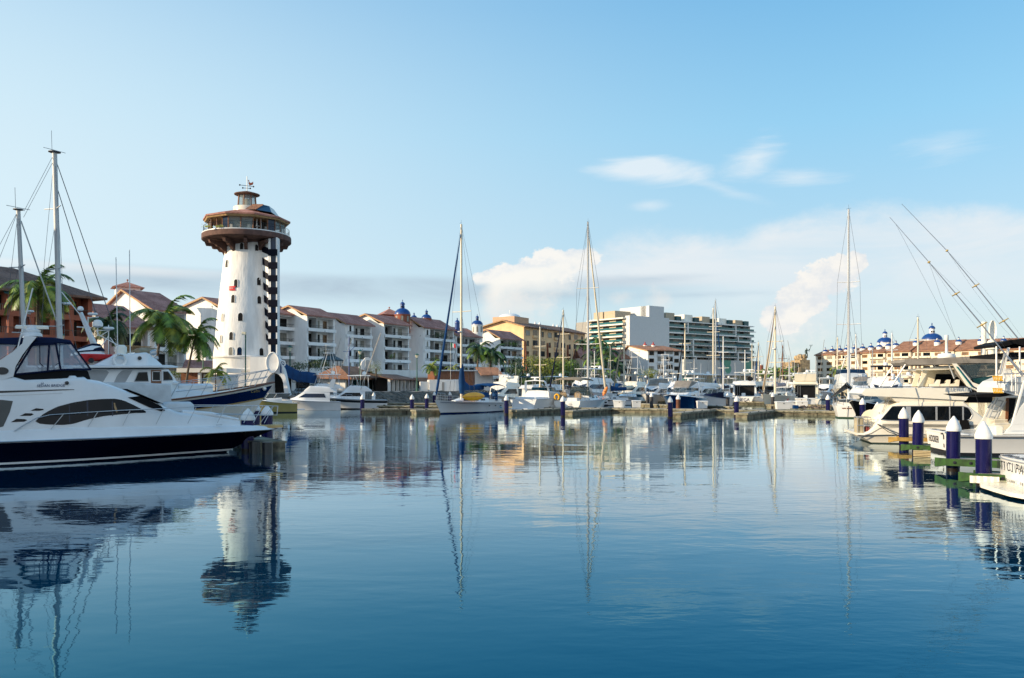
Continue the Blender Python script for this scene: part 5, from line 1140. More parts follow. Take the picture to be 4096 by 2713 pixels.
# ---------------------------------------------------------------- generic boats
def sailboat(label, mpx, D_, hd, L=12, mh=15, hullm=GEL, stripe=None, mastm=ALU, furl=None, cover=None, bim=None, B=None, mx=.56, r=.09, lean=0., extras=True, boot=None, group=None, rig=True, spread=(.45, .72), detail=True, fs=1.05, fb=1.5, dodger=None, wire=.012, mtop=None, furlr=.07):
    B = B or L*.28; a = heading(*hd); u = Vector((cos(a), sin(a), 0)); p = GX(mpx, D_)-u*(mx*L)
    b = Boat(label, p, a, 'sailboat', 'sailboat', group)
    if mtop: mh = zz(mtop, D_)
    mats = (hullm, stripe or hullm, boot or BLK, BLK); b.hull(L, B, fs, fb, rake=L*.09, p=2.0, stern=.62, bands=[(0, 2), (.1, 0)]+([(.82, 1), (.9, 0)] if stripe else []), mats=mats, mid=.45, foot=.3)
    zc = b.zs(.5); x0, x1 = L*.28, L*.72
    cab, Y = b.body('cabin_trunk', [(x0, b.zs(.3)-.05), (x1, b.zs(.7)-.05)], [(x0, zc+.48), (L*.55, zc+.5), (x1, b.zs(.7)+.08)], [(x0, B*.33), (L*.5, B*.33), (x1, B*.15)], [(x0, B*.29), (L*.5, B*.28), (x1, B*.1)], GEL if hullm is not CREAM else CREAM)
    if detail:
        for i in range(3): x = lerp(x0, x1, .15+.25*i); b.decal([(x, zc+.14), (x+L*.07, zc+.16), (x+L*.07, zc+.34), (x, zc+.36)], Y, 'portlight', GLD, n=2)
        b.rail(.03, .96, .6, 9, r=.012, mids=(.5,), name='lifelines', lean=0)
        b.box('cockpit_coaming', .5, x0, B*.26, b.zs(.1)-.05, zc+.28, GEL)
    b.mastrig(mx*L, mh, r, zc+.3, mastm, spread, furl=furl, boomL=L*.36 if cover or extras else None, cover=cover, lean=lean, rig=rig, wire=wire, furlr=furlr)
    if bim: b.bimini(.4, L*.3, B*.38, zc+2.0, bim)
    if dodger: b.body('spray_hood', [(L*.26, zc+.3), (L*.36, zc+.3)], [(L*.26, zc+1.1), (L*.33, zc+1.05), (L*.36, zc+.4)], [(L*.26, B*.3), (L*.36, B*.26)], [(L*.26, B*.25), (L*.36, B*.2)], dodger)
    return b
def cruiser(label, px, D_, hd, L=11, B=None, kind='express', hullm=GEL, top=GEL, canvas=NAVY, stripe=None, boot=None, at='stern', group=None, fs=1.15, fb=1.9, win=GLD, cat='motor boat', h=1.0, tower=False, outr=False, name='motor_boat', detail=True, winm=None, cover=None, radars=1, arch_=True):
    """kind: express (low, windscreen and arch), fly (two-deck flybridge), sport (sportfisher with open cockpit)"""
    B = B or L*.32; a = heading(*hd); u = Vector((cos(a), sin(a), 0)); p = GX(px, D_)-(u*L if at == 'bow' else (u*L/2 if at == 'mid' else u*0))
    b = Boat(label, p, a, cat, name, group); b.near = -1 if u.x > 0 or True else 1
    mats = (hullm, stripe or hullm, boot or BLK, BLK); b.hull(L, B, fs, fb, rake=L*.13, p=2.4, bands=[(0, 2), (.1, 0)]+([(.66, 1), (.9, 0)] if stripe else []), mats=mats, deckm=0 if hullm in (GEL, CREAM, CREAM2) else None, foot=.25)
    b.rubrail(STEEL if hullm is GEL else W, .03)
    if detail: b.rail(.5, .985, .62, 6)
    z1 = b.zs(.35); w0 = B*.41
    hh = 1.35*h if kind != 'express' else .95*h
    x0 = {'express': L*.3, 'fly': L*.18, 'sport': L*.32}[kind]; x1 = L*.84; xm = L*.62 if kind != 'express' else L*.6
    zt = [(x0, z1+hh), (xm, z1+hh*(1. if kind != 'express' else .8)), (xm+hh*.9, z1+hh*.5 if kind == 'express' else z1+hh*.42), (x1, b.zs(.84)+.1)]
    cab, Y = b.body('deckhouse', [(x0, z1-.1), (x1, b.zs(.84)-.1)], zt, [(x0, w0), (L*.6, w0*.95), (x1, B*.16)], [(x0, w0*.94), (L*.6, w0*.8), (x1, B*.1)], top)
    zw0, zw1 = z1+hh*.38, z1+hh*.82
    if kind != 'express':
        b.decal([(x0+.5, zw0+.02), (x0+.6, zw1), (xm-.2, zw1), (xm+hh*.5, zw0+.05)], Y, 'side_window', win); mb = MB()
        g = pw([(L*.6, w0*.8), (x1, B*.1)]); xa, za, xb, zb = xm+.08, z1+hh*.93, xm+hh*.82, z1+hh*.5
        for k_ in (-1, 0, 1): mb = MB(); wa, wb = g(xa)*.30, g(xb)*.30; mb.poly([(xa+.02, k_*2*wa-wa*.92, za+.05), (xb+.02, k_*2*wb-wb*.92, zb+.07), (xb+.02, k_*2*wb+wb*.92, zb+.07), (xa+.02, k_*2*wa+wa*.92, za+.05)]); mb.build('windscreen', win, b.o)
        zf = z1+hh; fx0, fx1 = (x0-(.9 if kind == 'sport' else L*.1)), xm-.1
        fb_, YF = b.body('flybridge', [(fx0, zf-.02), (fx1, zf)], [(fx0, zf+.12), (fx0+.7, zf+.62), (fx1-.7, zf+.78), (fx1, zf+.2)], [(fx0, w0*1.02), (fx1, w0*.72)], [(fx0, w0), (fx1, w0*.62)], top)
        b.decal([(fx1-1.3, zf+.76), (fx1-.4, zf+.5), (fx1-.5, zf+.9), (fx1-1.2, zf+1.12)], lambda x, z: w0*.5, 'flybridge_screen', SMOKE, n=4)
        zr = zf+2.1
        if cover is not None: b.body('flybridge_cover', [(fx0+.3, zf+.3), (fx1, zf+.3)], [(fx0+.3, zf+.9), (fx0+.8, zf+1.5), (fx1-1, zf+1.3), (fx1, zf+.5)], [(fx0, w0*.95), (fx1, w0*.6)], [(fx0, w0*.7), (fx1, w0*.45)], cover)
        elif canvas is not None:
            b.body('hard_top', [(fx0+.2, zr), (fx1-.3, zr-.02)], [(fx0+.2, zr+.08), ((fx0+fx1)/2, zr+.14), (fx1-.3, zr+.05)], [(fx0, w0*.85), (fx1, w0*.7)], [(fx0, w0*.82), (fx1, w0*.66)], canvas, rr=.04)
            for sg in (-1, 1):
                for l in ([(fx0+.4, .8, zf+.5), (fx0+.5, .78, zr)], [(fx1-.9, .6, zf+.7), (fx1-1.2, .6, zr)], [(fx0+1.6, .78, zf+.5), (fx0+2.2, .75, zr)]): b.tubes('hard_top_post', [[(x, sg*w0*y, z) for x, y, z in l]], r=.03)
        else:
            b.slab('radar_arch', [(fx0+.3, zf+.5), (fx0+1.1, zf+.5), (fx0+.5, zr-.4), (fx0, zr-.45)], w0*.86, top)
        for k_ in range(radars): b.radar(fx0+1+k_*.3, zr+.14 if canvas is not None and cover is None else zf+1.45, (-1)**k_*w0*.4*(k_ > 0), .3, ['dome', 'bar', 'flat'][k_ % 3])
        if detail: b.tubes('whip_aerials', [[(fx0+1, -w0*.8, zf+.4), (fx0+.8, -w0*.85, zf+4.4)], [(fx0+1.6, w0*.8, zf+.4), (fx0+1.4, w0*.85, zf+3.8)]], W, .02, 4)
        if kind == 'sport':
            b.box('cockpit_bulkhead', x0-.06, x0+.0, w0*.8, z1-.3, z1+hh*.9, DARK, .02)
            b.tubes('bridge_ladder', [[(x0-.15, w0*.4+d, z1-.3), (x0-.5, w0*.4+d, zf+.5)] for d in (0, .35)], r=.02)
            mb = MB(); mb.bbox(x0-1.4, x0-.9, -.3, .3, fs-.1, fs+.55, .05); mb.build('fighting_chair', W, b.o, 40)
        if tower:
            zt_ = zf+5.4; q = [[(fx0+.4, -w0*.85, zf+.2), (fx0+1.3, -w0*.35, zt_)], [(fx1-.4, -w0*.6, zf+.4), (fx0+2.1, -w0*.35, zt_)], [(fx0+.7, -w0*.7, zf+1.8), (fx1-.9, -w0*.55, zf+1.8)], [(fx0+.95, -w0*.58, zf+3.3), (fx1-1.5, -w0*.47, zf+3.3)], [(fx0+.7, -w0*.7, zf+1.8), (fx1-1.5, -w0*.47, zf+3.3)]]
            tw = b.tubes('tuna_tower', q+[[(x, -y, z) for x, y, z in l] for l in q]+[[(fx0+.95, -w0*.58, zf+3.3), (fx0+.95, w0*.58, zf+3.3)], [(fx0+.7, -w0*.7, zf+1.8), (fx0+.7, w0*.7, zf+1.8)]], W if top is not STEEL else STEEL, .04, 5)
            mb = MB(); mb.bbox(fx0+1.1, fx0+2.4, -w0*.42, w0*.42, zt_, zt_+.1, .04); mb.build('tower_platform', W, tw, 40); mb = MB(); mb.bbox(fx0+1.1, fx0+2.4, -w0*.45, w0*.45, zt_+1.2, zt_+1.28, .04); mb.build('tower_sunshade', W, tw, 40)
            b.tubes('tower_rail', [[(fx0+1.15, -w0*.4, zt_), (fx0+1.15, -w0*.4, zt_+1.2)], [(fx0+2.35, -w0*.4, zt_), (fx0+2.35, -w0*.4, zt_+1.2)], [(fx0+1.15, -w0*.4, zt_+.6), (fx0+2.35, -w0*.4, zt_+.6)]], W, .025, mirror=True, parent=tw)
        if outr: [b.tubes('outrigger', [[(fx0+1.5, sg*w0, zf+.2), (fx0-1.2, sg*(w0+1.2), zf+8)]], GREYB, .035, 4) for sg in (-1, 1)]
    else:
        b.decal([(x0+1.6, z1+.28), (xm, z1+.3), (xm+.7, z1+.3), (x0+2.0, z1+.48)], Y, 'side_window', win)
        # wrap-round windscreen with frame
        zs_ = z1+hh*.8; xw = xm-.2; mb = MB(); arcp = [(xw-2.2, -w0*.84), (xw-.6, -w0*.78), (xw+.35, -w0*.5), (xw+.6, 0), (xw+.35, w0*.5), (xw-.6, w0*.78), (xw-2.2, w0*.84)]
        mb.loft([[(x, y, zs_-.02), (x-.45, y*.88, zs_+.62)] for x, y in arcp], False, False); ws = mb.build('windscreen', SMOKE if winm is None else winm, b.o)
        mb = MB(); mb.tube([(x-.45, y*.88, zs_+.62) for x, y in arcp], .025, 5); [mb.tube([(x, y, zs_-.02), (x-.45, y*.88, zs_+.62)], .02, 4) for x, y in arcp[1:-1]]; mb.build('frame', STEEL, ws)
        if arch_:
            zr = z1+2.15; xa = x0+.2
            rings = [[(xa+dx+o, y, z) for o, dz in ((0, 0), (.5, 0), (.45, .1), (.05, .1))] for y, z, dx in ((-w0, z1+.2, 0), (-w0*.96, z1+1.2, -.55), (-w0*.8, zr, -.95), (0, zr+.1, -1.), (w0*.8, zr, -.95), (w0*.96, z1+1.2, -.55), (w0, z1+.2, 0))]
            for r in rings:
                for i in (2, 3): r[i] = (r[i][0], r[i][1]*.94, r[i][2]+.1)
            mb = MB(); mb.loft(rings); mb.build('radar_arch', top, b.o, 50); b.radar(xa-.7, zr+.15, 0, .28, 'bar')
            if canvas is not None: b.body('canvas_top', [(xa-.5, zr), (xw-.2, zs_+.6)], [(xa-.5, zr+.06), (lerp(xa, xw, .5), zr+.15), (xw-.6, zs_+.85), (xw-.2, zs_+.64)], [(xa-.5, w0*.8), (xw, w0*.65)], [(xa-.5, w0*.74), (xw, w0*.6)], canvas, rr=.04)
        b.box('cockpit_seat', .6, x0+.6, w0*.85, z1-.3, z1+.18, top)
        mb = MB(); mb.bbox(-.9, -.01, -B*.36, B*.36, .3, .42, .04); mb.build('swim_platform', top, b.o, 40)
    return b
# ---------------------------------------------------------------- the navy-hulled flybridge cruiser at the left
def sedan():
    u = Vector((.82, .572, 0)).normalized(); n = Vector((-u.y, u.x, 0)); A_ = GX(0, 33.3); hb = 2.15; p = A_-u*3.2+n*hb
    b = Boat('large navy-hulled white flybridge cruiser with blue canvas, nearest boat at the left', p, atan2(u.y, u.x), cat='motor yacht', name='motor_yacht')
    y = -hb; Tp = lambda pts, yy=y*.93: b.px(pts, yy)
    xb = b.T(1108, 1712, -.05)[0]; z0_ = b.T(0, 1768, y)[1]; zb_ = b.T(1098, 1714, -.05)[1]
    L = xb; b.hull(L, hb*2, z0_-.0, zb_+.0, rake=2.6, p=2.1, q=1.3, wl=.86, bands=[(0, 2), (.07, 1), (.15, 2), (.18, 0), (.93, 1)], mats=(NVH, GEL, NVH, NVH), deckm=1, stern=.94, mid=.42, foot=.35)
    b.rubrail(STEEL, .035)
    zd = lambda t: b.zs(t)
    W1 = [(0, 2.02), (L*.42, 2.03), (L*.6, 1.86), (L*.75, 1.5), (L*.88, .9), (L*.96, .35), (L*.995, .06)]
    # raised foredeck / sidedeck moulding
    t1 = Tp([(655, 1657), (700, 1662), (800, 1672), (900, 1683)], -1.35)+[b.T(1000, 1688, -.6), b.T(1090, 1695, -.15)]
    low = [(x, zd(x/L)-.03) for x in [L*i/12 for i in range(13)]]
    rim = Tp([(0, 1722), (150, 1716), (300, 1709)], -2.0)
    dk, YD = b.body('deck_moulding', low, [(0, rim[0][1])]+rim+[(L*.7, zd(.7)+.32), (L*.9, zd(.9)+.22), (L*.99, zd(1)+.1)], [(x, w_+.06) for x, w_ in W1], [(x, max(.02, w_-.12)) for x, w_ in W1], GEL, rr=.1, n=40)
    Wc = [(0, 1.9), (L*.45, 1.88), (L*.6, 1.62), (L*.72, 1.25), (L*.84, .8), (L*.92, .35)]
    prof = Tp([(0, 1508), (54, 1507), (99, 1519), (250, 1514), (340, 1510), (352, 1519), (415, 1532), (477, 1553), (560, 1584)], -1.55)+Tp([(660, 1628), (720, 1652), (850, 1664)], -1.2)+[b.T(966, 1683, -.8)]
    prof = [(-.2, prof[0][1])]+prof
    cab, YC = b.body('deckhouse', [(0, z0_+.3), (L, zb_+.2)], prof, Wc, [(x, w_*.84) for x, w_ in Wc], GEL, rr=.16, n=60, camber=.1)
    Z1 = lambda pts: [(a/2.412, 1250+c_/2.412) for a, c_ in pts]
    def dec(pts, m, name, yy=-1.72, **k): return b.decal(b.px(Z1(pts), yy), YC, name, m, n=30, **k)
    dec([(340, 1050), (360, 1025), (430, 970), (550, 910), (700, 870), (850, 845), (1000, 835), (1120, 833), (1200, 850), (1300, 895), (1415, 955), (1415, 970), (1300, 972), (1000, 1000), (850, 1030), (700, 1075), (600, 1085), (450, 1080), (360, 1070)], GLD, 'saloon_window')
    for x0, x1 in ((664, 672), (835, 850), (1080, 1092)): dec([(x0, 1060 if x0 < 700 else 1000), (x0, 890 if x0 < 700 else 860), (x1, 890 if x0 < 700 else 860), (x1, 1060 if x0 < 700 else 1000)], GLB, 'window_divider', off=.02)
    dec([(1100, 875), (1112, 870), (1118, 900), (1130, 930), (1135, 962), (1120, 965), (1105, 925)], WOODT, 'cabin_ornament', off=.018)
    for q in ([(295, 950), (350, 925), (420, 932), (425, 943), (380, 950)], [(190, 1000), (245, 973), (310, 975), (327, 985), (300, 998)], [(105, 1060), (160, 1027), (240, 1030), (265, 1040), (235, 1055)]): dec(q, GLD, 'engine_vent', -1.9)
    dec([(-100, 757), (0, 757), (300, 750), (600, 742), (715, 743), (715, 748), (400, 760), (0, 777), (-100, 780)], BLK, 'dark_stripe', -1.6)
    dec([(-100, 798), (0, 798), (300, 788), (605, 776), (605, 780), (300, 796), (0, 806), (-100, 806)], STEEL, 'styling_rail', -1.66)
    dec([(-100, 855), (0, 842), (125, 855), (95, 960), (30, 1100), (-100, 1130)], mat('cockpit_shade_tone', (.1, .095, .085), .8), 'cockpit_opening', -1.75)  # flat dark patch, shade of the open cockpit put into its colour
    # front screen: black mesh over the sloping windscreen
    S_ = lambda a, c_: b.T(a, c_, -1.15); p0, p1 = S_(512, 1588), S_(660, 1640); g = pw([(x, w_*.84) for x, w_ in Wc]); ft = pw(prof)
    mb = MB(); xs = [lerp(b.T(515, 1570, -1.5)[0], b.T(655, 1625, -1.2)[0], i/10) for i in range(11)]
    mb.loft([[(x, (g(x)-.06)*k_/6, ft(x)+.1*(1-abs(k_/6))**.0*(1 if abs(k_) < 6 else .2)*.5+.075) for k_ in range(-6, 7)] for x in xs], False, False); mb.build('windscreen_cover', BLACKC, b.o, 60)
    dec([(1230, 820), (1350, 807), (1447, 850), (1560, 905), (1600, 948), (1560, 955), (1447, 918)], BLACKC, 'side_mesh', -1.45, off=.03)
    # flybridge: black coaming, arch, canvas and clear curtains
    WF = 1.55
    q = b.px(Z1([(-150, 600), (54*2.412, 610), (235, 655), (600, 640), (800, 622), (880, 560), (600, 555), (400, 575), (130, 600)]), -1.45)
    b.body('flybridge_coaming', [(q[0][0], q[1][1]-.3), (q[4][0], q[4][1]-.1)], [(q[1][0], q[8][1]), (q[6][0], q[6][1]), (q[5][0]-.05, q[5][1]-.02), (q[5][0]+.05, q[5][1]-.35)], [(0, WF), (q[6][0], WF*.93), (q[5][0], WF*.55)], [(0, WF*.98), (q[6][0], WF*.9), (q[5][0], WF*.5)], BLACKC, rr=.03)
    bt = b.px(Z1([(135, 600), (400, 575), (600, 553), (890, 548)]), -1.4); tp = b.px(Z1([(320, 300), (400, 298), (560, 290), (690, 285)]), -1.3)
    mb = MB(); A1, B1 = bt[0], bt[3]; T0, T1 = tp[0], tp[3]
    ns = 12
    def ring(i):
        t = i/ns; xb_, zb_ = lerp(bt[0][0], bt[3][0], t), pw([(p_[0], p_[1]) for p_ in bt])(lerp(bt[0][0], bt[3][0], t)); xt, zt_ = lerp(T0[0], T1[0], t), lerp(T0[1], T1[1], t)
        wb_ = WF*.93 if t < .6 else lerp(WF*.93, WF*.55, (t-.6)/.4); wt_ = WF*.82 if t < .6 else lerp(WF*.82, WF*.6, (t-.6)/.4)
        return [(xb_, -wb_, zb_), (xt, -wt_, zt_), (xt, wt_, zt_), (xb_, wb_, zb_)]
    R_ = [ring(i) for i in range(ns+1)]
    mb.loft([[r[0], r[1]] for r in R_], False, False); mb.build('clear_curtain', VINYL, b.o); mb = MB(); mb.loft([[r[3], r[2]] for r in R_], False, False); mb.build('clear_curtain', VINYL, b.o)
    mb = MB(); mb.poly([R_[-1][0], R_[-1][3], R_[-1][2], R_[-1][1]]); mb.build('clear_curtain', VINYL, b.o)
    fr = []
    for i in (0, 5, 7, 12): fr += [[R_[i][0], R_[i][1]], [R_[i][3], R_[i][2]]]
    fr += [[r[0] for r in R_], [r[3] for r in R_], [r[1] for r in R_], [R_[-1][0], R_[-1][3]], [R_[-1][1], R_[-1][2]]]
    b.tubes('curtain_seams', fr, NAVY, .045, 5)
    q = b.px(Z1([(270, 560), (330, 560), (480, 560)]), -.6)
    for i, y in enumerate((-.75, .55)): mb = MB(); mb.bbox(q[0][0]-.2, q[0][0]+.35, y-.28, y+.28, q[0][1]-.3, q[0][1]+.12, .08); mb.bbox(q[0][0]-.28, q[0][0]-.1, y-.28, y+.28, q[0][1], q[0][1]+.42, .08); mb.build('helm_seat', GEL, b.o, 50)
    mb = MB(); mb.bbox(q[2][0]+.3, q[2][0]+.9, -.9, .3, q[2][1]-.3, q[2][1]+.2, .1); mb.build('helm_console', GEL, b.o, 50)
    mb = MB(); mb.tube([(q[2][0]+.15+.02*cos(i), -.45+.19*cos(2*pi*i/14), q[2][1]+.18+.19*sin(2*pi*i/14)) for i in range(15)], .02, 4); mb.build('steering_wheel', BLK, b.o)
    for y in (-WF*.9, WF*.9): b.tubes('hanging_cable', [[(q[1][0]+.15, y, tp[1][1]-.05), (q[1][0]+.16, y, q[1][1]+.3), (q[1][0]+.35, y, q[1][1]+.12), (q[1][0]+.62, y, q[1][1]+.12), (q[1][0]+.9, y, q[1][1]+.35), (q[1][0]+.92, y, tp[2][1]-.05)]], NAVY, .018)
    # canvas roofs fore and aft of the arch
    ct = b.px(Z1([(295, 320), (372, 236), (520, 240), (690, 262), (706, 292)]), -1.3)
    b.body('blue_canvas_top', [(ct[0][0], ct[0][1]-.02), (ct[4][0], ct[4][1]-.05)], [(ct[0][0], ct[0][1]+.06), (ct[1][0], ct[1][1]), (ct[2][0], ct[2][1]), (ct[3][0], ct[3][1]), (ct[4][0], ct[4][1]+.02)], [(0, WF*.86), (ct[2][0], WF*.86), (ct[4][0], WF*.62)], [(0, WF*.8), (ct[2][0], WF*.8), (ct[4][0], WF*.55)], NAVY, rr=.12)
    ca = b.px(Z1([(-400, 240), (0, 245), (200, 238), (270, 250)]), -1.3); cb_ = b.px(Z1([(-400, 290), (0, 300), (150, 310), (240, 312)]), -1.3)
    b.body('aft_canvas_top', [(p_[0], p_[1]) for p_ in cb_], [(p_[0], p_[1]) for p_ in ca], [(0, WF*.88)], [(0, WF*.8)], NAVY, rr=.1)
    aw = b.px(Z1([(-400, 310), (160, 312), (120, 370), (0, 455), (-400, 560)]), -1.35); 
    for sg in (-1, 1): mb = MB(); mb.poly([(x, sg*WF*.86, z) for x, z in aw]); mb.build('aft_clear_curtain', VINYL, b.o)
    ar = b.px(Z1([(232, 228), (350, 240), (300, 300), (215, 410), (150, 520), (128, 618), (0, 660), (-150, 700), (-150, 560), (0, 462), (120, 380), (215, 300)]), -1.5)
    b.plates('arch_leg', ar, WF*1.02, .22, GEL)
    at_ = b.px(Z1([(232, 224), (352, 236), (330, 262), (225, 262)]), -1.5); b.slab('arch_top', at_, WF*1.01, GEL)
    rp = b.T(128, 1340, -.0); 
    mb = MB(); c = (rp[0], 0, b.T(128, 1346, 0)[1]); mb.lathe([(.42, 0), (.4, .12), (.32, .16), (.34, .24), (.33, .3), (.22, .34), (.2, .5)], c, 14); mb.build('radar_pedestal', GEL, b.o, 40)
    mb = MB(); zr = b.T(128, 1309, 0)[1]; mb.bbox(-.09, .09, -.66, .66, -.08, .08, .05); q = mb.build('radar_bar', CREAM2, b.o, 40); q.location = (c[0], 0, zr); q.rotation_euler = (0, 0, radians(75))
    b.tubes('whip_aerial', [[(b.T(65, 1415, -1.5)[0], -1.5, b.T(65, 1415, -1.5)[1]), (b.T(131, 1153, -1.5)[0], -1.5, b.T(131, 1153, -1.5)[1])]], W, .03, 5)
    sp_ = b.T(289, 1516, -1.3); mb = MB(); mb.bbox(sp_[0]-.18, sp_[0]+.2, -1.42, -1.1, sp_[1]-.18, sp_[1]+.14, .08); mb.build('covered_horn', GEL, b.o, 40)
    mb = MB(); mb.lathe([(.08, 0), (.08, .12), (.001, .13)], (0, 0, 0), 10); q = mb.build('horn', BLK, b.o); hp = b.T(266, 1532, -1.5); q.location = (hp[0], -1.55, hp[1]); q.rotation_euler = (pi/2, 0, 0)
    for nm, a_, c_, sz, tx in (('lettering', 203, 1543, .165, 'SEDAN BRIDGE'), ('lettering', 168, 1534, .12, '44')):
        tp_ = b.T(a_, c_, -1.6); text(tx, sz, b.o, nm, mat('lettering_navy', (.05, .07, .14), .5), (tp_[0], -YC(tp_[0], tp_[1])-.03, tp_[1]), (pi/2-.12, -.02, 0), shear=.15, sx=.95)
    mb = MB(); mb.lathe([(.16, 0), (.16, .012), (.001, .014)], (0, 0, 0), 16, sx=1.5); q = mb.build('oval_emblem', BLK, b.o); ep = b.T(8, 1484, -1.6); q.location = (ep[0], -WF*1.03, ep[1]); q.rotation_euler = (pi/2, 0, 0)
    # rails traced from the photograph, mirrored to the far side
    def wl_(x): return max(.05, pw(W1)(x)-.1)
    def rp_(px, py, k_=1.): 
        yy = -1.9
        for _ in range(6): x, z = b.T(px, py, yy); yy = -wl_(x)
        return Vector((x, yy, z))
    top = [rp_(*q) for q in ((58, 1725), (100, 1698), (145, 1673), (199, 1660), (344, 1650), (500, 1641), (655, 1635), (800, 1626), (960, 1624), (1080, 1624), (1112, 1625))]
    ends = [((253, 1658), (203, 1718)), ((390, 1650), (352, 1708)), ((520, 1643), (491, 1702)), ((655, 1636), (624, 1698)), ((784, 1631), (751, 1695)), ((902, 1627), (869, 1693)), ((1010, 1625), (975, 1692)), ((1050, 1625), (1014, 1690)), ((1094, 1624), (1057, 1693))]
    mid = [rp_(*q) for q in ((865, 1658), (960, 1660), (1060, 1661), (1109, 1661))]
    mb = MB(); M_ = lambda v: Vector((v.x, -v.y, v.z)); mb.tube(top, .022, 6); mb.tube([M_(v) for v in top], .022, 6); mb.tube([top[-1], M_(top[-1])], .022, 6); mb.tube(mid+[top[-1]], .016, 5); mb.tube([M_(v) for v in mid]+[M_(top[-1])], .016, 5)
    for a_, c_ in ends: q0, q1 = rp_(*a_), rp_(*c_); mb.tube([q0, q1], .018, 5); mb.tube([M_(q0), M_(q1)], .018, 5)
    mb.build('bow_rail', STEEL, b.o, 60)
    # foredeck things: fender in a cover, rolled sunpad, anchor roller
    q = b.T(672, 1636, -.8); mb = MB(); mb.bbox(q[0]-.1, q[0]+1.3, -.5, .5, q[1]-.15, q[1]+.32, .15); mb.build('covered_hatch_box', LGC, b.o, 60)
    qa, qb = b.T(730, 1650, -.9), b.T(960, 1680, -.7); mb = MB(); mb.tube([(qa[0], -.75, qa[1]), ((qa[0]+qb[0])/2, -.7, (qa[1]+qb[1])/2+.06), (qb[0], -.45, qb[1])], [.13, .15, .07], 8); mb.build('rolled_sunpad', GEL, b.o, 60)
    mb = MB(); zt = zb_+.2; mb.bbox(L-1.1, L+.3, -.2, .2, zt-.16, zt, .05); mb.build('anchor_platform', mat('sunlit_teak', (.55, .36, .14), .5, var=.3), b.o, 40)
    mb = MB(); x = L*.78; [mb.bbox(x+d, x+d+.3, -wl_(x)-.0, -wl_(x)+.05, zd(.78)+.33, zd(.78)+.37, .01) for d in (0, -4.5)]; mb.build('mooring_cleat', STEEL, b.o)
    # stanchion with light pole seen beyond: skipped parts belong to the dock
    return b
sedan()
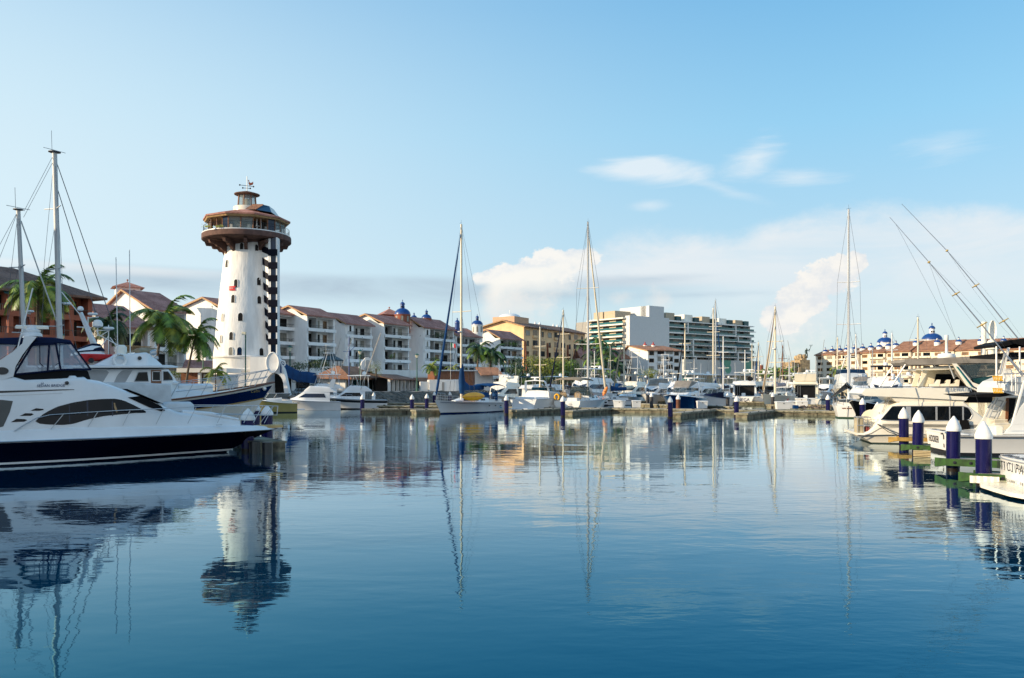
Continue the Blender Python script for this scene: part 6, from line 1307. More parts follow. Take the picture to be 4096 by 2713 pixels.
# ---------------------------------------------------------------- classic trawler yacht behind it
def trawler():
    u = Vector((.80, .60, 0)).normalized(); n = Vector((-u.y, u.x, 0)); A_ = GX(0, 40.5); hb = 2.6; p = A_-u*2.5+n*hb
    b = Boat('old white trawler yacht with royal blue bulwark stripe and lifebuoy, behind the navy cruiser', p, atan2(u.y, u.x), cat='motor yacht', name='trawler_yacht')
    xb, zb = b.T(1097, 1531, -.05); L = xb; zm = b.T(700, 1590, -hb*.95)[1]
    b.hull(L, hb*2, zm-.55, zb, rake=2.2, p=2.2, q=2.6, wl=.82, bands=[(0, 1), (.1, 0), (.70, 2), (.73, 1), (.95, 0)], mats=(CREAM2, RBH, mat('gold_rub_strip', (.5, .33, .12), .4), BLK), stern=.92, mid=.45, foot=.4)
    b.rubrail(WOOD, .05, 'cap_rail', .03)
    T = lambda px, py, y=-2.0: b.T(px, py, y)
    bw = [(x, z) for x, z in (T(600, 1560), T(732, 1559), T(800, 1552), T(906, 1556, -1.6))]
    b.rail(.62, .985, .95, 7, r=.022, mids=(.5,), lean=.25, inset=.15)
    # raised bulwark / foredeck
    b.body('foredeck_moulding', [(L*.45, b.zs(.45)-.1), (L*.8, b.zs(.8)-.1)], [(L*.45, bw[0][1]), bw[0], bw[1], (bw[3][0], b.zs(bw[3][0]/L)+.02), (L*.8, b.zs(.8)+.01)], [(0, 2.3), (L*.6, 2.1), (L*.8, 1.2)], [(0, 2.2), (L*.6, 1.9), (L*.8, 1.0)], GEL, rr=.1)
    # saloon
    fr = [T(0, 1478), T(677, 1478), T(722, 1530)]; w1, w2 = 2.0, 1.9
    h, YH_ = b.body('deckhouse', [(-1, 1.4), (L, 1.6)], [(0, fr[1][1]), (fr[1][0], fr[1][1]), (fr[2][0], fr[2][1]), (fr[2][0]+.05, fr[2][1]-.5)], [(0, w1), (fr[1][0], w1), (fr[2][0], 1.5)], [(0, w2), (fr[1][0], w2), (fr[2][0], 1.4)], GEL, rr=.05)
    D1 = lambda pts, m, name, fr_=W: b.decal(b.px(pts, -1.95), YH_, name, m, n=12, frame=fr_)
    D1([(593, 1488), (595, 1526), (537, 1526), (553, 1489)], GLD, 'saloon_window', STEEL)
    D1([(604, 1480), (646, 1480), (646, 1535), (604, 1535)], WOOD, 'wheelhouse_door', None)
    b.decal(b.px([(610, 1487), (642, 1487), (642, 1523), (610, 1523)], -1.95), YH_, 'door_window', GLD, off=.03, n=6, frame=W)
    D1([(653, 1486), (672, 1486), (694, 1512), (696, 1521), (653, 1523)], GLD, 'wheelhouse_window', STEEL)
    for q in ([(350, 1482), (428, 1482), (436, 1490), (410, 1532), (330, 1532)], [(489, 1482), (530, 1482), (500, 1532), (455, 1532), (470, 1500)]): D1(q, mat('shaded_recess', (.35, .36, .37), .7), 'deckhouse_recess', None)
    # boat deck overhang
    dk = [T(0, 1478, -2.3), T(719, 1467, -2.0)]
    b.body('boat_deck', [(-1, dk[0][1]-.0), (dk[1][0], dk[1][1]-.05)], [(-1, dk[0][1]+.12), (dk[1][0]-.4, dk[1][1]+.09), (dk[1][0], dk[1][1]+.03)], [(-1, 2.45), (dk[1][0]-1.5, 2.3), (dk[1][0], 1.6)], [(-1, 2.45), (dk[1][0]-1.5, 2.3), (dk[1][0], 1.55)], GEL, rr=.04)
    # flybridge with blue base line
    f0 = T(368, 1466, -1.7); pr = [T(372, 1462, -1.6), T(464, 1420, -1.6), T(500, 1417, -1.6), T(588, 1411, -1.5), T(628, 1437, -1.4), T(658, 1462, -1.3)]
    fb, YF = b.body('flybridge', [(f0[0], f0[1]-.05), (pr[-1][0], f0[1]-.08)], pr, [(0, 1.8), (pr[3][0], 1.75), (pr[-1][0], 1.1)], [(0, 1.65), (pr[3][0], 1.55), (pr[-1][0], 1.0)], GEL, rr=.08)
    b.decal(b.px([(300, 1461), (655, 1461), (655, 1466), (300, 1467)], -1.75), YF, 'blue_base_stripe', RBH, n=10, off=.02)
    pn = T(557, 1433, -1.6); mb = MB(); mb.lathe([(.11, 0), (.11, .05), (.01, .06)], n=8); q = mb.build('badge', BLK, b.o); q.location = (pn[0], -1.68, pn[1]); q.rotation_euler = (pi/2, 0, 0)
    # folded canvas and chairs on the flybridge, spotlights
    q0 = T(520, 1415, -.6); mb = MB(); mb.tube([(q0[0]-.3, -1.2, q0[1]), (q0[0]+.5, -1.2, q0[1]+.35), (q0[0]+1.3, -1.1, q0[1]+.3), (q0[0]+1.8, -1, q0[1])], .03, 5); mb.tube([(q0[0]+.3, -.9, q0[1]+.15), (q0[0]+1.5, .9, q0[1]+.25)], .16, 8); mb.build('folded_top', TAN, b.o, 60)
    q0 = T(482, 1405, -1.0); mb = MB(); mb.bbox(q0[0]-.25, q0[0]+.3, -1.3, -.7, q0[1]-.3, q0[1]+.35, .12); mb.build('helm_seat', CREAM2, b.o, 50)
    for px, py, r in ((612, 1411, .16), (625, 1432, .1)): q0 = T(px, py, -.8); mb = MB(); mb.lathe([(r*.6, -r), (r, -r*.2), (r, r)], (0, 0, 0), 10); q = mb.build('searchlight', STEEL, b.o, 50); q.location = (q0[0], -.8, q0[1]); q.rotation_euler = (0, 1.3, 0)
    # lifebuoy
    q0 = T(478, 1442, -1.7); mb = MB(); R0, r0 = .31, .085; mb.loft([[((R0+r0*cos(2*pi*j/8))*cos(2*pi*i/24), (R0+r0*cos(2*pi*j/8))*sin(2*pi*i/24), r0*sin(2*pi*j/8)) for j in range(8)] for i in range(25)], False); q = mb.build('lifebuoy', W, b.o, 80); q.location = (q0[0], -1.82, q0[1]); q.rotation_euler = (pi/2, 0, 0)
    text('Celtic', .14, b.o, 'lifebuoy_lettering', BLK, (q0[0], -1.92, q0[1]+.29), (pi/2, 0, 0))
    # dark fabric cover on side deck
    cv = b.px([(338, 1528), (450, 1531), (560, 1531), (684, 1537)], -2.5); cb_ = b.px([(338, 1640), (684, 1628)], -2.5)
    b.body('side_deck_awning', [(p_[0], p_[1]) for p_ in cb_], [(p_[0], p_[1]) for p_ in cv], [(0, 2.62)], [(0, 2.45)], LGC, rr=.1)
    q = T(1025, 1565, -1.0); text('Celtic', .3, b.o, 'name_lettering', mat('gold_leaf', (.35, .25, .08), .4), (q[0], -b.hb(q[0]/L)-.04, q[1]), (pi/2+.35, -.1, .32), shear=.2)
    q = T(1060, 1556, -.5); mb = MB(); mb.ball((q[0], -b.hb(q[0]/L)*.92, q[1]), .13, 8); mb.build('hawse_plate', W, b.o, 60)
    # red dinghy with blue and white cover on the boat deck: a thing of its own
    d = Boat('red dinghy under a blue and white cover, carried on the trawler boat deck', b.loc, b.rz, 'dinghy', 'dinghy')
    a0, a1 = d.T(322, 1420, -1.3), d.T(466, 1417, -1.3); zb_ = d.T(360, 1451, -1.3)[1]
    mb = MB(); rings = []
    for i in range(13):
        t = i/12; x = lerp(a0[0], a1[0], t); w_ = .85*(1-(t-.0)**3.2*.92)*(.86+.14*sin(pi*min(1, t*2)/2)); dp = lerp(a0[1]-zb_, .12, t**1.6); rings.append([(x, -w_, a0[1]), (x, -w_*.85, a0[1]-dp*.6), (x, 0, a0[1]-dp), (x, w_*.85, a0[1]-dp*.6), (x, w_, a0[1])])
    mb.loft([[(x, y-.6, z) for x, y, z in r] for r in rings]); mb.build('red_hull', RED, d.o, 60)
    d.tubes('gunwale', [[(r[0][0], r[0][1]-.6, r[0][2]+.03) for r in rings], [(r[4][0], r[4][1]-.6, r[4][2]+.03) for r in rings]], RED, .04)
    c0 = d.px([(309, 1417), (309, 1401), (381, 1373), (406, 1374), (427, 1412)], -1.2)
    bz = [(c0[0][0], a0[1]+.02), (c0[4][0], a0[1]+.02)]; _, YQ = d.body('white_cover', bz, [(c0[1][0], c0[1][1]), (c0[2][0]-.1, c0[2][1]-.12), (c0[3][0], c0[3][1]-.15), (c0[4][0], a0[1]+.05)], [(0, 1.3), (c0[4][0], 1.2)], [(0, 1.15), (c0[4][0], .9)], GEL, rr=.05)
    d.body('blue_cover', [(c0[1][0]-.03, c0[1][1]-.1), (c0[3][0], c0[2][1]-.42)], [(c0[1][0]-.03, c0[1][1]+.03), (c0[2][0], c0[2][1]), (c0[3][0], c0[3][1]), (c0[3][0]+.25, c0[2][1]-.38)], [(0, 1.22), (c0[3][0]+.2, 1.1)], [(0, 1.1), (c0[3][0]+.2, .8)], NAVY, rr=.08)
    q = d.T(363, 1442, -1.3); mb = MB(); mb.lathe([(.15, 0), (.15, .02), (.001, .03)], n=12); p_ = mb.build('dark_port', BLK, d.o); p_.location = (q[0], -1.42, q[1]); p_.rotation_euler = (pi/2+.3, 0, 0)
    # sloping mast with radars and satellite dome
    m0, m1 = T(404, 1372, 0), T(322, 1250, 0); mb = MB(); mb.tube([(m0[0], 0, m0[1]-1), (m1[0], 0, m1[1])], [.2, .11], 4); mo = mb.build('signal_mast', GEL, b.o)
    q = T(391, 1310, 0); b.radar(q[0], q[1], 0, .27, 'dome'); q = T(371, 1262, 0); b.radar(q[0], q[1], 0, .26, 'flat'); q = T(434, 1320, 0); b.radar(q[0], q[1], 0, .3, 'flat'); q = T(322, 1244, 0); b.radar(q[0], q[1], 0, .16, 'dome')
    L_ = lambda *ps: [(T(px, py, 0)[0], 0, T(px, py, 0)[1]) for px, py in ps]
    b.tubes('mast_brackets', [L_((350, 1272), (395, 1268)), L_((307, 1308), (366, 1312)), L_((352, 1268), (352, 1300)), L_((391, 1312), (391, 1345)), L_((434, 1300), (434, 1420)), L_((385, 1322), (440, 1322)), L_((385, 1322), (400, 1345), (432, 1325)), L_((246, 1168), (322, 1262)), L_((395, 1340), (470, 1380), (500, 1412)), L_((434, 1345), (395, 1400)), L_((440, 1350), (480, 1405))], W, .028)
    yy = -1.5; b.tubes('whip_aerials', [[(T(471, 1420, yy)[0], yy, T(471, 1420, yy)[1]), (T(464, 1030, yy)[0], yy, T(464, 1030, yy)[1])], [(T(521, 1418, yy)[0], yy, T(521, 1418, yy)[1]), (T(518, 1000, yy)[0], yy, T(518, 1000, yy)[1])]], W, .026, 5)
    b.tubes('deck_davit', [L_((811, 1655), (809, 1566), (805, 1558), (783, 1570))], STEEL, .05)
    q = T(760, 1528, -.6); mb = MB(); mb.bbox(q[0]-.9, q[0]+1.2, -1.2, .2, q[1]-.6, q[1]-.1, .12); mb.build('foredeck_hatch', GEL, b.o, 40)
    q = T(690, 1530, -1.6); mb = MB(); mb.lathe([(.45, 0), (.45, .1), (.3, .18), (.01, .2)], (q[0], -1.3, q[1]-.1), 12); mb.build('liferaft_canister', GEL, b.o, 40)
trawler()
# ---------------------------------------------------------------- ketch with two tall masts behind the trawler
def ketch():
    D_ = 76; b = Boat('white ketch with two tall raked masts behind the trawler', GX(90, 62)+Vector((-3, 0, 0)), heading(.55, .83), 'sailboat', 'ketch')
    b.hull(21, 5, 1.5, 2.1, rake=2.5, p=2., stern=.6, bands=[(0, 2), (.1, 0), (.8, 1), (.88, 0)], mats=(GEL, RBH, BLK, BLK), mid=.45)
    b.body('cabin_trunk', [(4, 1.5), (15, 1.8)], [(4, 2.3), (12, 2.4), (15, 2.0)], [(4, 1.7), (15, .9)], [(4, 1.5), (15, .7)], GEL); b.rail(.03, .96, .7, 10, mids=(.5,), lean=0, name='lifelines')
    def mast(px0, py0, px1, py1, r, y=0., spr=(), fst=(), nm=''):
        (x0, z0_), (x1, z1_) = b.T(px0, py0, y), b.T(px1, py1, y); mb = MB(); mb.tube([(x0, y, z0_), (x1, y, z1_)], [r, r*.85], 8); mo = mb.build('mast', ALU, b.o, 60)
        for py in spr:
            t = (py-py0)/(py1-py0); x, z = lerp(x0, x1, t), lerp(z0_, z1_, t); mb = MB(); mb.tube([(x-.3, -1.3, z+.05), (x, 0, z), (x-.3, 1.3, z+.05)], .045, 5); mb.build('spreader', ALU, mo)
        mb = MB(); mb.lathe([(r*1.2, 0), (r*2.1, .05), (r*2.1, .1)], (x1, y, z1_), 8); mb.tube([(x1-.2, y, z1_), (x1-.25, y, z1_+1.8)], .018, 4); mb.tube([(x1-.9, y, z1_+.25), (x1+.9, y, z1_+.2)], .02, 4); mb.build('masthead_gear', DSTAY, mo)
        return (x1, y, z1_), (x0, y, z0_)
    t1, b1 = mast(243, 1500, 218, 612, .235, 0, (834, 1075, 1305)); t2, b2 = mast(103, 1500, 73, 842, .19, 0, (1068, 1330))
    P3 = lambda px, py: (b.T(px, py, 0)[0], 0, b.T(px, py, 0)[1])
    b.tubes('fore_stays', [[(t1[0], 0, t1[2]-.3), P3(452, 1300)], [(t1[0], 0, t1[2]-2.2), P3(396, 1296)]], DSTAY, .035, 5)
    b.tubes('mizzen_stay', [[(t2[0]+.2, 0, t2[2]-.8), P3(232, 1300)]], ALU, .055, 5)
    ln = [[t1, P3(96, 845)], [(t1[0], 0, t1[2]-.5), P3(94, 870)], [t2, P3(-120, 1200)], [t2, P3(-60, 1180)]]
    for t_, b_, s_ in ((t1, b1, 1.), (t2, b2, .8)):
        for sg in (-1, 1):
            ln += [[t_, (lerp(b_[0], t_[0], .5)-.4, sg*1.4, lerp(b_[2], t_[2], .5)), (b_[0]-.6, sg*2.2, 1.8)], [(lerp(b_[0], t_[0], .72), 0, lerp(b_[2], t_[2], .72)), (b_[0]-1.6, sg*2.2, 1.8)], [(lerp(b_[0], t_[0], .5), 0, lerp(b_[2], t_[2], .5)), (b_[0]+1.2, sg*2.2, 1.8)]]
    b.tubes('standing_rigging', ln, DSTAY, .016, 4)
    q = b.T(268, 1220, 0); b.radar(q[0], q[1], 0, .33, 'flat'); q = b.T(120, 1250, 0); b.radar(q[0], q[1], 0, .3, 'flat')
    b.tubes('radar_bracket', [[P3(240, 1212), P3(285, 1212)], [P3(104, 1252), P3(122, 1256)]], ALU, .05)
ketch()
# ---------------------------------------------------------------- right-hand foreground boats
def bluewater():
    u = Vector((.972, -.235, 0)).normalized(); n = Vector((-u.y, u.x, 0)); hb = 2.15; p = GX(3428, 46.5)+n*hb
    b = Boat('long cream houseboat-style cruiser with dark wrap windows and grey canvas top, at the right', p, atan2(u.y, u.x), 'motor yacht', 'cabin_cruiser')
    Z = lambda pts: [(3396+x/2.613, 1250+y/2.613) for x, y in pts]; Y0 = -hb
    px = lambda pts, y=Y0: b.px(Z(pts), y)
    L = 14.5; ct = mat('waterline_green', (.03, .05, .04), .6)
    b.hull(L, hb*2, .62, 1.5, rake=1.6, p=2.6, wl=.9, bands=[(0, 1), (.1, 0)], mats=(CREAM2, ct, BLK), stern=.95, trake=.9)
    # moulded side: low step at the stern rising to the cabin
    tp = px([(75, 1262), (150, 1268), (215, 1240), (280, 1180), (345, 1115), (440, 985), (540, 938), (620, 936), (1200, 932), (1300, 1010), (1440, 1128), (1560, 1165), (1900, 1175)])
    tp[0] = (-.02, tp[0][1])
    cb, Y = b.body('cabin_side', [(0, .5), (L*.75, .8), (L, 1.4)], tp, [(0, hb-.01), (L*.7, hb), (L, .8)], [(0, hb-.06), (L*.7, hb-.08), (L, .6)], CREAM2, rr=.08, n=40)
    b.decal(px([(335, 1122), (455, 982), (520, 980), (1190, 980), (1250, 996), (1285, 1035), (1293, 1070), (1275, 1110), (1235, 1132), (600, 1133), (400, 1130)]), Y, 'wrap_window', GLD, n=40, frame=STEEL)
    for x0, x1 in ((596, 648), (905, 926), (1048, 1060), (1185, 1202)): b.decal(px([(x0, 984), (x1, 984), (x1, 1130), (x0, 1130)]), Y, 'window_post', STEEL, off=.03, n=2)
    for k_ in range(4): b.decal(px([(350, 1166+k_*8), (1400, 1176+k_*8), (1400, 1180+k_*8), (350, 1170+k_*8)]), Y, 'vent_louvre', BLK, off=.016, n=10)
    b.decal(px([(80, 1300), (230, 1262), (330, 1205), (520, 1200), (520, 1204), (330, 1212), (230, 1272), (80, 1308)]), Y, 'rub_line', mat('grey_rub_line', (.25, .24, .22), .5), off=.02, n=20)
    # flybridge deck with overhang
    fl = px([(130, 850), (175, 797), (400, 792), (1235, 790), (1268, 850), (1222, 920), (800, 897), (440, 882), (165, 872)])
    b.slab('flybridge_deck', [fl[i] for i in (0, 8, 7, 6, 5, 4, 3, 2, 1)], hb+.02, CREAM2)
    wt = px([(440, 882), (800, 896), (1222, 922), (1200, 945), (620, 945), (500, 935)]); b.slab('deck_bracket', wt, hb-.12, CREAM2)
    q = px([(1140, 808)], Y0)[0]; text('BLUEWATER', .34, b.o, 'lettering', mat('grey_blue_lettering', (.25, .32, .42), .5), (q[0], -hb-.045, q[1]), (pi/2, 0, 0), shear=.25, sx=.72)
    for x in (690, 1018): b.tubes('fender_line', [[(px([(x, 790)])[0][0], -hb-.05, px([(x, 790)])[0][1]), (px([(x+30, 880)])[0][0], -hb-.06, px([(x+30, 890)])[0][1]), (px([(x+40, 975)])[0][0], -hb-.05, px([(x+40, 975)])[0][1])]], mat('grey_rope', (.2, .25, .32), .8), .016)
    # canvas top on struts, rear bulkhead with dark door, teal striped wing
    cz = px([(565, 522), (575, 490), (900, 480), (1180, 466), (1590, 462), (1595, 478), (1555, 528), (1200, 532), (900, 548), (610, 548)], -1.5)
    b.slab('canvas_top', cz, 1.75, GREYC)
    for pa, pb in (((440, 782), (590, 545)), ((1040, 530), (1100, 690))):
        for sg in (1, -1): qa, qb = px([pa, pb], -1.6); b.tubes('top_strut', [[(qa[0], -1.6*sg, qa[1]), (qb[0], -1.6*sg, qb[1])]], STEEL, .045)
    st = px([(680, 590), (820, 575), (1230, 555), (1235, 590), (830, 605), (700, 600)], -1.2); b.slab('inner_roof', st, 1.4, CREAM)
    w_ = px([(770, 778), (830, 600), (1000, 600), (1240, 600), (1240, 778)], 1.0); mb = MB(); mb.prism([(x, 1.0, z) for x, z in w_], (0, .08, 0)); mb.build('rear_bulkhead', CREAM, b.o)
    w_ = px([(885, 752), (910, 645), (1065, 645), (1095, 700), (1095, 752)], .95); mb = MB(); mb.prism([(x, .93, z) for x, z in w_], (0, .05, 0)); mb.build('dark_window', GLD, b.o)
    w_ = px([(712, 776), (770, 596), (822, 600), (762, 776)], -.6); b.plates('door_frame', w_, .8, .08, CREAM)
    for x in (985, 880, 1080):
        q = px([(x, 778)], -.5)[0]; mb = MB(); mb.prism([(q[0]-.25, -.85, q[1]), (q[0]+.25, -.85, q[1]), (q[0]+.3, -.85, q[1]+.42), (q[0]+.2, -.85, q[1]+.42), (q[0]+.05, -.85, q[1]+.2), (q[0]-.25, -.85, q[1]+.16)], (0, .5, 0)); mb.build('deck_chair', CREAM2, b.o)
    wg = px([(1080, 535), (1125, 535), (1290, 730), (1380, 762), (1560, 765), (1560, 852), (1400, 848), (1290, 802), (1235, 772)], -1.85); b.plates('wing', wg, 1.88, .12, CREAM2)
    tl = mat('teal_stripe', (.01, .28, .25), .4)
    for o_, m in ((0, tl), (9, RBH)):
        w_ = px([(1128+o_, 566), (1290+o_, 770), (1400, 820+o_*.8), (1520, 838+o_*.8), (1520, 844+o_*.8), (1395, 829+o_*.8), (1280+o_, 779), (1120+o_, 568)], -1.9); b.plates('stripe', w_, 1.9+.004+o_*.0003, .02, m)
    w_ = px([(1282, 695), (1545, 655), (1545, 760), (1395, 760), (1300, 728)], -1.7); b.plates('teal_screen', w_, 1.75, .05, GLT)
    w_ = px([(1150, 545), (1592, 528), (1548, 650), (1282, 692)], -1.7); b.plates('smoked_curtain', w_, 1.72, .04, SMOKE); w_ = px([(1100, 548), (1150, 545), (1282, 692), (1235, 775), (1110, 640)], -1.7); b.plates('grey_curtain', w_, 1.7, .03, GREYC)
    b.box('forward_helm', px([(1290, 700)])[0][0], px([(1560, 700)])[0][0], 1.3, 2.4, px([(1290, 760)])[0][1]+.5, BLACKC)
    # black cloth hanging down the side, platform gear: fender rack, satellite dish, ladder
    bc = px([(1150, 1125), (1242, 1125), (1262, 1215), (1330, 1258), (1178, 1262), (1155, 1200)], Y0); mb = MB(); mb.prism([(x, -hb-.12, z) for x, z in bc], (0, .06, 0)); mb.build('black_side_cloth', BLACKC, b.o)
    q0, q1 = px([(78, 1262)], -1.6)[0], px([(220, 1095)], -1.6)[0]
    mb = MB(); x0, x1, z0_, z1_ = q0[0], q1[0], q0[1], q1[1]
    for x in (x0, x0+.35, x1): 
        for y in (-1.9, -.9): mb.tube([(x, y, z0_-.2), (x, y, z1_)], .022, 5)
    for z in (z1_, lerp(z0_, z1_, .5)): mb.tube([(x0, -1.9, z), (x1, -1.9, z), (x1, -.9, z), (x0, -.9, z), (x0, -1.9, z)], .022, 5)
    rk = mb.build('fender_rack', STEEL, b.o); mb = MB(); mb.bbox(x0-.02, x0+.38, -1.85, -.95, z0_-.15, z1_-.03, .08); mb.build('canvas_sack', mat('sacking', (.42, .36, .24), .9, var=.3), rk, 40); mb = MB(); mb.bbox(x0+.5, x1-.05, -1.8, -1.0, z0_-.15, lerp(z0_, z1_, .42), .05); mb.build('red_crate', mat('dark_red_plastic', (.2, .03, .03), .6), rk)
    q = px([(232, 1115)], -.6)[0]; mb = MB(); mb.lathe([(.02, 0), (.3, .06), (.52, .2), (.54, .2), (.3, .03), (.02, -.03)], n=18); d = mb.build('dish_aerial', CREAM, b.o, 50); d.location = (q[0], -.6, q[1]); d.rotation_euler = (1.35, 0, -.3)
    b.tubes('stern_ladder', [[(px([(310, 1060)], -1.2)[0][0], y, px([(310, 1110)], -1.2)[0][1]-.1), (px([(420, 880)], -1.2)[0][0], y, px([(420, 880)], -1.2)[0][1])] for y in (-1.5, -1.1)], STEEL, .025)
    b.tubes('mooring_line', [[(px([(295, 1165)])[0][0], -hb-.02, px([(295, 1165)])[0][1]), (px([(410, 1225)])[0][0], -hb-.3, px([(410, 1228)])[0][1]), (px([(520, 1270)])[0][0], -hb-.5, px([(520, 1272)])[0][1])], [(px([(300, 1170)])[0][0], -hb-.02, px([(300, 1170)])[0][1]), (px([(400, 1240)])[0][0], -hb-.3, px([(400, 1245)])[0][1]), (px([(525, 1285)])[0][0], -hb-.5, px([(525, 1290)])[0][1])]], BLK, .02)
    b.tubes('flybridge_rail', [[(px([(400, 785)])[0][0], -hb+.1, px([(400, 782)])[0][1]), (px([(1235, 775)])[0][0], -hb+.1, px([(1235, 775)])[0][1])]], DSTAY, .02, mirror=True)
    q = px([(1020, 470)], -.4)[0]; mb = MB(); mb.lathe([(.3, 0), (.45, .08), (.5, .25), (.45, .4), (.08, .46), (.07, 1.2), (.12, 1.25), (.12, 1.5), (.01, 1.55)], (q[0], -.4, q[1]-.2), 16); mb.build('radar_dome', W, b.o, 50)
    # thick white aerial post with a dome and oval dish, behind the canvas
    b.tubes('aerial_post', [[(px([(1407, 470)], .8)[0][0], .8, px([(1407, 470)], .8)[0][1]), (px([(1412, 100)], .8)[0][0], .8, px([(1412, 100)], .8)[0][1])]], CREAM2, .14, 8)
    q = px([(1490, 372)], .8)[0]; mb = MB(); mb.lathe([(.2, -.5), (.22, -.1), (.36, -.08), (.38, .14), (.27, .2), (.26, .36), (.15, .48), (.01, .52)], (q[0], .8, q[1]), 18); mb.build('satellite_dome', CREAM2, b.o, 50)
    q = px([(1495, 190)], .8)[0]; mb = MB(); mb.lathe([(.6, 0), (.62, .05), (.6, .1), (.5, .04), (.01, .02)], n=20, sx=.35); d = mb.build('oval_dish', CREAM2, b.o, 50); d.location = (q[0], .8, q[1]); d.rotation_euler = (pi/2, 0, .3)
    return b
bluewater()
def hooker():
    u = Vector((.984, -.18, 0)).normalized(); n = Vector((-u.y, u.x, 0)); B = 4.6; near = GX(3832, 38.2); p = near+n*(B/2)
    b = Boat('white sport fishing boat with long outriggers and black awnings, lettered transom behind the blue piles', p, atan2(u.y, u.x), 'sport fishing boat', 'fishing_boat')
    L = 15.5; HW = mat('sunlit_white_hull', (.74, .75, .74), .25, var=.03)
    b.hull(L, B, 1.03, 1.9, rake=2, p=2.3, q=2.5, wl=.86, stern=1., bands=[(0, 2), (.16, 0), (.90, 0)], mats=(HW, HW, BLK, BLK), mid=.3)
    T = lambda px, py, y=-B/2+.4: b.T(px, py, y); b.rubrail(mat('grey_rubber', (.2, .2, .2), .7), .03, 'rub_rail', -.08)
    mb = MB(); mb.bbox(-.06, .5, -B/2-.03, B/2+.03, 1.03, 1.09, .03); mb.build('transom_cap', W, b.o, 40)
    for k_ in range(3): mb = MB(); mb.bbox(.12, .3, B/2-.8-k_*1.2, B/2-.5-k_*1.2, 1.09, 1.12, .02); mb.build('deck_hatch', BLK, b.o)
    lt = mat('black_lettering', (.02, .02, .025), .5)
    text('HOOKER', .5, b.o, 'lettering', lt, (-.03, 1.05, .62), (pi/2, 0, -pi/2), sx=.72); text('?', .9, b.o, 'hook_emblem', lt, (-.03, -.25, .62), (pi/2, 0, -pi/2), shear=-.2) if False else b.tubes('hook_emblem', [[(-.03, -.05, .95), (-.03, -.25, 1.0), (-.03, -.42, .9), (-.03, -.45, .7)], [(-.03, -.45, .48), (-.03, -.5, .3)]], lt, .03)
    text('LA PAZ, B.C.S.', .13, b.o, 'port_lettering', lt, (-.03, 1.0, .28), (pi/2, 0, -pi/2), sx=.9) if False else None
    # cockpit coaming and cabin side
    Z = lambda pts: [(3780+x/2.092, 1300+y/2.092) for x, y in pts]; px = lambda pts, y=-B/2+.5: b.px(Z(pts), y)
    cs = px([(235, 912), (390, 912), (500, 905), (560, 830), (620, 700), (700, 610), (1000, 600), (1000, 912)]); b.plates('cabin_side', cs, B/2-.45, .1, HW)
    ci = px([(385, 860), (395, 800), (470, 760), (520, 610), (640, 605), (560, 840), (480, 900)], .4); mb = MB(); mb.prism([(x, .45, z) for x, z in ci], (0, .1, 0)); mb.build('cabin_bulkhead', CREAM, b.o)
    dr = px([(515, 812), (520, 612), (545, 610), (535, 812)], .2); mb = MB(); mb.prism([(x, .3, z) for x, z in dr], (0, .06, 0)); mb.build('teak_door', WOOD, b.o)
    dr = px([(540, 812), (550, 612), (610, 615), (580, 770)], .2); mb = MB(); mb.prism([(x, .38, z) for x, z in dr], (0, .05, 0)); mb.build('cabin_door_glass', GLD, b.o)
    for k_ in range(5): q = px([(375, 832-k_*11), (480, 832-k_*11)], -.6); mb = MB(); mb.box(q[0][0], q[1][0], -1.2, -.2, q[0][1]-.02, q[0][1]+.02); mb.build('slatted_step', CREAM, b.o)
    q = px([(372, 910), (440, 838)], -.9); mb = MB(); mb.bbox(q[0][0], q[1][0], -1.6, 0, q[0][1]-.2, q[1][1], .04); mb.build('bait_station', CREAM2, b.o, 40)
    # flybridge, rails and rod holders
    fbp = px([(505, 585), (590, 590), (720, 600), (1000, 600), (1000, 430), (661, 430), (560, 470), (510, 520)]); b.slab('flybridge', fbp, B/2-.6, HW)
    al = lambda pts, y=-B/2+.5: [(b.T(3780+x/2.092, 1300+y_/2.092, y)[0], y, b.T(3780+x/2.092, 1300+y_/2.092, y)[1]) for x, y_ in pts]
    for yy_ in (-B/2+.5, B/2-.6):
        b.tubes('bridge_rail', [al([(440, 412), (600, 408), (700, 400)], yy_), al([(440, 412), (440, 545), (600, 560)], yy_), al([(500, 410), (500, 560)], yy_), al([(592, 408), (592, 575)], yy_), al([(440, 480), (640, 480)], yy_), al([(560, 410), (560, 560)], yy_)], STEEL, .03)
    for yy, yp in ((425, -B/2+.3), (527, -B/2+.3)):
        rr_ = []
        for i in range(6): rr_.append(al([(402+i*14, yy+2), (412+i*13, yy+44)], yp))
        rr_.append(al([(398, yy+6), (482, yy+10)], yp)); rr_.append(al([(408, yy+38), (488, yy+40)], yp)); b.tubes('rod_holder_rack', rr_, YBUOY, .028)
    q = px([(500, 385)], -.6)[0]; mb = MB(); mb.bbox(q[0]-.2, q[0]+.25, -.9, -.3, q[1]-.5, q[1]+.12, .08); mb.build('helm_chair', W, b.o, 40)
    b.tubes('cockpit_ladder', [al([(345, 770), (420, 612)], -1.1), al([(370, 780), (445, 612)], -1.1), al([(372, 862), (490, 635)], -.6), al([(395, 865), (510, 640)], -.6)]+[al([(375+i*22, 770-i*45), (418+i*22, 772-i*45)], -.8) for i in range(4)], STEEL, .03)
    aw = px([(215, 586), (520, 568), (588, 588), (480, 604), (300, 606)], -B/2+.3); b.slab('aft_awning', aw, B/2-.5, BLACKC)
    t1_ = px([(425, 188), (420, 165), (520, 130), (661, 112), (800, 105), (800, 175), (661, 182), (560, 160), (500, 178)], -1.2); b.slab('upper_black_bimini', t1_, 1.5, BLACKC)
    t2_ = px([(398, 268), (395, 245), (520, 232), (800, 226), (800, 278)], -1.2); b.slab('lower_black_bimini', t2_, 1.7, BLACKC)
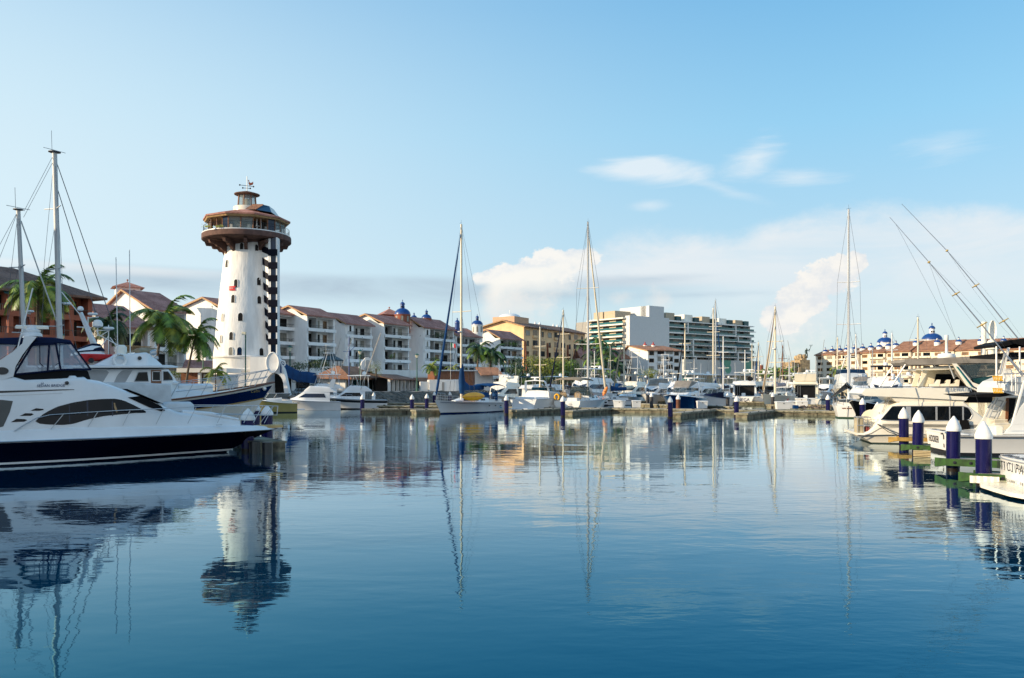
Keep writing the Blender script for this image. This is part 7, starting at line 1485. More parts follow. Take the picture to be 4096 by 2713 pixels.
    b.tubes('tower_legs', [al([(625, 182), (625, 420)]), al([(466, 200), (661, 420)]), al([(560, 860), (661, 480)]), al([(430, 180), (430, 500)]), al([(460, 500), (528, 195)]), al([(460, 405), (500, 240)])], STEEL, .045, mirror=False)
    b.tubes('white_tower_leg', [al([(560, 845), (665, 470)]), al([(455, 525), (535, 190)])], W, .06)
    # outriggers
    def og(pts, y):
        l = [(b.T(x, y_, y)[0], y, b.T(x, y_, y)[1]) for x, y_ in pts]; o = []; mb = MB(); mb.tube(l, [.01, .017, .023, .029, .034, .038][-len(l):], 6); r = mb.build('outrigger', mat('blued_aluminium', (.3, .34, .4), .4, .4), b.o, 60)
        for i in (1, 2, 3):
            if i < len(l)-1:
                c = Vector(l[i]); w_ = [.04, .07, .2, .26][i]; mb = MB(); mb.tube([c+Vector((-w_*.85, 0, -w_*.5)), c+Vector((w_*.85, 0, w_*.5))], .03, 5); mb.tube([c+Vector((0, -w_*.6, 0)), c+Vector((0, w_*.6, 0))], .03, 5); mb.ball(c, .06, 6); mb.build('spreader', mat('gold_anodised', (.6, .42, .15), .4, .5), r)
        a, z_ = Vector(l[1]), Vector(l[-1]); m1, m2 = Vector(l[2]), Vector(l[3])
        for s_ in (1, -1): mb = MB(); mb.tube([a, m1+Vector((.17*s_, 0, .1*s_)), m2+Vector((.22*s_, 0, .13*s_)), z_+Vector((.1*s_, 0, 0))], .004, 3); mb.build('guy_line', DSTAY, r)
    og([(3559, 869), (3716, 1049), (3824, 1176), (3928, 1300), (4058, 1464), (4090, 1505)], -B/2+.2); og([(3607, 816), (3788, 1003), (3903, 1143), (4015, 1284), (4130, 1425), (4160, 1462)], B/2-1.2)
    b.tubes('outrigger_halyards', [[(b.T(3585, 900, -2)[0], -2, b.T(3585, 900, -2)[1]), (b.T(3900, 1500, -2)[0], -2, b.T(3900, 1500, -2)[1])], [(b.T(3716, 1049, -2)[0], -2, b.T(3716, 1049, -2)[1]), (b.T(3930, 1660, -2)[0], -2, b.T(3930, 1660, -2)[1])]], DSTAY, .006, 3)
    b.tubes('dock_line', [al([(395, 830), (661, 828)], -B/2-.05)], W, .012)
    return b
hooker()
def anticipation():
    u = Vector((.985, -.17, 0)).normalized(); n = Vector((-u.y, u.x, 0)); B = 4.4; farc = GX(3997, 27.2); p = farc-n*(B/2)
    b = Boat('white stern with black lettering and cream swim platform, cut off by the lower right edge', p, atan2(u.y, u.x), 'motor yacht', 'motor_yacht')
    b.hull(14, B, 1.1, 1.9, rake=2, p=2.3, wl=.88, stern=.94, bands=[(0, 2), (.1, 0)], mats=(GEL, GEL, BLK, BLK), trake=0, mid=.35)
    r = MB()  # rounded transom face
    rings = []
    for z, o_ in ((.12, .12), (.5, .2), (.95, .3), (1.1, .3)): rings.append([(-o_*cos(pi/2*k_/8*.0+ (k_/8)*pi/2)*1-.02 if True else 0, k_/8*B*.47*(1-.04*(1.1-z)), z) for k_ in range(-8, 9)])
    r.loft([[( -.02-(.08+z*.2)*(1-abs(k_/8)**3), k_/8*B*.468, z) for k_ in range(-8, 9)] for z in (.05, .4, .8, 1.1)], False, False); r.poly([( -.02-(.08+1.1*.2)*(1-abs(k_/8)**3), k_/8*B*.468, 1.102) for k_ in range(-8, 9)]); r.build('transom', GEL, b.o, 60)
    mb = MB(); mb.tube([(-.04-.3*(1-abs(k_/8)**3), k_/8*B*.47, 1.03) for k_ in range(-8, 9)], .025, 5); mb.build('rub_rail', STEEL, b.o)
    lt = mat('black_lettering', (.02, .02, .025), .5)
    for i, c in enumerate('ANTICIPATION'):
        y = B*.468*(.93-i*.15); k_ = y/(B*.468); x = -.12-(.08+.7*.2)*(1-abs(k_)**3); sl = atan2(.3*3*abs(k_)**2*.8, B*.468)*(1 if k_ > 0 else -1)
        text(c, .42, b.o, 'lettering', lt, (x, y, .74+.06*(1-(k_-.2)**2)), (pi/2, 0, -pi/2-sl), sx=.9)
    for i, c in enumerate('PORTLAND, OR'):
        y = B*.468*(.78-i*.075); k_ = y/(B*.468); text(c, .13, b.o, 'port_lettering', lt, (-.09-(.08+.3*.2)*(1-abs(k_)**3), y, .33), (pi/2, 0, -pi/2)) if c != ' ' else None
    o = [(-.06, B*.46), (-.45, B*.45), (-.85, B*.36), (-1.02, B*.24), (-1.05, 0), (-1.02, -B*.24), (-.85, -B*.36), (-.45, -B*.45), (-.06, -B*.46)]
    mb = MB(); mb.prism([(x, y, .02) for x, y in o], (0, 0, .13)); pf = mb.build('swim_platform', CREAM2, b.o); pf.location = (0, 0, .06)
    mb = MB(); [mb.box(-.95, -.15, y-.02, y+.02, .212, .222) for y in [B*.36-i*.3 for i in range(11)]]; mb.build('anti_slip_strips', CREAM, pf)
    mb = MB()
    for k_ in range(4):
        mb.bbox(-.2+.02, .12, B*.33-k_*.5, B*.33-k_*.5+.14, 1.105, 1.12, .01)
    mb.build('deck_fittings', BLK, b.o)
    mb = MB(); mb.bbox(.3, .6, .1, .5, 1.1, 1.2, .03); mb.build('cleat', BLK, b.o)
    b.body('cabin', [(2.5, 1.1), (9, 1.6)], [(2.5, 2.9), (7, 2.9), (9, 1.8)], [(2.5, 1.9), (9, 1.0)], [(2.5, 1.7), (9, .8)], GEL)
    mb = MB(); [mb.tube([(-.6, y, .05), (-.3, y, -.4)], .05) for y in (-1.2, 0, 1.2)]; mb.build('platform_struts', STEEL, b.o)
anticipation()
# ---------------------------------------------------------------- piles
def pile_proto():
    b = thing('mooring_pile', 'x', 'mooring pile', (0, 0, 0)); r = .25
    mb = MB(); mb.lathe([(r, .14), (r, 1.63)], n=20); mb.build('sleeve', PILE, b, 40)
    mb = MB(); mb.lathe([(r*.97, -1.2), (r*.97, .15)], n=20); mb.build('wet_base', PILEW, b, 40)
    mb = MB(); mb.lathe([(r*1.1, 1.60), (r*1.12, 1.63), (r*1.1, 1.75), (r*.66, 2.0), (r*.12, 2.2), (.004, 2.21)], n=20); mb.build('cone_cap', CONE, b, 30)
    return b
pp = pile_proto(); GP = 'navy piles with white cone caps'; first = True
gp = None
for px_, tip, dk, lab in [
    (3935, 1686, 0, 'nearest and largest blue pile with white cone, before the lettered stern at the right'), (3812, 1665, 0, 'second nearest blue pile, standing in front of the lettered white transom'),
    (3670, 1641, 0, 'blue pile on the green finger end with the wooden step, third nearest'), (3616, 1630, 0, 'blue pile behind the ochre timber, in front of the cream houseboat windows'),
    (3541, 1617, 0, 'blue pile just left of the houseboat stern ladder, partly hidden'), (3512, 1609, 0, 'blue pile beside the fender rack of the cream houseboat'), (3452, 1592, 0, 'bright blue pile at the stern of the small white sailboat'),
    (3313, 1579, 0, 'blue pile just behind the rail of the small white sailboat'), (2946, 1584, 0, 'blue pile at the end of the rightmost finger pontoon'), (2682, 1586, 0, 'blue pile in front of the blue-hulled cruiser bow'),
    (2252, 1584, 0, 'blue pile before the white stern with the yellow horseshoe buoy'), (2026, 1581, 0, 'blue pile between the blue-trimmed sailboat and the arch cruiser'), (1648, 1578, 0, 'blue pile at the finger left of the kayak sailboat bow'),
    (1707, 1575, 0, 'smaller blue pile behind the dock, left of the kayak sailboat bow'), (1449, 1578, 0, 'blue pile in front of the black-banded white fishing boat'), (1495, 1570, 0, 'small pile by the green weedy bank'), (1737, 1567, 0, 'tiny far pile against the stone bank, left of the furled blue sail'),
    (1800, 1567, 0, 'tiny far pile against the stone bank, right of the furled blue sail'), (2712, 1578, 2, 'rusty brown pile beside the blue-hulled cruiser'), (1322, 1567, 0, 'pile between the two white fishing boats left of centre'), (1105, 1577, 1, 'dark pile beside the trawler bow'),
    (2911, 1572, 1, 'dark pile left of the sport fisher with the white lettered stern'), (2590, 1566, 1, 'dark grey far pile behind the two white dock boxes'), (2606, 1571, 1, 'dark grey pile right of the two white dock boxes'), (2436, 1565, 1, 'far pile behind the orange kayak'),
    (3091, 1571, 1, 'grey pile on the ochre finger before the cream double-ender'), (3147, 1569, 3, 'red and grey pile behind the long white dock boxes'), (3163, 1552, 1, 'slim grey far pile behind the red one'), (3045, 1551, 1, 'slim grey far pile left of the cream double-ender'),
    (989, 1635, 0, 'pile with white cone behind the cruiser bow rail, left one of three'), (1068, 1622, 0, 'pile with white cone behind the cruiser bow rail, right one of three'), (1020, 1609, 0, 'pile with white cone behind the cruiser bow rail, middle one of three'), (2893, 1560, 1, 'slim far pile left of the lettered sport fisher')]:
    D_ = 1.3*F/(tip-YH)
    if first: o = pp; first = False
    else: o = copy_tree(pp)
    o.location = GX(px_, D_); o['label'] = lab; o['group'] = GP; o.rotation_euler = (random.uniform(-.018, .018), random.uniform(-.018, .018), px_)
    if dk:
        for c in kids(o):
            if c.name.startswith('sleeve'): c.data = c.data.copy(); c.data.materials[0] = [None, PILEG, mat('rusty_steel', (.14, .05, .025), .8, var=.4), RED][dk]
    if px_ in (989, 1068, 1020): o.scale = (1.35, 1.35, 1); 
# ---------------------------------------------------------------- docks
def dock(p0, p1, w_, label, name='floating_dock', cat='dock', z=.5, waler=True, end=True, m=DOCKT, holes=True):
    d = (p1-p0); L = d.length; b = thing(name, label, cat, (p0.x, p0.y, 0), atan2(d.y, d.x))
    mb = MB(); mb.box(0, L, -w_/2, w_/2, z-.1, z); mb.build('deck', m, b)
    mb = MB(); n = max(1, int(L/2.4))
    for i in range(n): mb.box(i*L/n+.03, (i+1)*L/n-.03, -w_/2+.06, w_/2-.06, -.25, z-.101)
    mb.build('concrete_floats', DOCKS, b)
    if waler:
        mb = MB(); mb.box(-.06, L, -w_/2-.07, -w_/2-.002, z-.2, z-.02); mb.box(-.06, L, w_/2+.002, w_/2+.07, z-.2, z-.02); mb.box(-.07, -.002, -w_/2-.07, w_/2+.07, z-.2, z-.02); mb.mat(1); q = .3 if holes else 1.1
        for i in range(int(L/q)): 
            for s_ in (-1, 1): mb.box(.2+i*q, .2+i*q+.1, s_*(w_/2+.072)-.002, s_*(w_/2+.072)+.002, z-.15, z-.08)
        mb.build('timber_waler', [DOCKW, BLK], b)
        for i in range(0, int(L/3)): 
            mb = MB(); mb.bbox(1.2+i*3, 1.5+i*3, -w_/2+.1, -w_/2+.17, z, z+.09, .02); mb.build('cleat', BLK, b)
    return b
GPx = lambda px, D_: GX(px, D_)
dock(GPx(1425, 111), GPx(1960, 108), 2.0, 'long floating walkway left of and behind the blue-trimmed sailboat', holes=False)
dock(GPx(2000, 104.5), GPx(3560, 86), 2.2, 'main floating walkway across the centre, carrying the white dock boxes', holes=False)
dock(GPx(1455, 126), GPx(1900, 122), 1.6, 'farther floating walkway below the stone bank', holes=False)
for i, (px0, d0, px1, d1, lab) in enumerate([(1447, 95, 1800, 97, 'low dock edge running right from the pile before the white fishing boats'), (1655, 91.5, 1790, 94, 'finger pontoon ending left of the kayak sailboat'), (2048, 90.5, 2330, 102, 'finger pontoon before the arch cruiser stern'),
     (2270, 89, 2480, 101, 'finger pontoon right of the horseshoe buoy stern'), (2700, 82.5, 2880, 96, 'finger pontoon right of the blue-hulled cruiser'), (2965, 81.5, 3110, 93, 'finger pontoon below the lone white dock box')]):
    dock(GPx(px0, d0), GPx(px1, d1), 1.3, lab)
dock(GPx(2380, 140), GPx(3060, 132), 2.0, 'rear floating walkway with ochre edge behind the blue-hulled cruiser', m=OCH, holes=False)
dock(GPx(3080, 117), GPx(3330, 112), 1.8, 'short ochre rear walkway in front of the cream double-ender', m=OCH, holes=False)
dock(GPx(3060, 116), GPx(3115, 114.5), .6, 'ochre finger end at the grey pile', m=OCH)
dock(GPx(2560, 122), GPx(2700, 112), 1.2, 'dark finger pontoon left of the blue-hulled cruiser')
dock(GPx(2810, 112), GPx(2950, 104), 1.2, 'grey finger pontoon between the two dark piles')
dock(GPx(2480, 165), GPx(2720, 158), 1.6, 'far brown walkway behind the small blue-covered sailboat', m=WOOD)
dock(GPx(1120, 130), GPx(1500, 128), 2, 'quay walkway behind the white fishing boats', holes=False)
dock(GPx(3440, 50), GPx(3640, 44.5), 1.2, 'narrow dock hidden behind the cream houseboat stern') if False else None
# green timber fingers at the right, ochre beam, wooden step, fender
def beam(name, label, cat, p0, p1, w_, z0, z1, m, bolts=True, parent=None):
    d = p1-p0; L = d.length; b = thing(name, label, cat, (p0.x, p0.y, 0), atan2(d.y, d.x)); mb = MB(); mb.box(0, L, 0, .14, z0, z1); mb.build('front_beam', m, b); mb = MB(); mb.box(0, L, w_, w_+.14, z0, z1); mb.build('rear_beam', m, b)
    mb = MB(); mb.box(.15, L, .141, w_-.001, z0+.1, z1-.03); mb.build('decking', DOCKT, b); mb = MB(); mb.prism([(-.02, .14, z0), (-.02, .14, z1), (-.45, w_*.5, z1-.02), (-.45, w_*.5, z0-.12)], (.1, 0, 0)); mb.build('corner_brace', m, b)
    if bolts:
        for i in range(int(L/.55)): mb = MB(); mb.lathe([(.06, 0), (.06, .02), (.001, .025)], (0, 0, 0), 10); q = mb.build('bolt', BLK, b); q.location = (.3+i*.55, -.001, (z0+z1)/2); q.rotation_euler = (pi/2, 0, 0)
    return b
g1 = beam('green_finger_dock', 'green timber finger dock at the second nearest pile', 'dock', GX(3784, 31.3, 0), GX(4120, 29.8, 0), 1.3, .28, .55, GRN)
g2 = beam('green_finger_dock', 'green timber finger dock at the nearest pile, with a folded white fender', 'dock', GX(3893, 26.9, 0), GX(4060, 26.3, 0), 1.2, .22, .46, GRN)
mb = MB(); mb.loft([[(-.1+i*.05, -.08-.05*abs(sin(i*.8)), .16), (-.1+i*.05, -.08-.05*abs(sin(i*.8)), .4)] for i in range(18)], False, False); mb.build('folded_fender', CREAM2, g2)
g3 = beam('green_finger_dock', 'small green finger end with wooden step below the third nearest pile', 'dock', GX(3643, 38.6, 0), GX(3722, 38.2, 0), 1.1, .31, .53, GRN)
mb = MB(); [mb.box(.12, .86, -.4, -.05, .02+i*.075, .07+i*.075) for i in range(4)]; mb.build('wooden_step', mat('pale_step_timber', (.45, .36, .2), .7, var=.3), g3)
g4 = beam('ochre_dock_end', 'ochre timber dock end with rope behind the fourth blue pile', 'dock', GX(3592, 43.3, 0), GX(3725, 42.7, 0), 1.1, .38, .58, OCH, False)
mb = MB(); mb.tube([(1.6+.25*cos(i*.9)*(1-i*.01), .6+.25*sin(i*.9), .57+i*.006) for i in range(30)], .03, 5); mb.build('coiled_rope', mat('worn_rope', (.3, .25, .18), .9), g4)
dl = dock(GX(985, 44), GX(1085, 40.5), 1.6, 'dark dock end behind the navy cruiser bow', m=DOCKS, waler=False, z=.55)
mb = MB(); [mb.box(.2+i*.16, .3+i*.16, -1.0, -.9, .1, .34) for i in range(10)]; mb.build('tyre_fender_strip', GREYB, dl)
for px_, D_ in ((1020, 40), (1070, 39.4)): mb = MB(); mb.lathe([(.26, -1), (.26, .6)], n=14); o = mb.build('timber_pile', BLK, label='dark squat timber pile under the cruiser bow, %s' % ('left' if px_ < 1050 else 'right'), cat='pile'); o.location = GX(px_, D_)
# ---------------------------------------------------------------- dock boxes
def dockbox(w_, d, h, cab):
    b = thing('dock_box', 'x', 'dock box', (0, 0, 0)); mb = MB(); mb.loft([[(-w_/2*.9, -d/2*.9, 0), (w_/2*.9, -d/2*.9, 0), (w_/2*.9, d/2*.9, 0), (-w_/2*.9, d/2*.9, 0)], [(-w_/2, -d/2, h*.85), (w_/2, -d/2, h*.85), (w_/2, d/2, h*.85), (-w_/2, d/2, h*.85)]]); mb.build('box', W, b)
    mb = MB(); mb.bbox(-w_/2-.04, w_/2+.04, -d/2-.04, d/2+.04, h*.85, h, .04); mb.build('lid', W, b, 40); mb = MB(); mb.box(-.04, .04, -d/2-.03, -d/2+.02, h*.68, h*.78); mb.build('latch', BLK, b); return b
db = dockbox(1.15, .8, .9, 0); fb = True
for px_, D_, sc__, lab in [(2478, 101, 1.05, 'white dock box, wider one of the pair right of the small sailboat'), (2545, 100.5, .75, 'white dock box, narrower one of the pair right of the small sailboat'), (2808, 97.5, .85, 'white dock box just right of the blue-hulled cruiser'), (3131, 94, 1.15, 'white dock box standing alone at the walkway corner'),
     (3172, 97.5, 1.1, 'white dock box, left half of the long pair beside the blue bin'), (3207, 97, .9, 'white dock box, right half of the long pair, blue bin at its foot'), (2224, 103, .8, 'white dock box in front of the horseshoe buoy stern'), (2840, 137, 1., 'far white dock box left of the sport fisher'), (2888, 137, 1., 'far white dock box touching the sport fisher stern'),
     (3032, 134, 1.2, 'far white dock box right of the sport fisher'), (2516, 160, 1., 'far white dock box left of the dark pile'), (2647, 150, 1., 'far white dock box behind the blue bow'), (2978, 135.5, .85, 'tall bright white dock box before the sport fisher side'), (3205, 116, 1.1, 'white dock box at the covered yacht bow'), (3236, 116, 1.1, 'white dock box nearest the covered yacht bow')]:
    o = db if fb else copy_tree(db); fb = False; o.location = GX(px_, D_, .5); o['label'] = lab; o['group'] = 'white dock boxes on the floating walkways'; o.scale = (sc__*1.25, 1, 1.0); o.rotation_euler = (0, 0, random.uniform(-.25, .1))
mb = MB(); mb.bbox(-.3, .3, -.25, .25, 0, .42, .05); o = mb.build('blue_bin', BLUEC, label='small bright blue bin at the foot of the white dock boxes', cat='bin'); o.location = GX(3182, 95.6, .5)
mb = MB(); random.seed(9)
for i in range(70): c = Vector((random.uniform(-2, 2), random.uniform(-.5, .5), random.uniform(0, .3))); mb.tube([c, c+Vector((random.uniform(-.5, .5), random.uniform(-.3, .3), random.uniform(-.1, .15)))], .05, 4)
o = mb.build('pile_of_nets', mat('old_net', (.2, .16, .13), .95, var=.6), label='untidy heap of old nets and rope on the walkway', cat='nets'); o.location = GX(3250, 96, .52)
# ---------------------------------------------------------------- sailboats and motor boats at the docks
def kayak_sailboat():
    hd = (-.56, -.83); L = 12.5; a = heading(*hd); 
    b = sailboat('white sloop with blue waterline, blue sail cover and furled blue headsail, yellow kayak on deck', 1845, 95, hd, L=L, hullm=GEL, boot=RBH, mastm=CREAMM, furl=BLUEC, cover=BLUEC, bim=BLUEC, B=4.0, mx=.60, mtop=897, fs=1.2, fb=1.62, dodger=BLUEC, stripe=GEL, wire=.016, r=.13, furlr=.13, spread=(.5,))
    Tn = lambda t: b.sheer(t, -.18, -.015, 1)
    mb = MB(); mb.tube([b.sheer(i/20, -.2, -.012, 1) for i in range(1, 20)], .022, 4); mb.build('blue_cove_line', RBH, b.o)
    for t in (.36, .24, .12): mb = MB(); c = b.sheer(t, -.42, -.02, 1); mb.bbox(c.x-.14, c.x+.14, c.y-.03, c.y+.02, c.z-.06, c.z+.06, .02); mb.build('hull_port', GLD, b.o)
    c = b.sheer(.13, -.75, -.04, 1); mb = MB(); mb.prism([(c.x-.3, c.y, c.z), (c.x+.1, c.y, c.z+.02), (c.x+.3, c.y+.02, c.z+.2), (c.x-.15, c.y+.02, c.z+.18)], (0, .02, 0)); mb.build('fish_emblem', mat('turquoise_paint', (.05, .35, .5), .4), b.o)
    q = b.rail(.9, .985, .85, 2, r=.022, name='pulpit', lean=0); b.radar(.3, b.zs(0)+2.4, -1.3, .2, 'dome') if False else None
    mz = b.T(1842, 1330, 0); b.radar(.6*L+.28, mz[1], 0, .26, 'flat')
    mb = MB(); mb.bbox(.3, .9, -.5, .4, b.zs(0)+.3, b.zs(0)+1.25, .2); mb.build('covered_outboard', NAVY, b.o, 50); mb = MB(); mb.bbox(1.4, 2.0, .5, 1.2, b.zs(0)+.2, b.zs(0)+1.35, .2); mb.build('stowed_cushions', BLUEC, b.o, 50)
    # mast step boot of the cover at the mast foot
    mb = MB(); mb.lathe([(.22, 0), (.34, .4), (.42, 1.6), (.2, 3.3), (.16, 3.6)], (.6*L-.1, 0, b.zs(.6)+.9), 10); mb.build('mast_cover', BLUEC, b.o, 60)
    k_ = thing('kayak', 'yellow kayak strapped on edge along the side deck of the white sloop', 'kayak', tuple(b.loc), b.rz); rings = []
    y = 2.05
    for i in range(17):
        t = i/16; x = lerp(L*.44, L*.80, t); w_ = max(.015, sin(pi*t)**.62); zc = b.zs(.6)+.62+.03*cos(pi*t)
        rings.append([(x, y+.17*w_*cos(2*pi*j/10)-.02, zc+.52*w_*sin(2*pi*j/10)) for j in range(10)])
    mb = MB(); mb.loft(rings); mb.build('hull', YKAY, k_, 60); mb = MB(); mb.tube([(x[2][0], y+.19*max(.02, sin(pi*i/16)**.62), x[0][2]+.02) for i, x in enumerate(rings)], .02, 4); mb.build('seam', ORNG, k_)
    fl = thing('mexican_flag', 'small green white and red flag above the white sloop deck', 'flag', tuple(GX(1803, 100, zz(1388, 100))))
    for i, m in enumerate((GREEN, W, RED)): mb = MB(); mb.loft([[(i*.2, .03*sin(i), 0-.05*i), (i*.2, .03*sin(i), .5-.05*i)], [((i+1)*.2, .03*sin(i+1), -.05*(i+1)), ((i+1)*.2, .03*sin(i+1), .5-.05*(i+1))]], False, False); mb.build(['green_stripe', 'white_stripe', 'red_stripe'][i], m, fl)
    mb = MB(); mb.tube([(-.02, 0, -5), (-.02, 0, .6)], .015, 4); mb.build('staff', W, fl)
kayak_sailboat()
def horseshoe_sailboat():
    L = 15.5
    b = sailboat('large white sloop, broad open stern with yellow horseshoe buoy, tan awning and tall mast', 2352, 108.5, (.43, .90), L=L, hullm=GEL, mastm=ALU, furl=CREAMM, cover=None, B=4.7, mx=.5, mtop=888, fs=1.3, fb=1.75, r=.17, wire=.018, boot=GREYB, spread=(.3, .62), furlr=.15)
    b.bimini(-.2, 5.2, 1.9, 4.1, TAN, drop=.35, h=1.2)
    st = MB(); st.poly([(-.03, y, z) for y, z in ((-1.3, .05), (1.3, .05), (1.75, .9), (1.78, 1.3), (.7, 1.3), (.7, .45), (-.7, .45), (-.7, 1.3), (-1.78, 1.3), (-1.75, .9))]); st.build('transom', W, b.o)
    for k_ in range(4): mb = MB(); mb.box(-.12-.08*k_, -.03, -.62, -.1, .5+.18*(3-k_), .53+.18*(3-k_)); mb.build('stern_step', W, b.o)
    for y in (-1.0, 1.0):
        mb = MB(); mb.tube([(1.2, y+.5*cos(2*pi*i/20), 1.95+.5*sin(2*pi*i/20)) for i in range(21)], .03, 5); mb.bbox(1.15, 1.25, y-.45, y+.45, 1.5, 2.35, .1); mb.build('covered_wheel', TAN, b.o, 40)
    hs = MB(); hs.tube([(-.1, 1.35+.3*cos(pi*(-.35+1.7*i/12)), 1.78+.36*sin(pi*(-.35+1.7*i/12))) for i in range(13)], .12, 8); hs.build('horseshoe_buoy', YBUOY, b.o, 60)
    b.rail(.0, .12, 1.0, 3, r=.022, name='pushpit', close=False, lean=0)
    for t in (.55, .82): 
        for sg in (-1,): c = b.sheer(t, -.5, -.02, sg); mb = MB(); mb.bbox(c.x-.4, c.x+.4, c.y-.02, c.y+.04, c.z-.1, c.z+.1, .02); mb.build('hull_window', GLD, b.o)
    b.body('sprayhood', [(4.6, 1.8), (7, 1.8)], [(4.6, 3.1), (6.2, 2.9), (7, 1.95)], [(4.6, 1.5), (7, 1.3)], [(4.6, 1.3), (7, 1.0)], SMOKE)
    k_ = thing('kayak', 'orange kayak standing on the foredeck of the large white sloop', 'kayak', tuple(GX(2412, 113, 1.7)), 0); mb = MB(); mb.loft([[(.3*w_*cos(2*pi*j/8)+t*.6, .25*w_*sin(2*pi*j/8), t*1.4) for j in range(8)] for t, w_ in [(0, .1), (.15, .7), (.4, 1), (.65, .95), (.88, .6), (1, .08)]]); mb.build('hull', ORNG, k_, 60); mb = MB(); mb.lathe([(.2, 0), (.2, .03)], (.2, -.26, .7), 8); mb.build('cockpit_rim', BLK, k_)
horseshoe_sailboat()
def small_sailboat(): 
    b = sailboat('small white and blue day sailer with low blue boom cover', 2441, 128, (-.93, -.35), L=8.2, hullm=GEL, stripe=RBH, mastm=CREAMM, cover=BLUEC, B=2.6, mx=.42, mtop=1386, fs=.9, fb=1.1, r=.08, rig=True)
small_sailboat()
def doubleender():
    b = sailboat('small white sailboat seen from its canoe stern, long grey sun awning and tall mast', 3395, 85.5, (.42, .90), L=10.5, hullm=GEL, boot=mat('green_boot_top', (.02, .06, .03), .5), mastm=GEL, B=3.3, mx=.5, mtop=838, fs=1.25, fb=1.55, r=.14, spread=(.4, .62), wire=.013, cover=None)
    b.rail(.0, .2, .7, 3, r=.022, name='pushpit', close=False, lean=0, mids=(.5,))
    aw = MB(); ridge = [(-.6, 3.2), (2.6, 3.35)]
    aw.loft([[(-.9, -1.6, 1.9), (-1.0, 0, 3.6), (-.9, 1.4, 2.2)], [(.6, -1.7, 1.8), (.8, 0, 3.7), (.6, 1.7, 1.8)], [(3.4, -1.6, 2.0), (3.6, 0, 3.0), (3.4, 1.6, 2.0)]], False, False); aw.build('sun_awning', GREYC, b.o, 30)
    b.tubes('boom', [[(-.9, 0, 3.5), (5, 0, 3.1)]], ALU, .07)
    mb = MB(); mb.prism([(-.03, y, z) for y, z in ((-.42, .95), (.42, .95), (.46, 1.05), (-.46, 1.05))], (-.02, 0, 0)); mb.build('name_board', WOOD, b.o)
    mb = MB(); mb.tube([(-.1, 0, .2), (-.2, 0, 2.2)], .03); mb.build('wind_vane_staff', W, b.o)
doubleender()
def cover_yacht():
    D_ = 128; b = Boat('big cream motor yacht wrapped in white covers, bow towards the camera', GX(3395, 150), heading(-.33, -.94), 'motor yacht', 'motor_yacht')
    L = 19; b.hull(L, 6.2, 2.2, 2.9, rake=3, p=2.6, bands=[(0, 2), (.06, 0)], mats=(CREAM, GEL, BLK, BLK), wl=.62, stern=.95, mid=.55)
    b.rail(.5, .985, .85, 9, r=.03, mids=(.5,)); c, Y = b.body('covered_deckhouse', [(2, 2.2), (14.6, 2.8)], [(2, 5.2), (11, 5.3), (12.5, 4.6), (14.6, 3.0)], [(2, 2.8), (11, 2.7), (14.6, 1.6)], [(2, 2.6), (11, 2.3), (14.6, 1.1)], LGC, rr=.3)
    b.body('flybridge_wind_screen', [(5, 5.2), (10.8, 5.25)], [(5, 6.1), (10, 6.0), (10.8, 5.3)], [(5, 2.5), (10.8, 2.1)], [(5, 2.4), (10.8, 1.9)], GLB)
    for sg in (-1, 1):
        for x in (14.4, 11.5): mb = MB(); w_ = b.hb(x/L)*.86; mb.bbox(x-.8, x+.8, sg*w_-.25, sg*w_+.1, 1.35, 1.75, .1); mb.build('hull_window', GLT, b.o)
    b.tubes('tall_radar_mast', [[(5.5, 0, 6), (5, 0, 9)], [(5.5, -1.6, 6), (5.2, -.9, 8.4), (5.2, .9, 8.4), (5.5, 1.6, 6)]], W, .09); b.radar(5.1, 9, 0, .6, 'dome'); b.radar(5.2, 8.4, -.8, .3, 'flat')
    mb = MB(); mb.bbox(L-3.6, L-2.9, -2.2, -1.75, .9, 2.1, .1); mb.build('anchor', BLK, b.o)
cover_yacht()
# the rows behind: (label, px, D, heading, L, kind, options)
def R_(label, px, D_, hd, L, kind, **k_): return cruiser(label, px, D_, hd, L, kind=kind, **k_)
R_('white express cruiser with swept radar arch and green tinted screen, stern to the camera', 2092, 99.5, (.5, .87), 12.5, 'express', canvas=None, winm=GLT, B=4.3, fs=1.55, fb=2.1)
R_('white flybridge yacht with tinted screens behind the tan awning', 2345, 124, (-.5, -.87), 15, 'fly', canvas=GEL, at='mid', win=GLB, h=1.25, B=4.8, fs=1.9, fb=2.6, radars=2)
R_('tall cream flybridge boat moored behind the kayak sloop stern', 2010, 122, (-.35, -.93), 13, 'sport', canvas=None, top=CREAM2, hullm=CREAM2, at='mid', h=1.3, B=4.4, radars=3)
R_('white cruiser with dark blue hull side and bow rail, second dock row', 2730, 107, (-.47, -.88), 12, 'express', hullm=BLH, canvas=GREYC, at='mid', B=4.2, fs=1.5, fb=2.1, boot=W)
b = R_('white sport fisher with lettered transom, ladder and dark cabin windows', 2962, 133, (.42, .91), 14, 'sport', canvas=GEL, B=4.9, fs=1.35, fb=2.2, h=1.35, radars=2)
text('CIENEGA', .75, b.o, 'lettering', mat('navy_lettering', (.01, .02, .07), .4), (-.04, 0, .8), (pi/2, 0, -pi/2), sx=.95)
mb = MB(); mb.loft([[(x, -1.6+y_, 4.1+z) for y_, z in ((0, .1), (.2, .55), (.5, .5), (.6, 0), (.3, -.15))] for x in (.5, 1.2, 2.4, 3.2)]); mb.build('black_tarpaulin', BLACKC, b.o, 40)
b = R_('small white fishing launch with long foredeck, nearest on the left quay', 1243, 104, (-.975, -.22), 7.6, 'fly', canvas=None, at='mid', B=2.9, fs=1.15, fb=1.55, h=.9, win=GLB, detail=False, boot=GEL, radars=0)
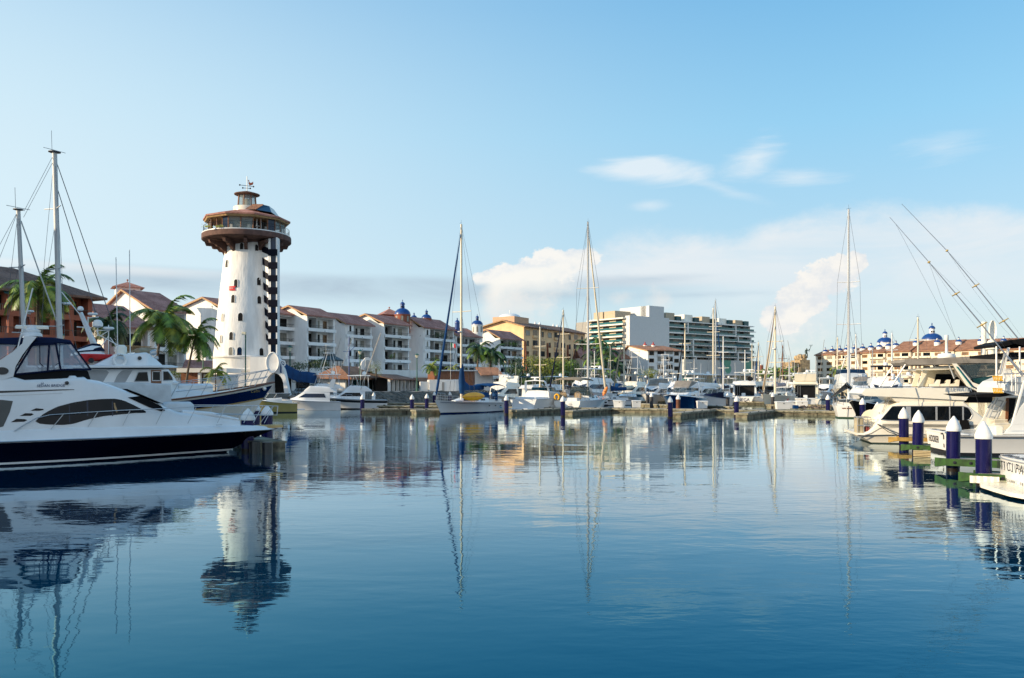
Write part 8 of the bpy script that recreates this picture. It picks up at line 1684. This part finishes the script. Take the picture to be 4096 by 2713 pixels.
text('RAIZZ', .3, b.o, 'lettering', BLK, (5.6, b.hb(.74)+.03, 1.0), (pi/2, 0, pi), shear=.2)
b = R_('white fishing boat with black sheer band, right of the small launch', 1410, 110, (-.98, -.2), 9.4, 'sport', canvas=W, at='mid', B=3.3, fs=1.25, fb=1.75, h=.85, win=GLD, stripe=BLK, radars=1, outr=True)
text('PATTY', .3, b.o, 'lettering', LANT, (7.3, b.hb(.78)+.04, 1.2), (pi/2, 0, pi))
R_('white sport fisher with tall tuna tower behind the small launch', 1285, 122, (-.85, -.52), 11, 'sport', canvas=W, at='mid', tower=True, B=3.8, outr=True, h=1.1)
R_('small white runabout tucked behind the trawler bow', 1085, 96, (-.9, -.3), 6, 'express', at='mid', canvas=None, detail=False, arch_=False, hullm=mat('olive_hull', (.35, .3, .1), .4), h=.6)
R_('teal and cream sport fisher with very tall tuna tower', 2530, 152, (-.4, -.91), 14, 'sport', canvas=GLT, at='mid', tower=True, top=CREAM2, hullm=CREAM2, stripe=GLT, B=4.8, h=1.4)
R_('white sport fisher with blue tinted tower behind the grey curtained boat', 2655, 170, (-.4, -.91), 14, 'sport', canvas=GLB, at='mid', tower=True, h=1.4, B=4.8)
R_('grey curtained flybridge boat with royal blue cover', 2620, 138, (-.45, -.89), 11, 'fly', canvas=W, at='mid', cover=GREYC, B=4.1, h=1.2)
R_('white motor yacht with dark raked windows behind the blue-hulled cruiser', 2722, 132, (-.6, -.8), 14, 'fly', canvas=CREAM2, at='mid', B=4.8, h=1.35, radars=2)
R_('white flybridge yacht with dark saloon windows left of the royal blue cover', 2798, 140, (-.55, -.83), 12.5, 'fly', canvas=W, at='mid', B=4.4, h=1.25)
R_('cream trawler yacht with twin satellite domes left of the cream double-ender', 3052, 140, (.35, .93), 13, 'sport', canvas=CREAM2, top=CREAM2, hullm=CREAM2, B=4.8, h=1.4, win=GLT, radars=2)
R_('cream sedan cruiser with low windows beside the red and grey pile', 3130, 128, (-.5, -.87), 9.5, 'express', canvas=CREAM2, at='mid', hullm=CREAM, B=3.5, h=1.3)
R_('blue and white sport yacht with swept hard top before the far palms', 3158, 158, (-.6, -.8), 15, 'fly', canvas=W, at='mid', hullm=BLH, B=5, h=1.3, win=GLB, radars=2)
R_('cream flybridge boat with black open saloon doorway', 3225, 124, (.3, .95), 11, 'sport', canvas=None, top=CREAM, hullm=CREAM2, B=4.6, h=1.6, win=BLACKC)
R_('cream sport fisher with open bridge above the covered yacht', 3235, 146, (.45, .89), 13, 'sport', canvas=CREAM2, at='mid', top=CREAM2, hullm=CREAM, B=4.6, h=1.5, radars=2, outr=True)
R_('white express cruiser with grey camper canvas, left of the navy bimini yacht', 3462, 118, (-.36, -.93), 12, 'express', canvas=GREYC, at='bow', B=4.6, fs=2.2, fb=2.7, h=1.3)
nb = R_('big white yacht with navy bimini and dark blue raked screens', 3545, 92, (-.42, -.91), 15, 'fly', canvas=NAVY, at='bow', B=5.4, fs=1.7, fb=2.5, h=1.3, win=GLB)
R_('black inflatable hulled launch behind the small sailboat', 3475, 80, (-.75, -.66), 7, 'express', canvas=None, at='mid', hullm=BLACKC, top=mat('grey_inflatable', (.2, .25, .27), .6), B=2.8, detail=False, arch_=False, h=.9)
for i, (lab, px, D_, hd, L, kd, kw) in enumerate([
    ('white motor boat in the far row right of the yellow hotel hedge', 2205, 140, (-.5, -.87), 11, 'fly', dict(canvas=W)), ('white boat with blue canvas in the far row behind the arch cruiser', 2150, 150, (.5, .87), 11, 'fly', dict(canvas=BLUEC)),
    ('white cruiser with blue awning in the far row beside the small day sailer', 2575, 178, (-.4, -.9), 11, 'sport', dict(canvas=BLUEC)), ('white far cruiser behind the leaning mast', 2400, 170, (-.4, -.9), 12, 'fly', dict(canvas=NAVY)),
    ('far white cruiser left of the lettered sport fisher', 2875, 175, (-.5, -.87), 12, 'fly', dict(canvas=BLUEC)), ('far white sport boat behind the lettered sport fisher', 2925, 190, (.5, .87), 13, 'sport', dict(canvas=W)), ('far white yacht below the mural building, left part', 2760, 190, (-.6, -.8), 13, 'fly', dict(canvas=W)),
    ('far white yacht below the mural building, right part', 3010, 200, (-.5, -.87), 13, 'fly', dict(canvas=NAVY)), ('far white boat under the long masts right of the glass block', 3080, 190, (-.4, -.91), 12, 'fly', dict(canvas=W)), ('far cream boat in front of the monument base', 3190, 190, (-.5, -.87), 12, 'fly', dict(canvas=CREAM2)),
    ('far white boat below the red-roofed hall', 2340, 190, (-.5, -.87), 12, 'sport', dict(canvas=W)), ('far white boat in front of the long marina hotel, left end', 3300, 175, (-.5, -.87), 13, 'fly', dict(canvas=W)), ('far white yacht in front of the long marina hotel behind the tall mast', 3380, 160, (-.4, -.91), 13, 'fly', dict(canvas=BLUEC)),
    ('far white boat between the navy bimini and the houseboat', 3640, 120, (-.4, -.91), 13, 'fly', dict(canvas=W)), ('far white cruiser above the houseboat rail', 3700, 140, (-.4, -.91), 13, 'sport', dict(canvas=W)), ('white boat with blue stern canvas right of the lettered sport fisher', 3065, 160, (-.5, -.87), 10, 'express', dict(canvas=NAVY)),
    ('dark hulled cruiser under the palm clump', 2460, 185, (-.5, -.87), 10, 'express', dict(canvas=BLUEC, hullm=NVH)), ('white runabout with royal blue cover near the dark net heap', 2680, 185, (-.5, -.87), 11, 'fly', dict(canvas=W)), ('navy covered speedboat on the second row', 2850, 122, (-.8, -.6), 7.5, 'express', dict(canvas=NAVY, top=NAVY, arch_=False)),
    ('white launch beside the far quay left of centre', 1200, 133, (-.9, -.4), 8, 'express', dict(canvas=None))]):
    cruiser(lab, px, D_, hd, L, kind=kd, at='mid', detail=False, group='far motor boats in the crowded rows', **kw)
# masts of the crowd: (label, mast px, D, top py, heading, L, mast, furled sail, cover)
for i, (lab, mpx, D_, top, hd, L, mm, fu, cv, r) in enumerate([
    ('sloop with mast crossing the yellow hotel front, left one', 2160, 128, 1308, (-.5, -.87), 11, CREAMM, None, TAN, .13), ('sloop with grey furled sail and mast crossing the yellow hotel front, right one', 2253, 126, 1240, (-.5, -.87), 12, CREAMM, NAVY, NAVY, .13),
    ('sloop with mast standing left of the small white hotel', 2496, 140, 1306, (-.5, -.87), 12, CREAMM, TAN, CREAMM, .12), ('sloop with mast just left of the glass block podium', 2740, 138, 1294, (-.5, -.87), 12, CREAMM, BLACKC, GREYC, .14), ('short masted sloop behind the blue-hulled cruiser', 2777, 165, 1436, (.5, .87), 8, W, None, CREAMM, .1),
    ('sloop with the paler mast of the close pair before the glass block', 2853, 150, 1232, (-.5, -.87), 13, CREAMM, None, CREAMM, .15), ('sloop with the tallest mast of the close pair before the glass block, blue furled sail', 2862, 158, 1202, (.5, .87), 14, ALU, BLUEC, BLUEC, .15), ('sloop with mast right of the close pair', 2893, 155, 1346, (-.5, -.87), 11, W, None, NAVY, .13),
    ('sloop with mast before the right corner of the glass block, first of three', 2980, 170, 1400, (-.5, -.87), 9, W, None, CREAMM, .12), ('sloop with mast before the right corner of the glass block, second of three', 3008, 165, 1376, (.5, .87), 10, CREAMM, None, NAVY, .14), ('sloop with mast right of the glass block edge, third of three', 3034, 160, 1370, (-.5, -.87), 10, CREAMM, BLUEC, CREAMM, .13),
    ('sloop with dark mast left of the monument', 3131, 170, 1382, (-.5, -.87), 10, WOOD, GREYC, CREAMM, .14), ('sloop with mast just left of the stone monument', 3156, 175, 1430, (.5, .87), 9, W, GREYC, BLUEC, .12), ('sloop with mast before the left end of the long hotel', 3350, 165, 1350, (-.5, -.87), 11, CREAMM, None, BLUEC, .15),
    ('sloop with mast right of the tallest hotel-side mast', 3424, 150, 1338, (-.5, -.87), 11, W, None, CREAMM, .15), ('sloop with blue striped mast before the long hotel', 3568, 150, 1332, (-.5, -.87), 11, W, None, BLUEC, .16), ('sloop with thick white mast before the big blue domes', 3672, 115, 1270, (-.5, -.87), 12, CREAMM, None, CREAMM, .14),
    ('small sloop with short mast before the dark palms', 2378, 150, 1405, (-.5, -.87), 9, W, None, BLUEC, .1), ('small sloop whose mast crosses the white hotel front', 2654, 182, 1424, (-.5, -.87), 9, W, None, W, .1), ('sloop with slim mast between the hotel side masts', 3490, 170, 1400, (.5, .87), 9, W, None, CREAMM, .11)]):
    sailboat(lab, mpx, D_, hd, L=L, mastm=mm, furl=fu, cover=cv, mtop=top, r=r, group='sailboats in the crowded rows', detail=False, wire=.014, furlr=.12)
# cream double-ender ketch with raked stays
b = sailboat('cream double-ended cutter with pale raked stays and a round radar on its mast', 3101, 122, (-.62, -.78), L=12, hullm=CREAM, mastm=CREAMM, furl=TAN, cover=mat('lilac_cover', (.35, .3, .32), .8), mtop=1227, r=.17, B=3.8, fs=1.5, fb=2.0, wire=.018, spread=(.36, .6), furlr=.13, boot=RED)
z_ = zz(1398, 122); b.radar(12*.56+.4, z_, 0, .32, 'flat'); b.tubes('inner_stay', [[(11.4, 0, 2.2), (12*.56, 0, zz(1300, 122))]], CREAMM, .07); mb = MB(); mb.tube([(11.6, 0, 2.0), (13.2, 0, 2.2)], .1); mb.build('bowsprit', WOOD, b.o)
# person on the flybridge of the navy bimini yacht
def person():
    p = P(3572, 1517, 97); b = thing('person', 'person in a white shirt sitting on the yacht flybridge under the navy bimini', 'person', (p.x, p.y, p.z-.45), 2.4); me = bpy.data.meshes.new('body')
    pts = [((0, 0, .45), .16), ((0, 0, .75), .15), ((0, 0, 1.0), .17), ((0, 0, 1.12), .06), ((.03, 0, 1.28), .1), ((.03, 0, 1.36), .08), ((.4, .12, .48), .08), ((.45, .12, .05), .05), ((.4, -.12, .48), .08), ((.45, -.12, .05), .05), ((0, .22, .98), .055), ((.1, .28, .72), .045), ((.32, .2, .66), .035), ((0, -.22, .98), .055), ((.1, -.28, .72), .045), ((.32, -.2, .66), .035)]
    me.from_pydata([p for p, r in pts], [(0, 1), (1, 2), (2, 3), (3, 4), (4, 5), (0, 6), (6, 7), (0, 8), (8, 9), (2, 10), (10, 11), (11, 12), (2, 13), (13, 14), (14, 15)], []); me.materials.append(SKINM)
    o = bpy.data.objects.new('body', me); COL.objects.link(o); o.parent = b; o.modifiers.new('skin', 'SKIN'); 
    for i, (q, r) in enumerate(pts): me.skin_vertices[0].data[i].radius = (r*.85, r*.85)
    me.skin_vertices[0].data[0].use_root = True; o.modifiers.new('sub', 'SUBSURF').render_levels = 1
    mb = MB(); mb.lathe([(.24, .42), (.24, .75), (.27, .98), (.13, 1.12)], n=12, sx=.85, sy=1.15); mb.build('white_shirt', W, b, 60); mb = MB(); mb.dome((.01, 0, 1.28), .125, 10, 1.1); mb.build('dark_hair', BLK, b, 60)
person()
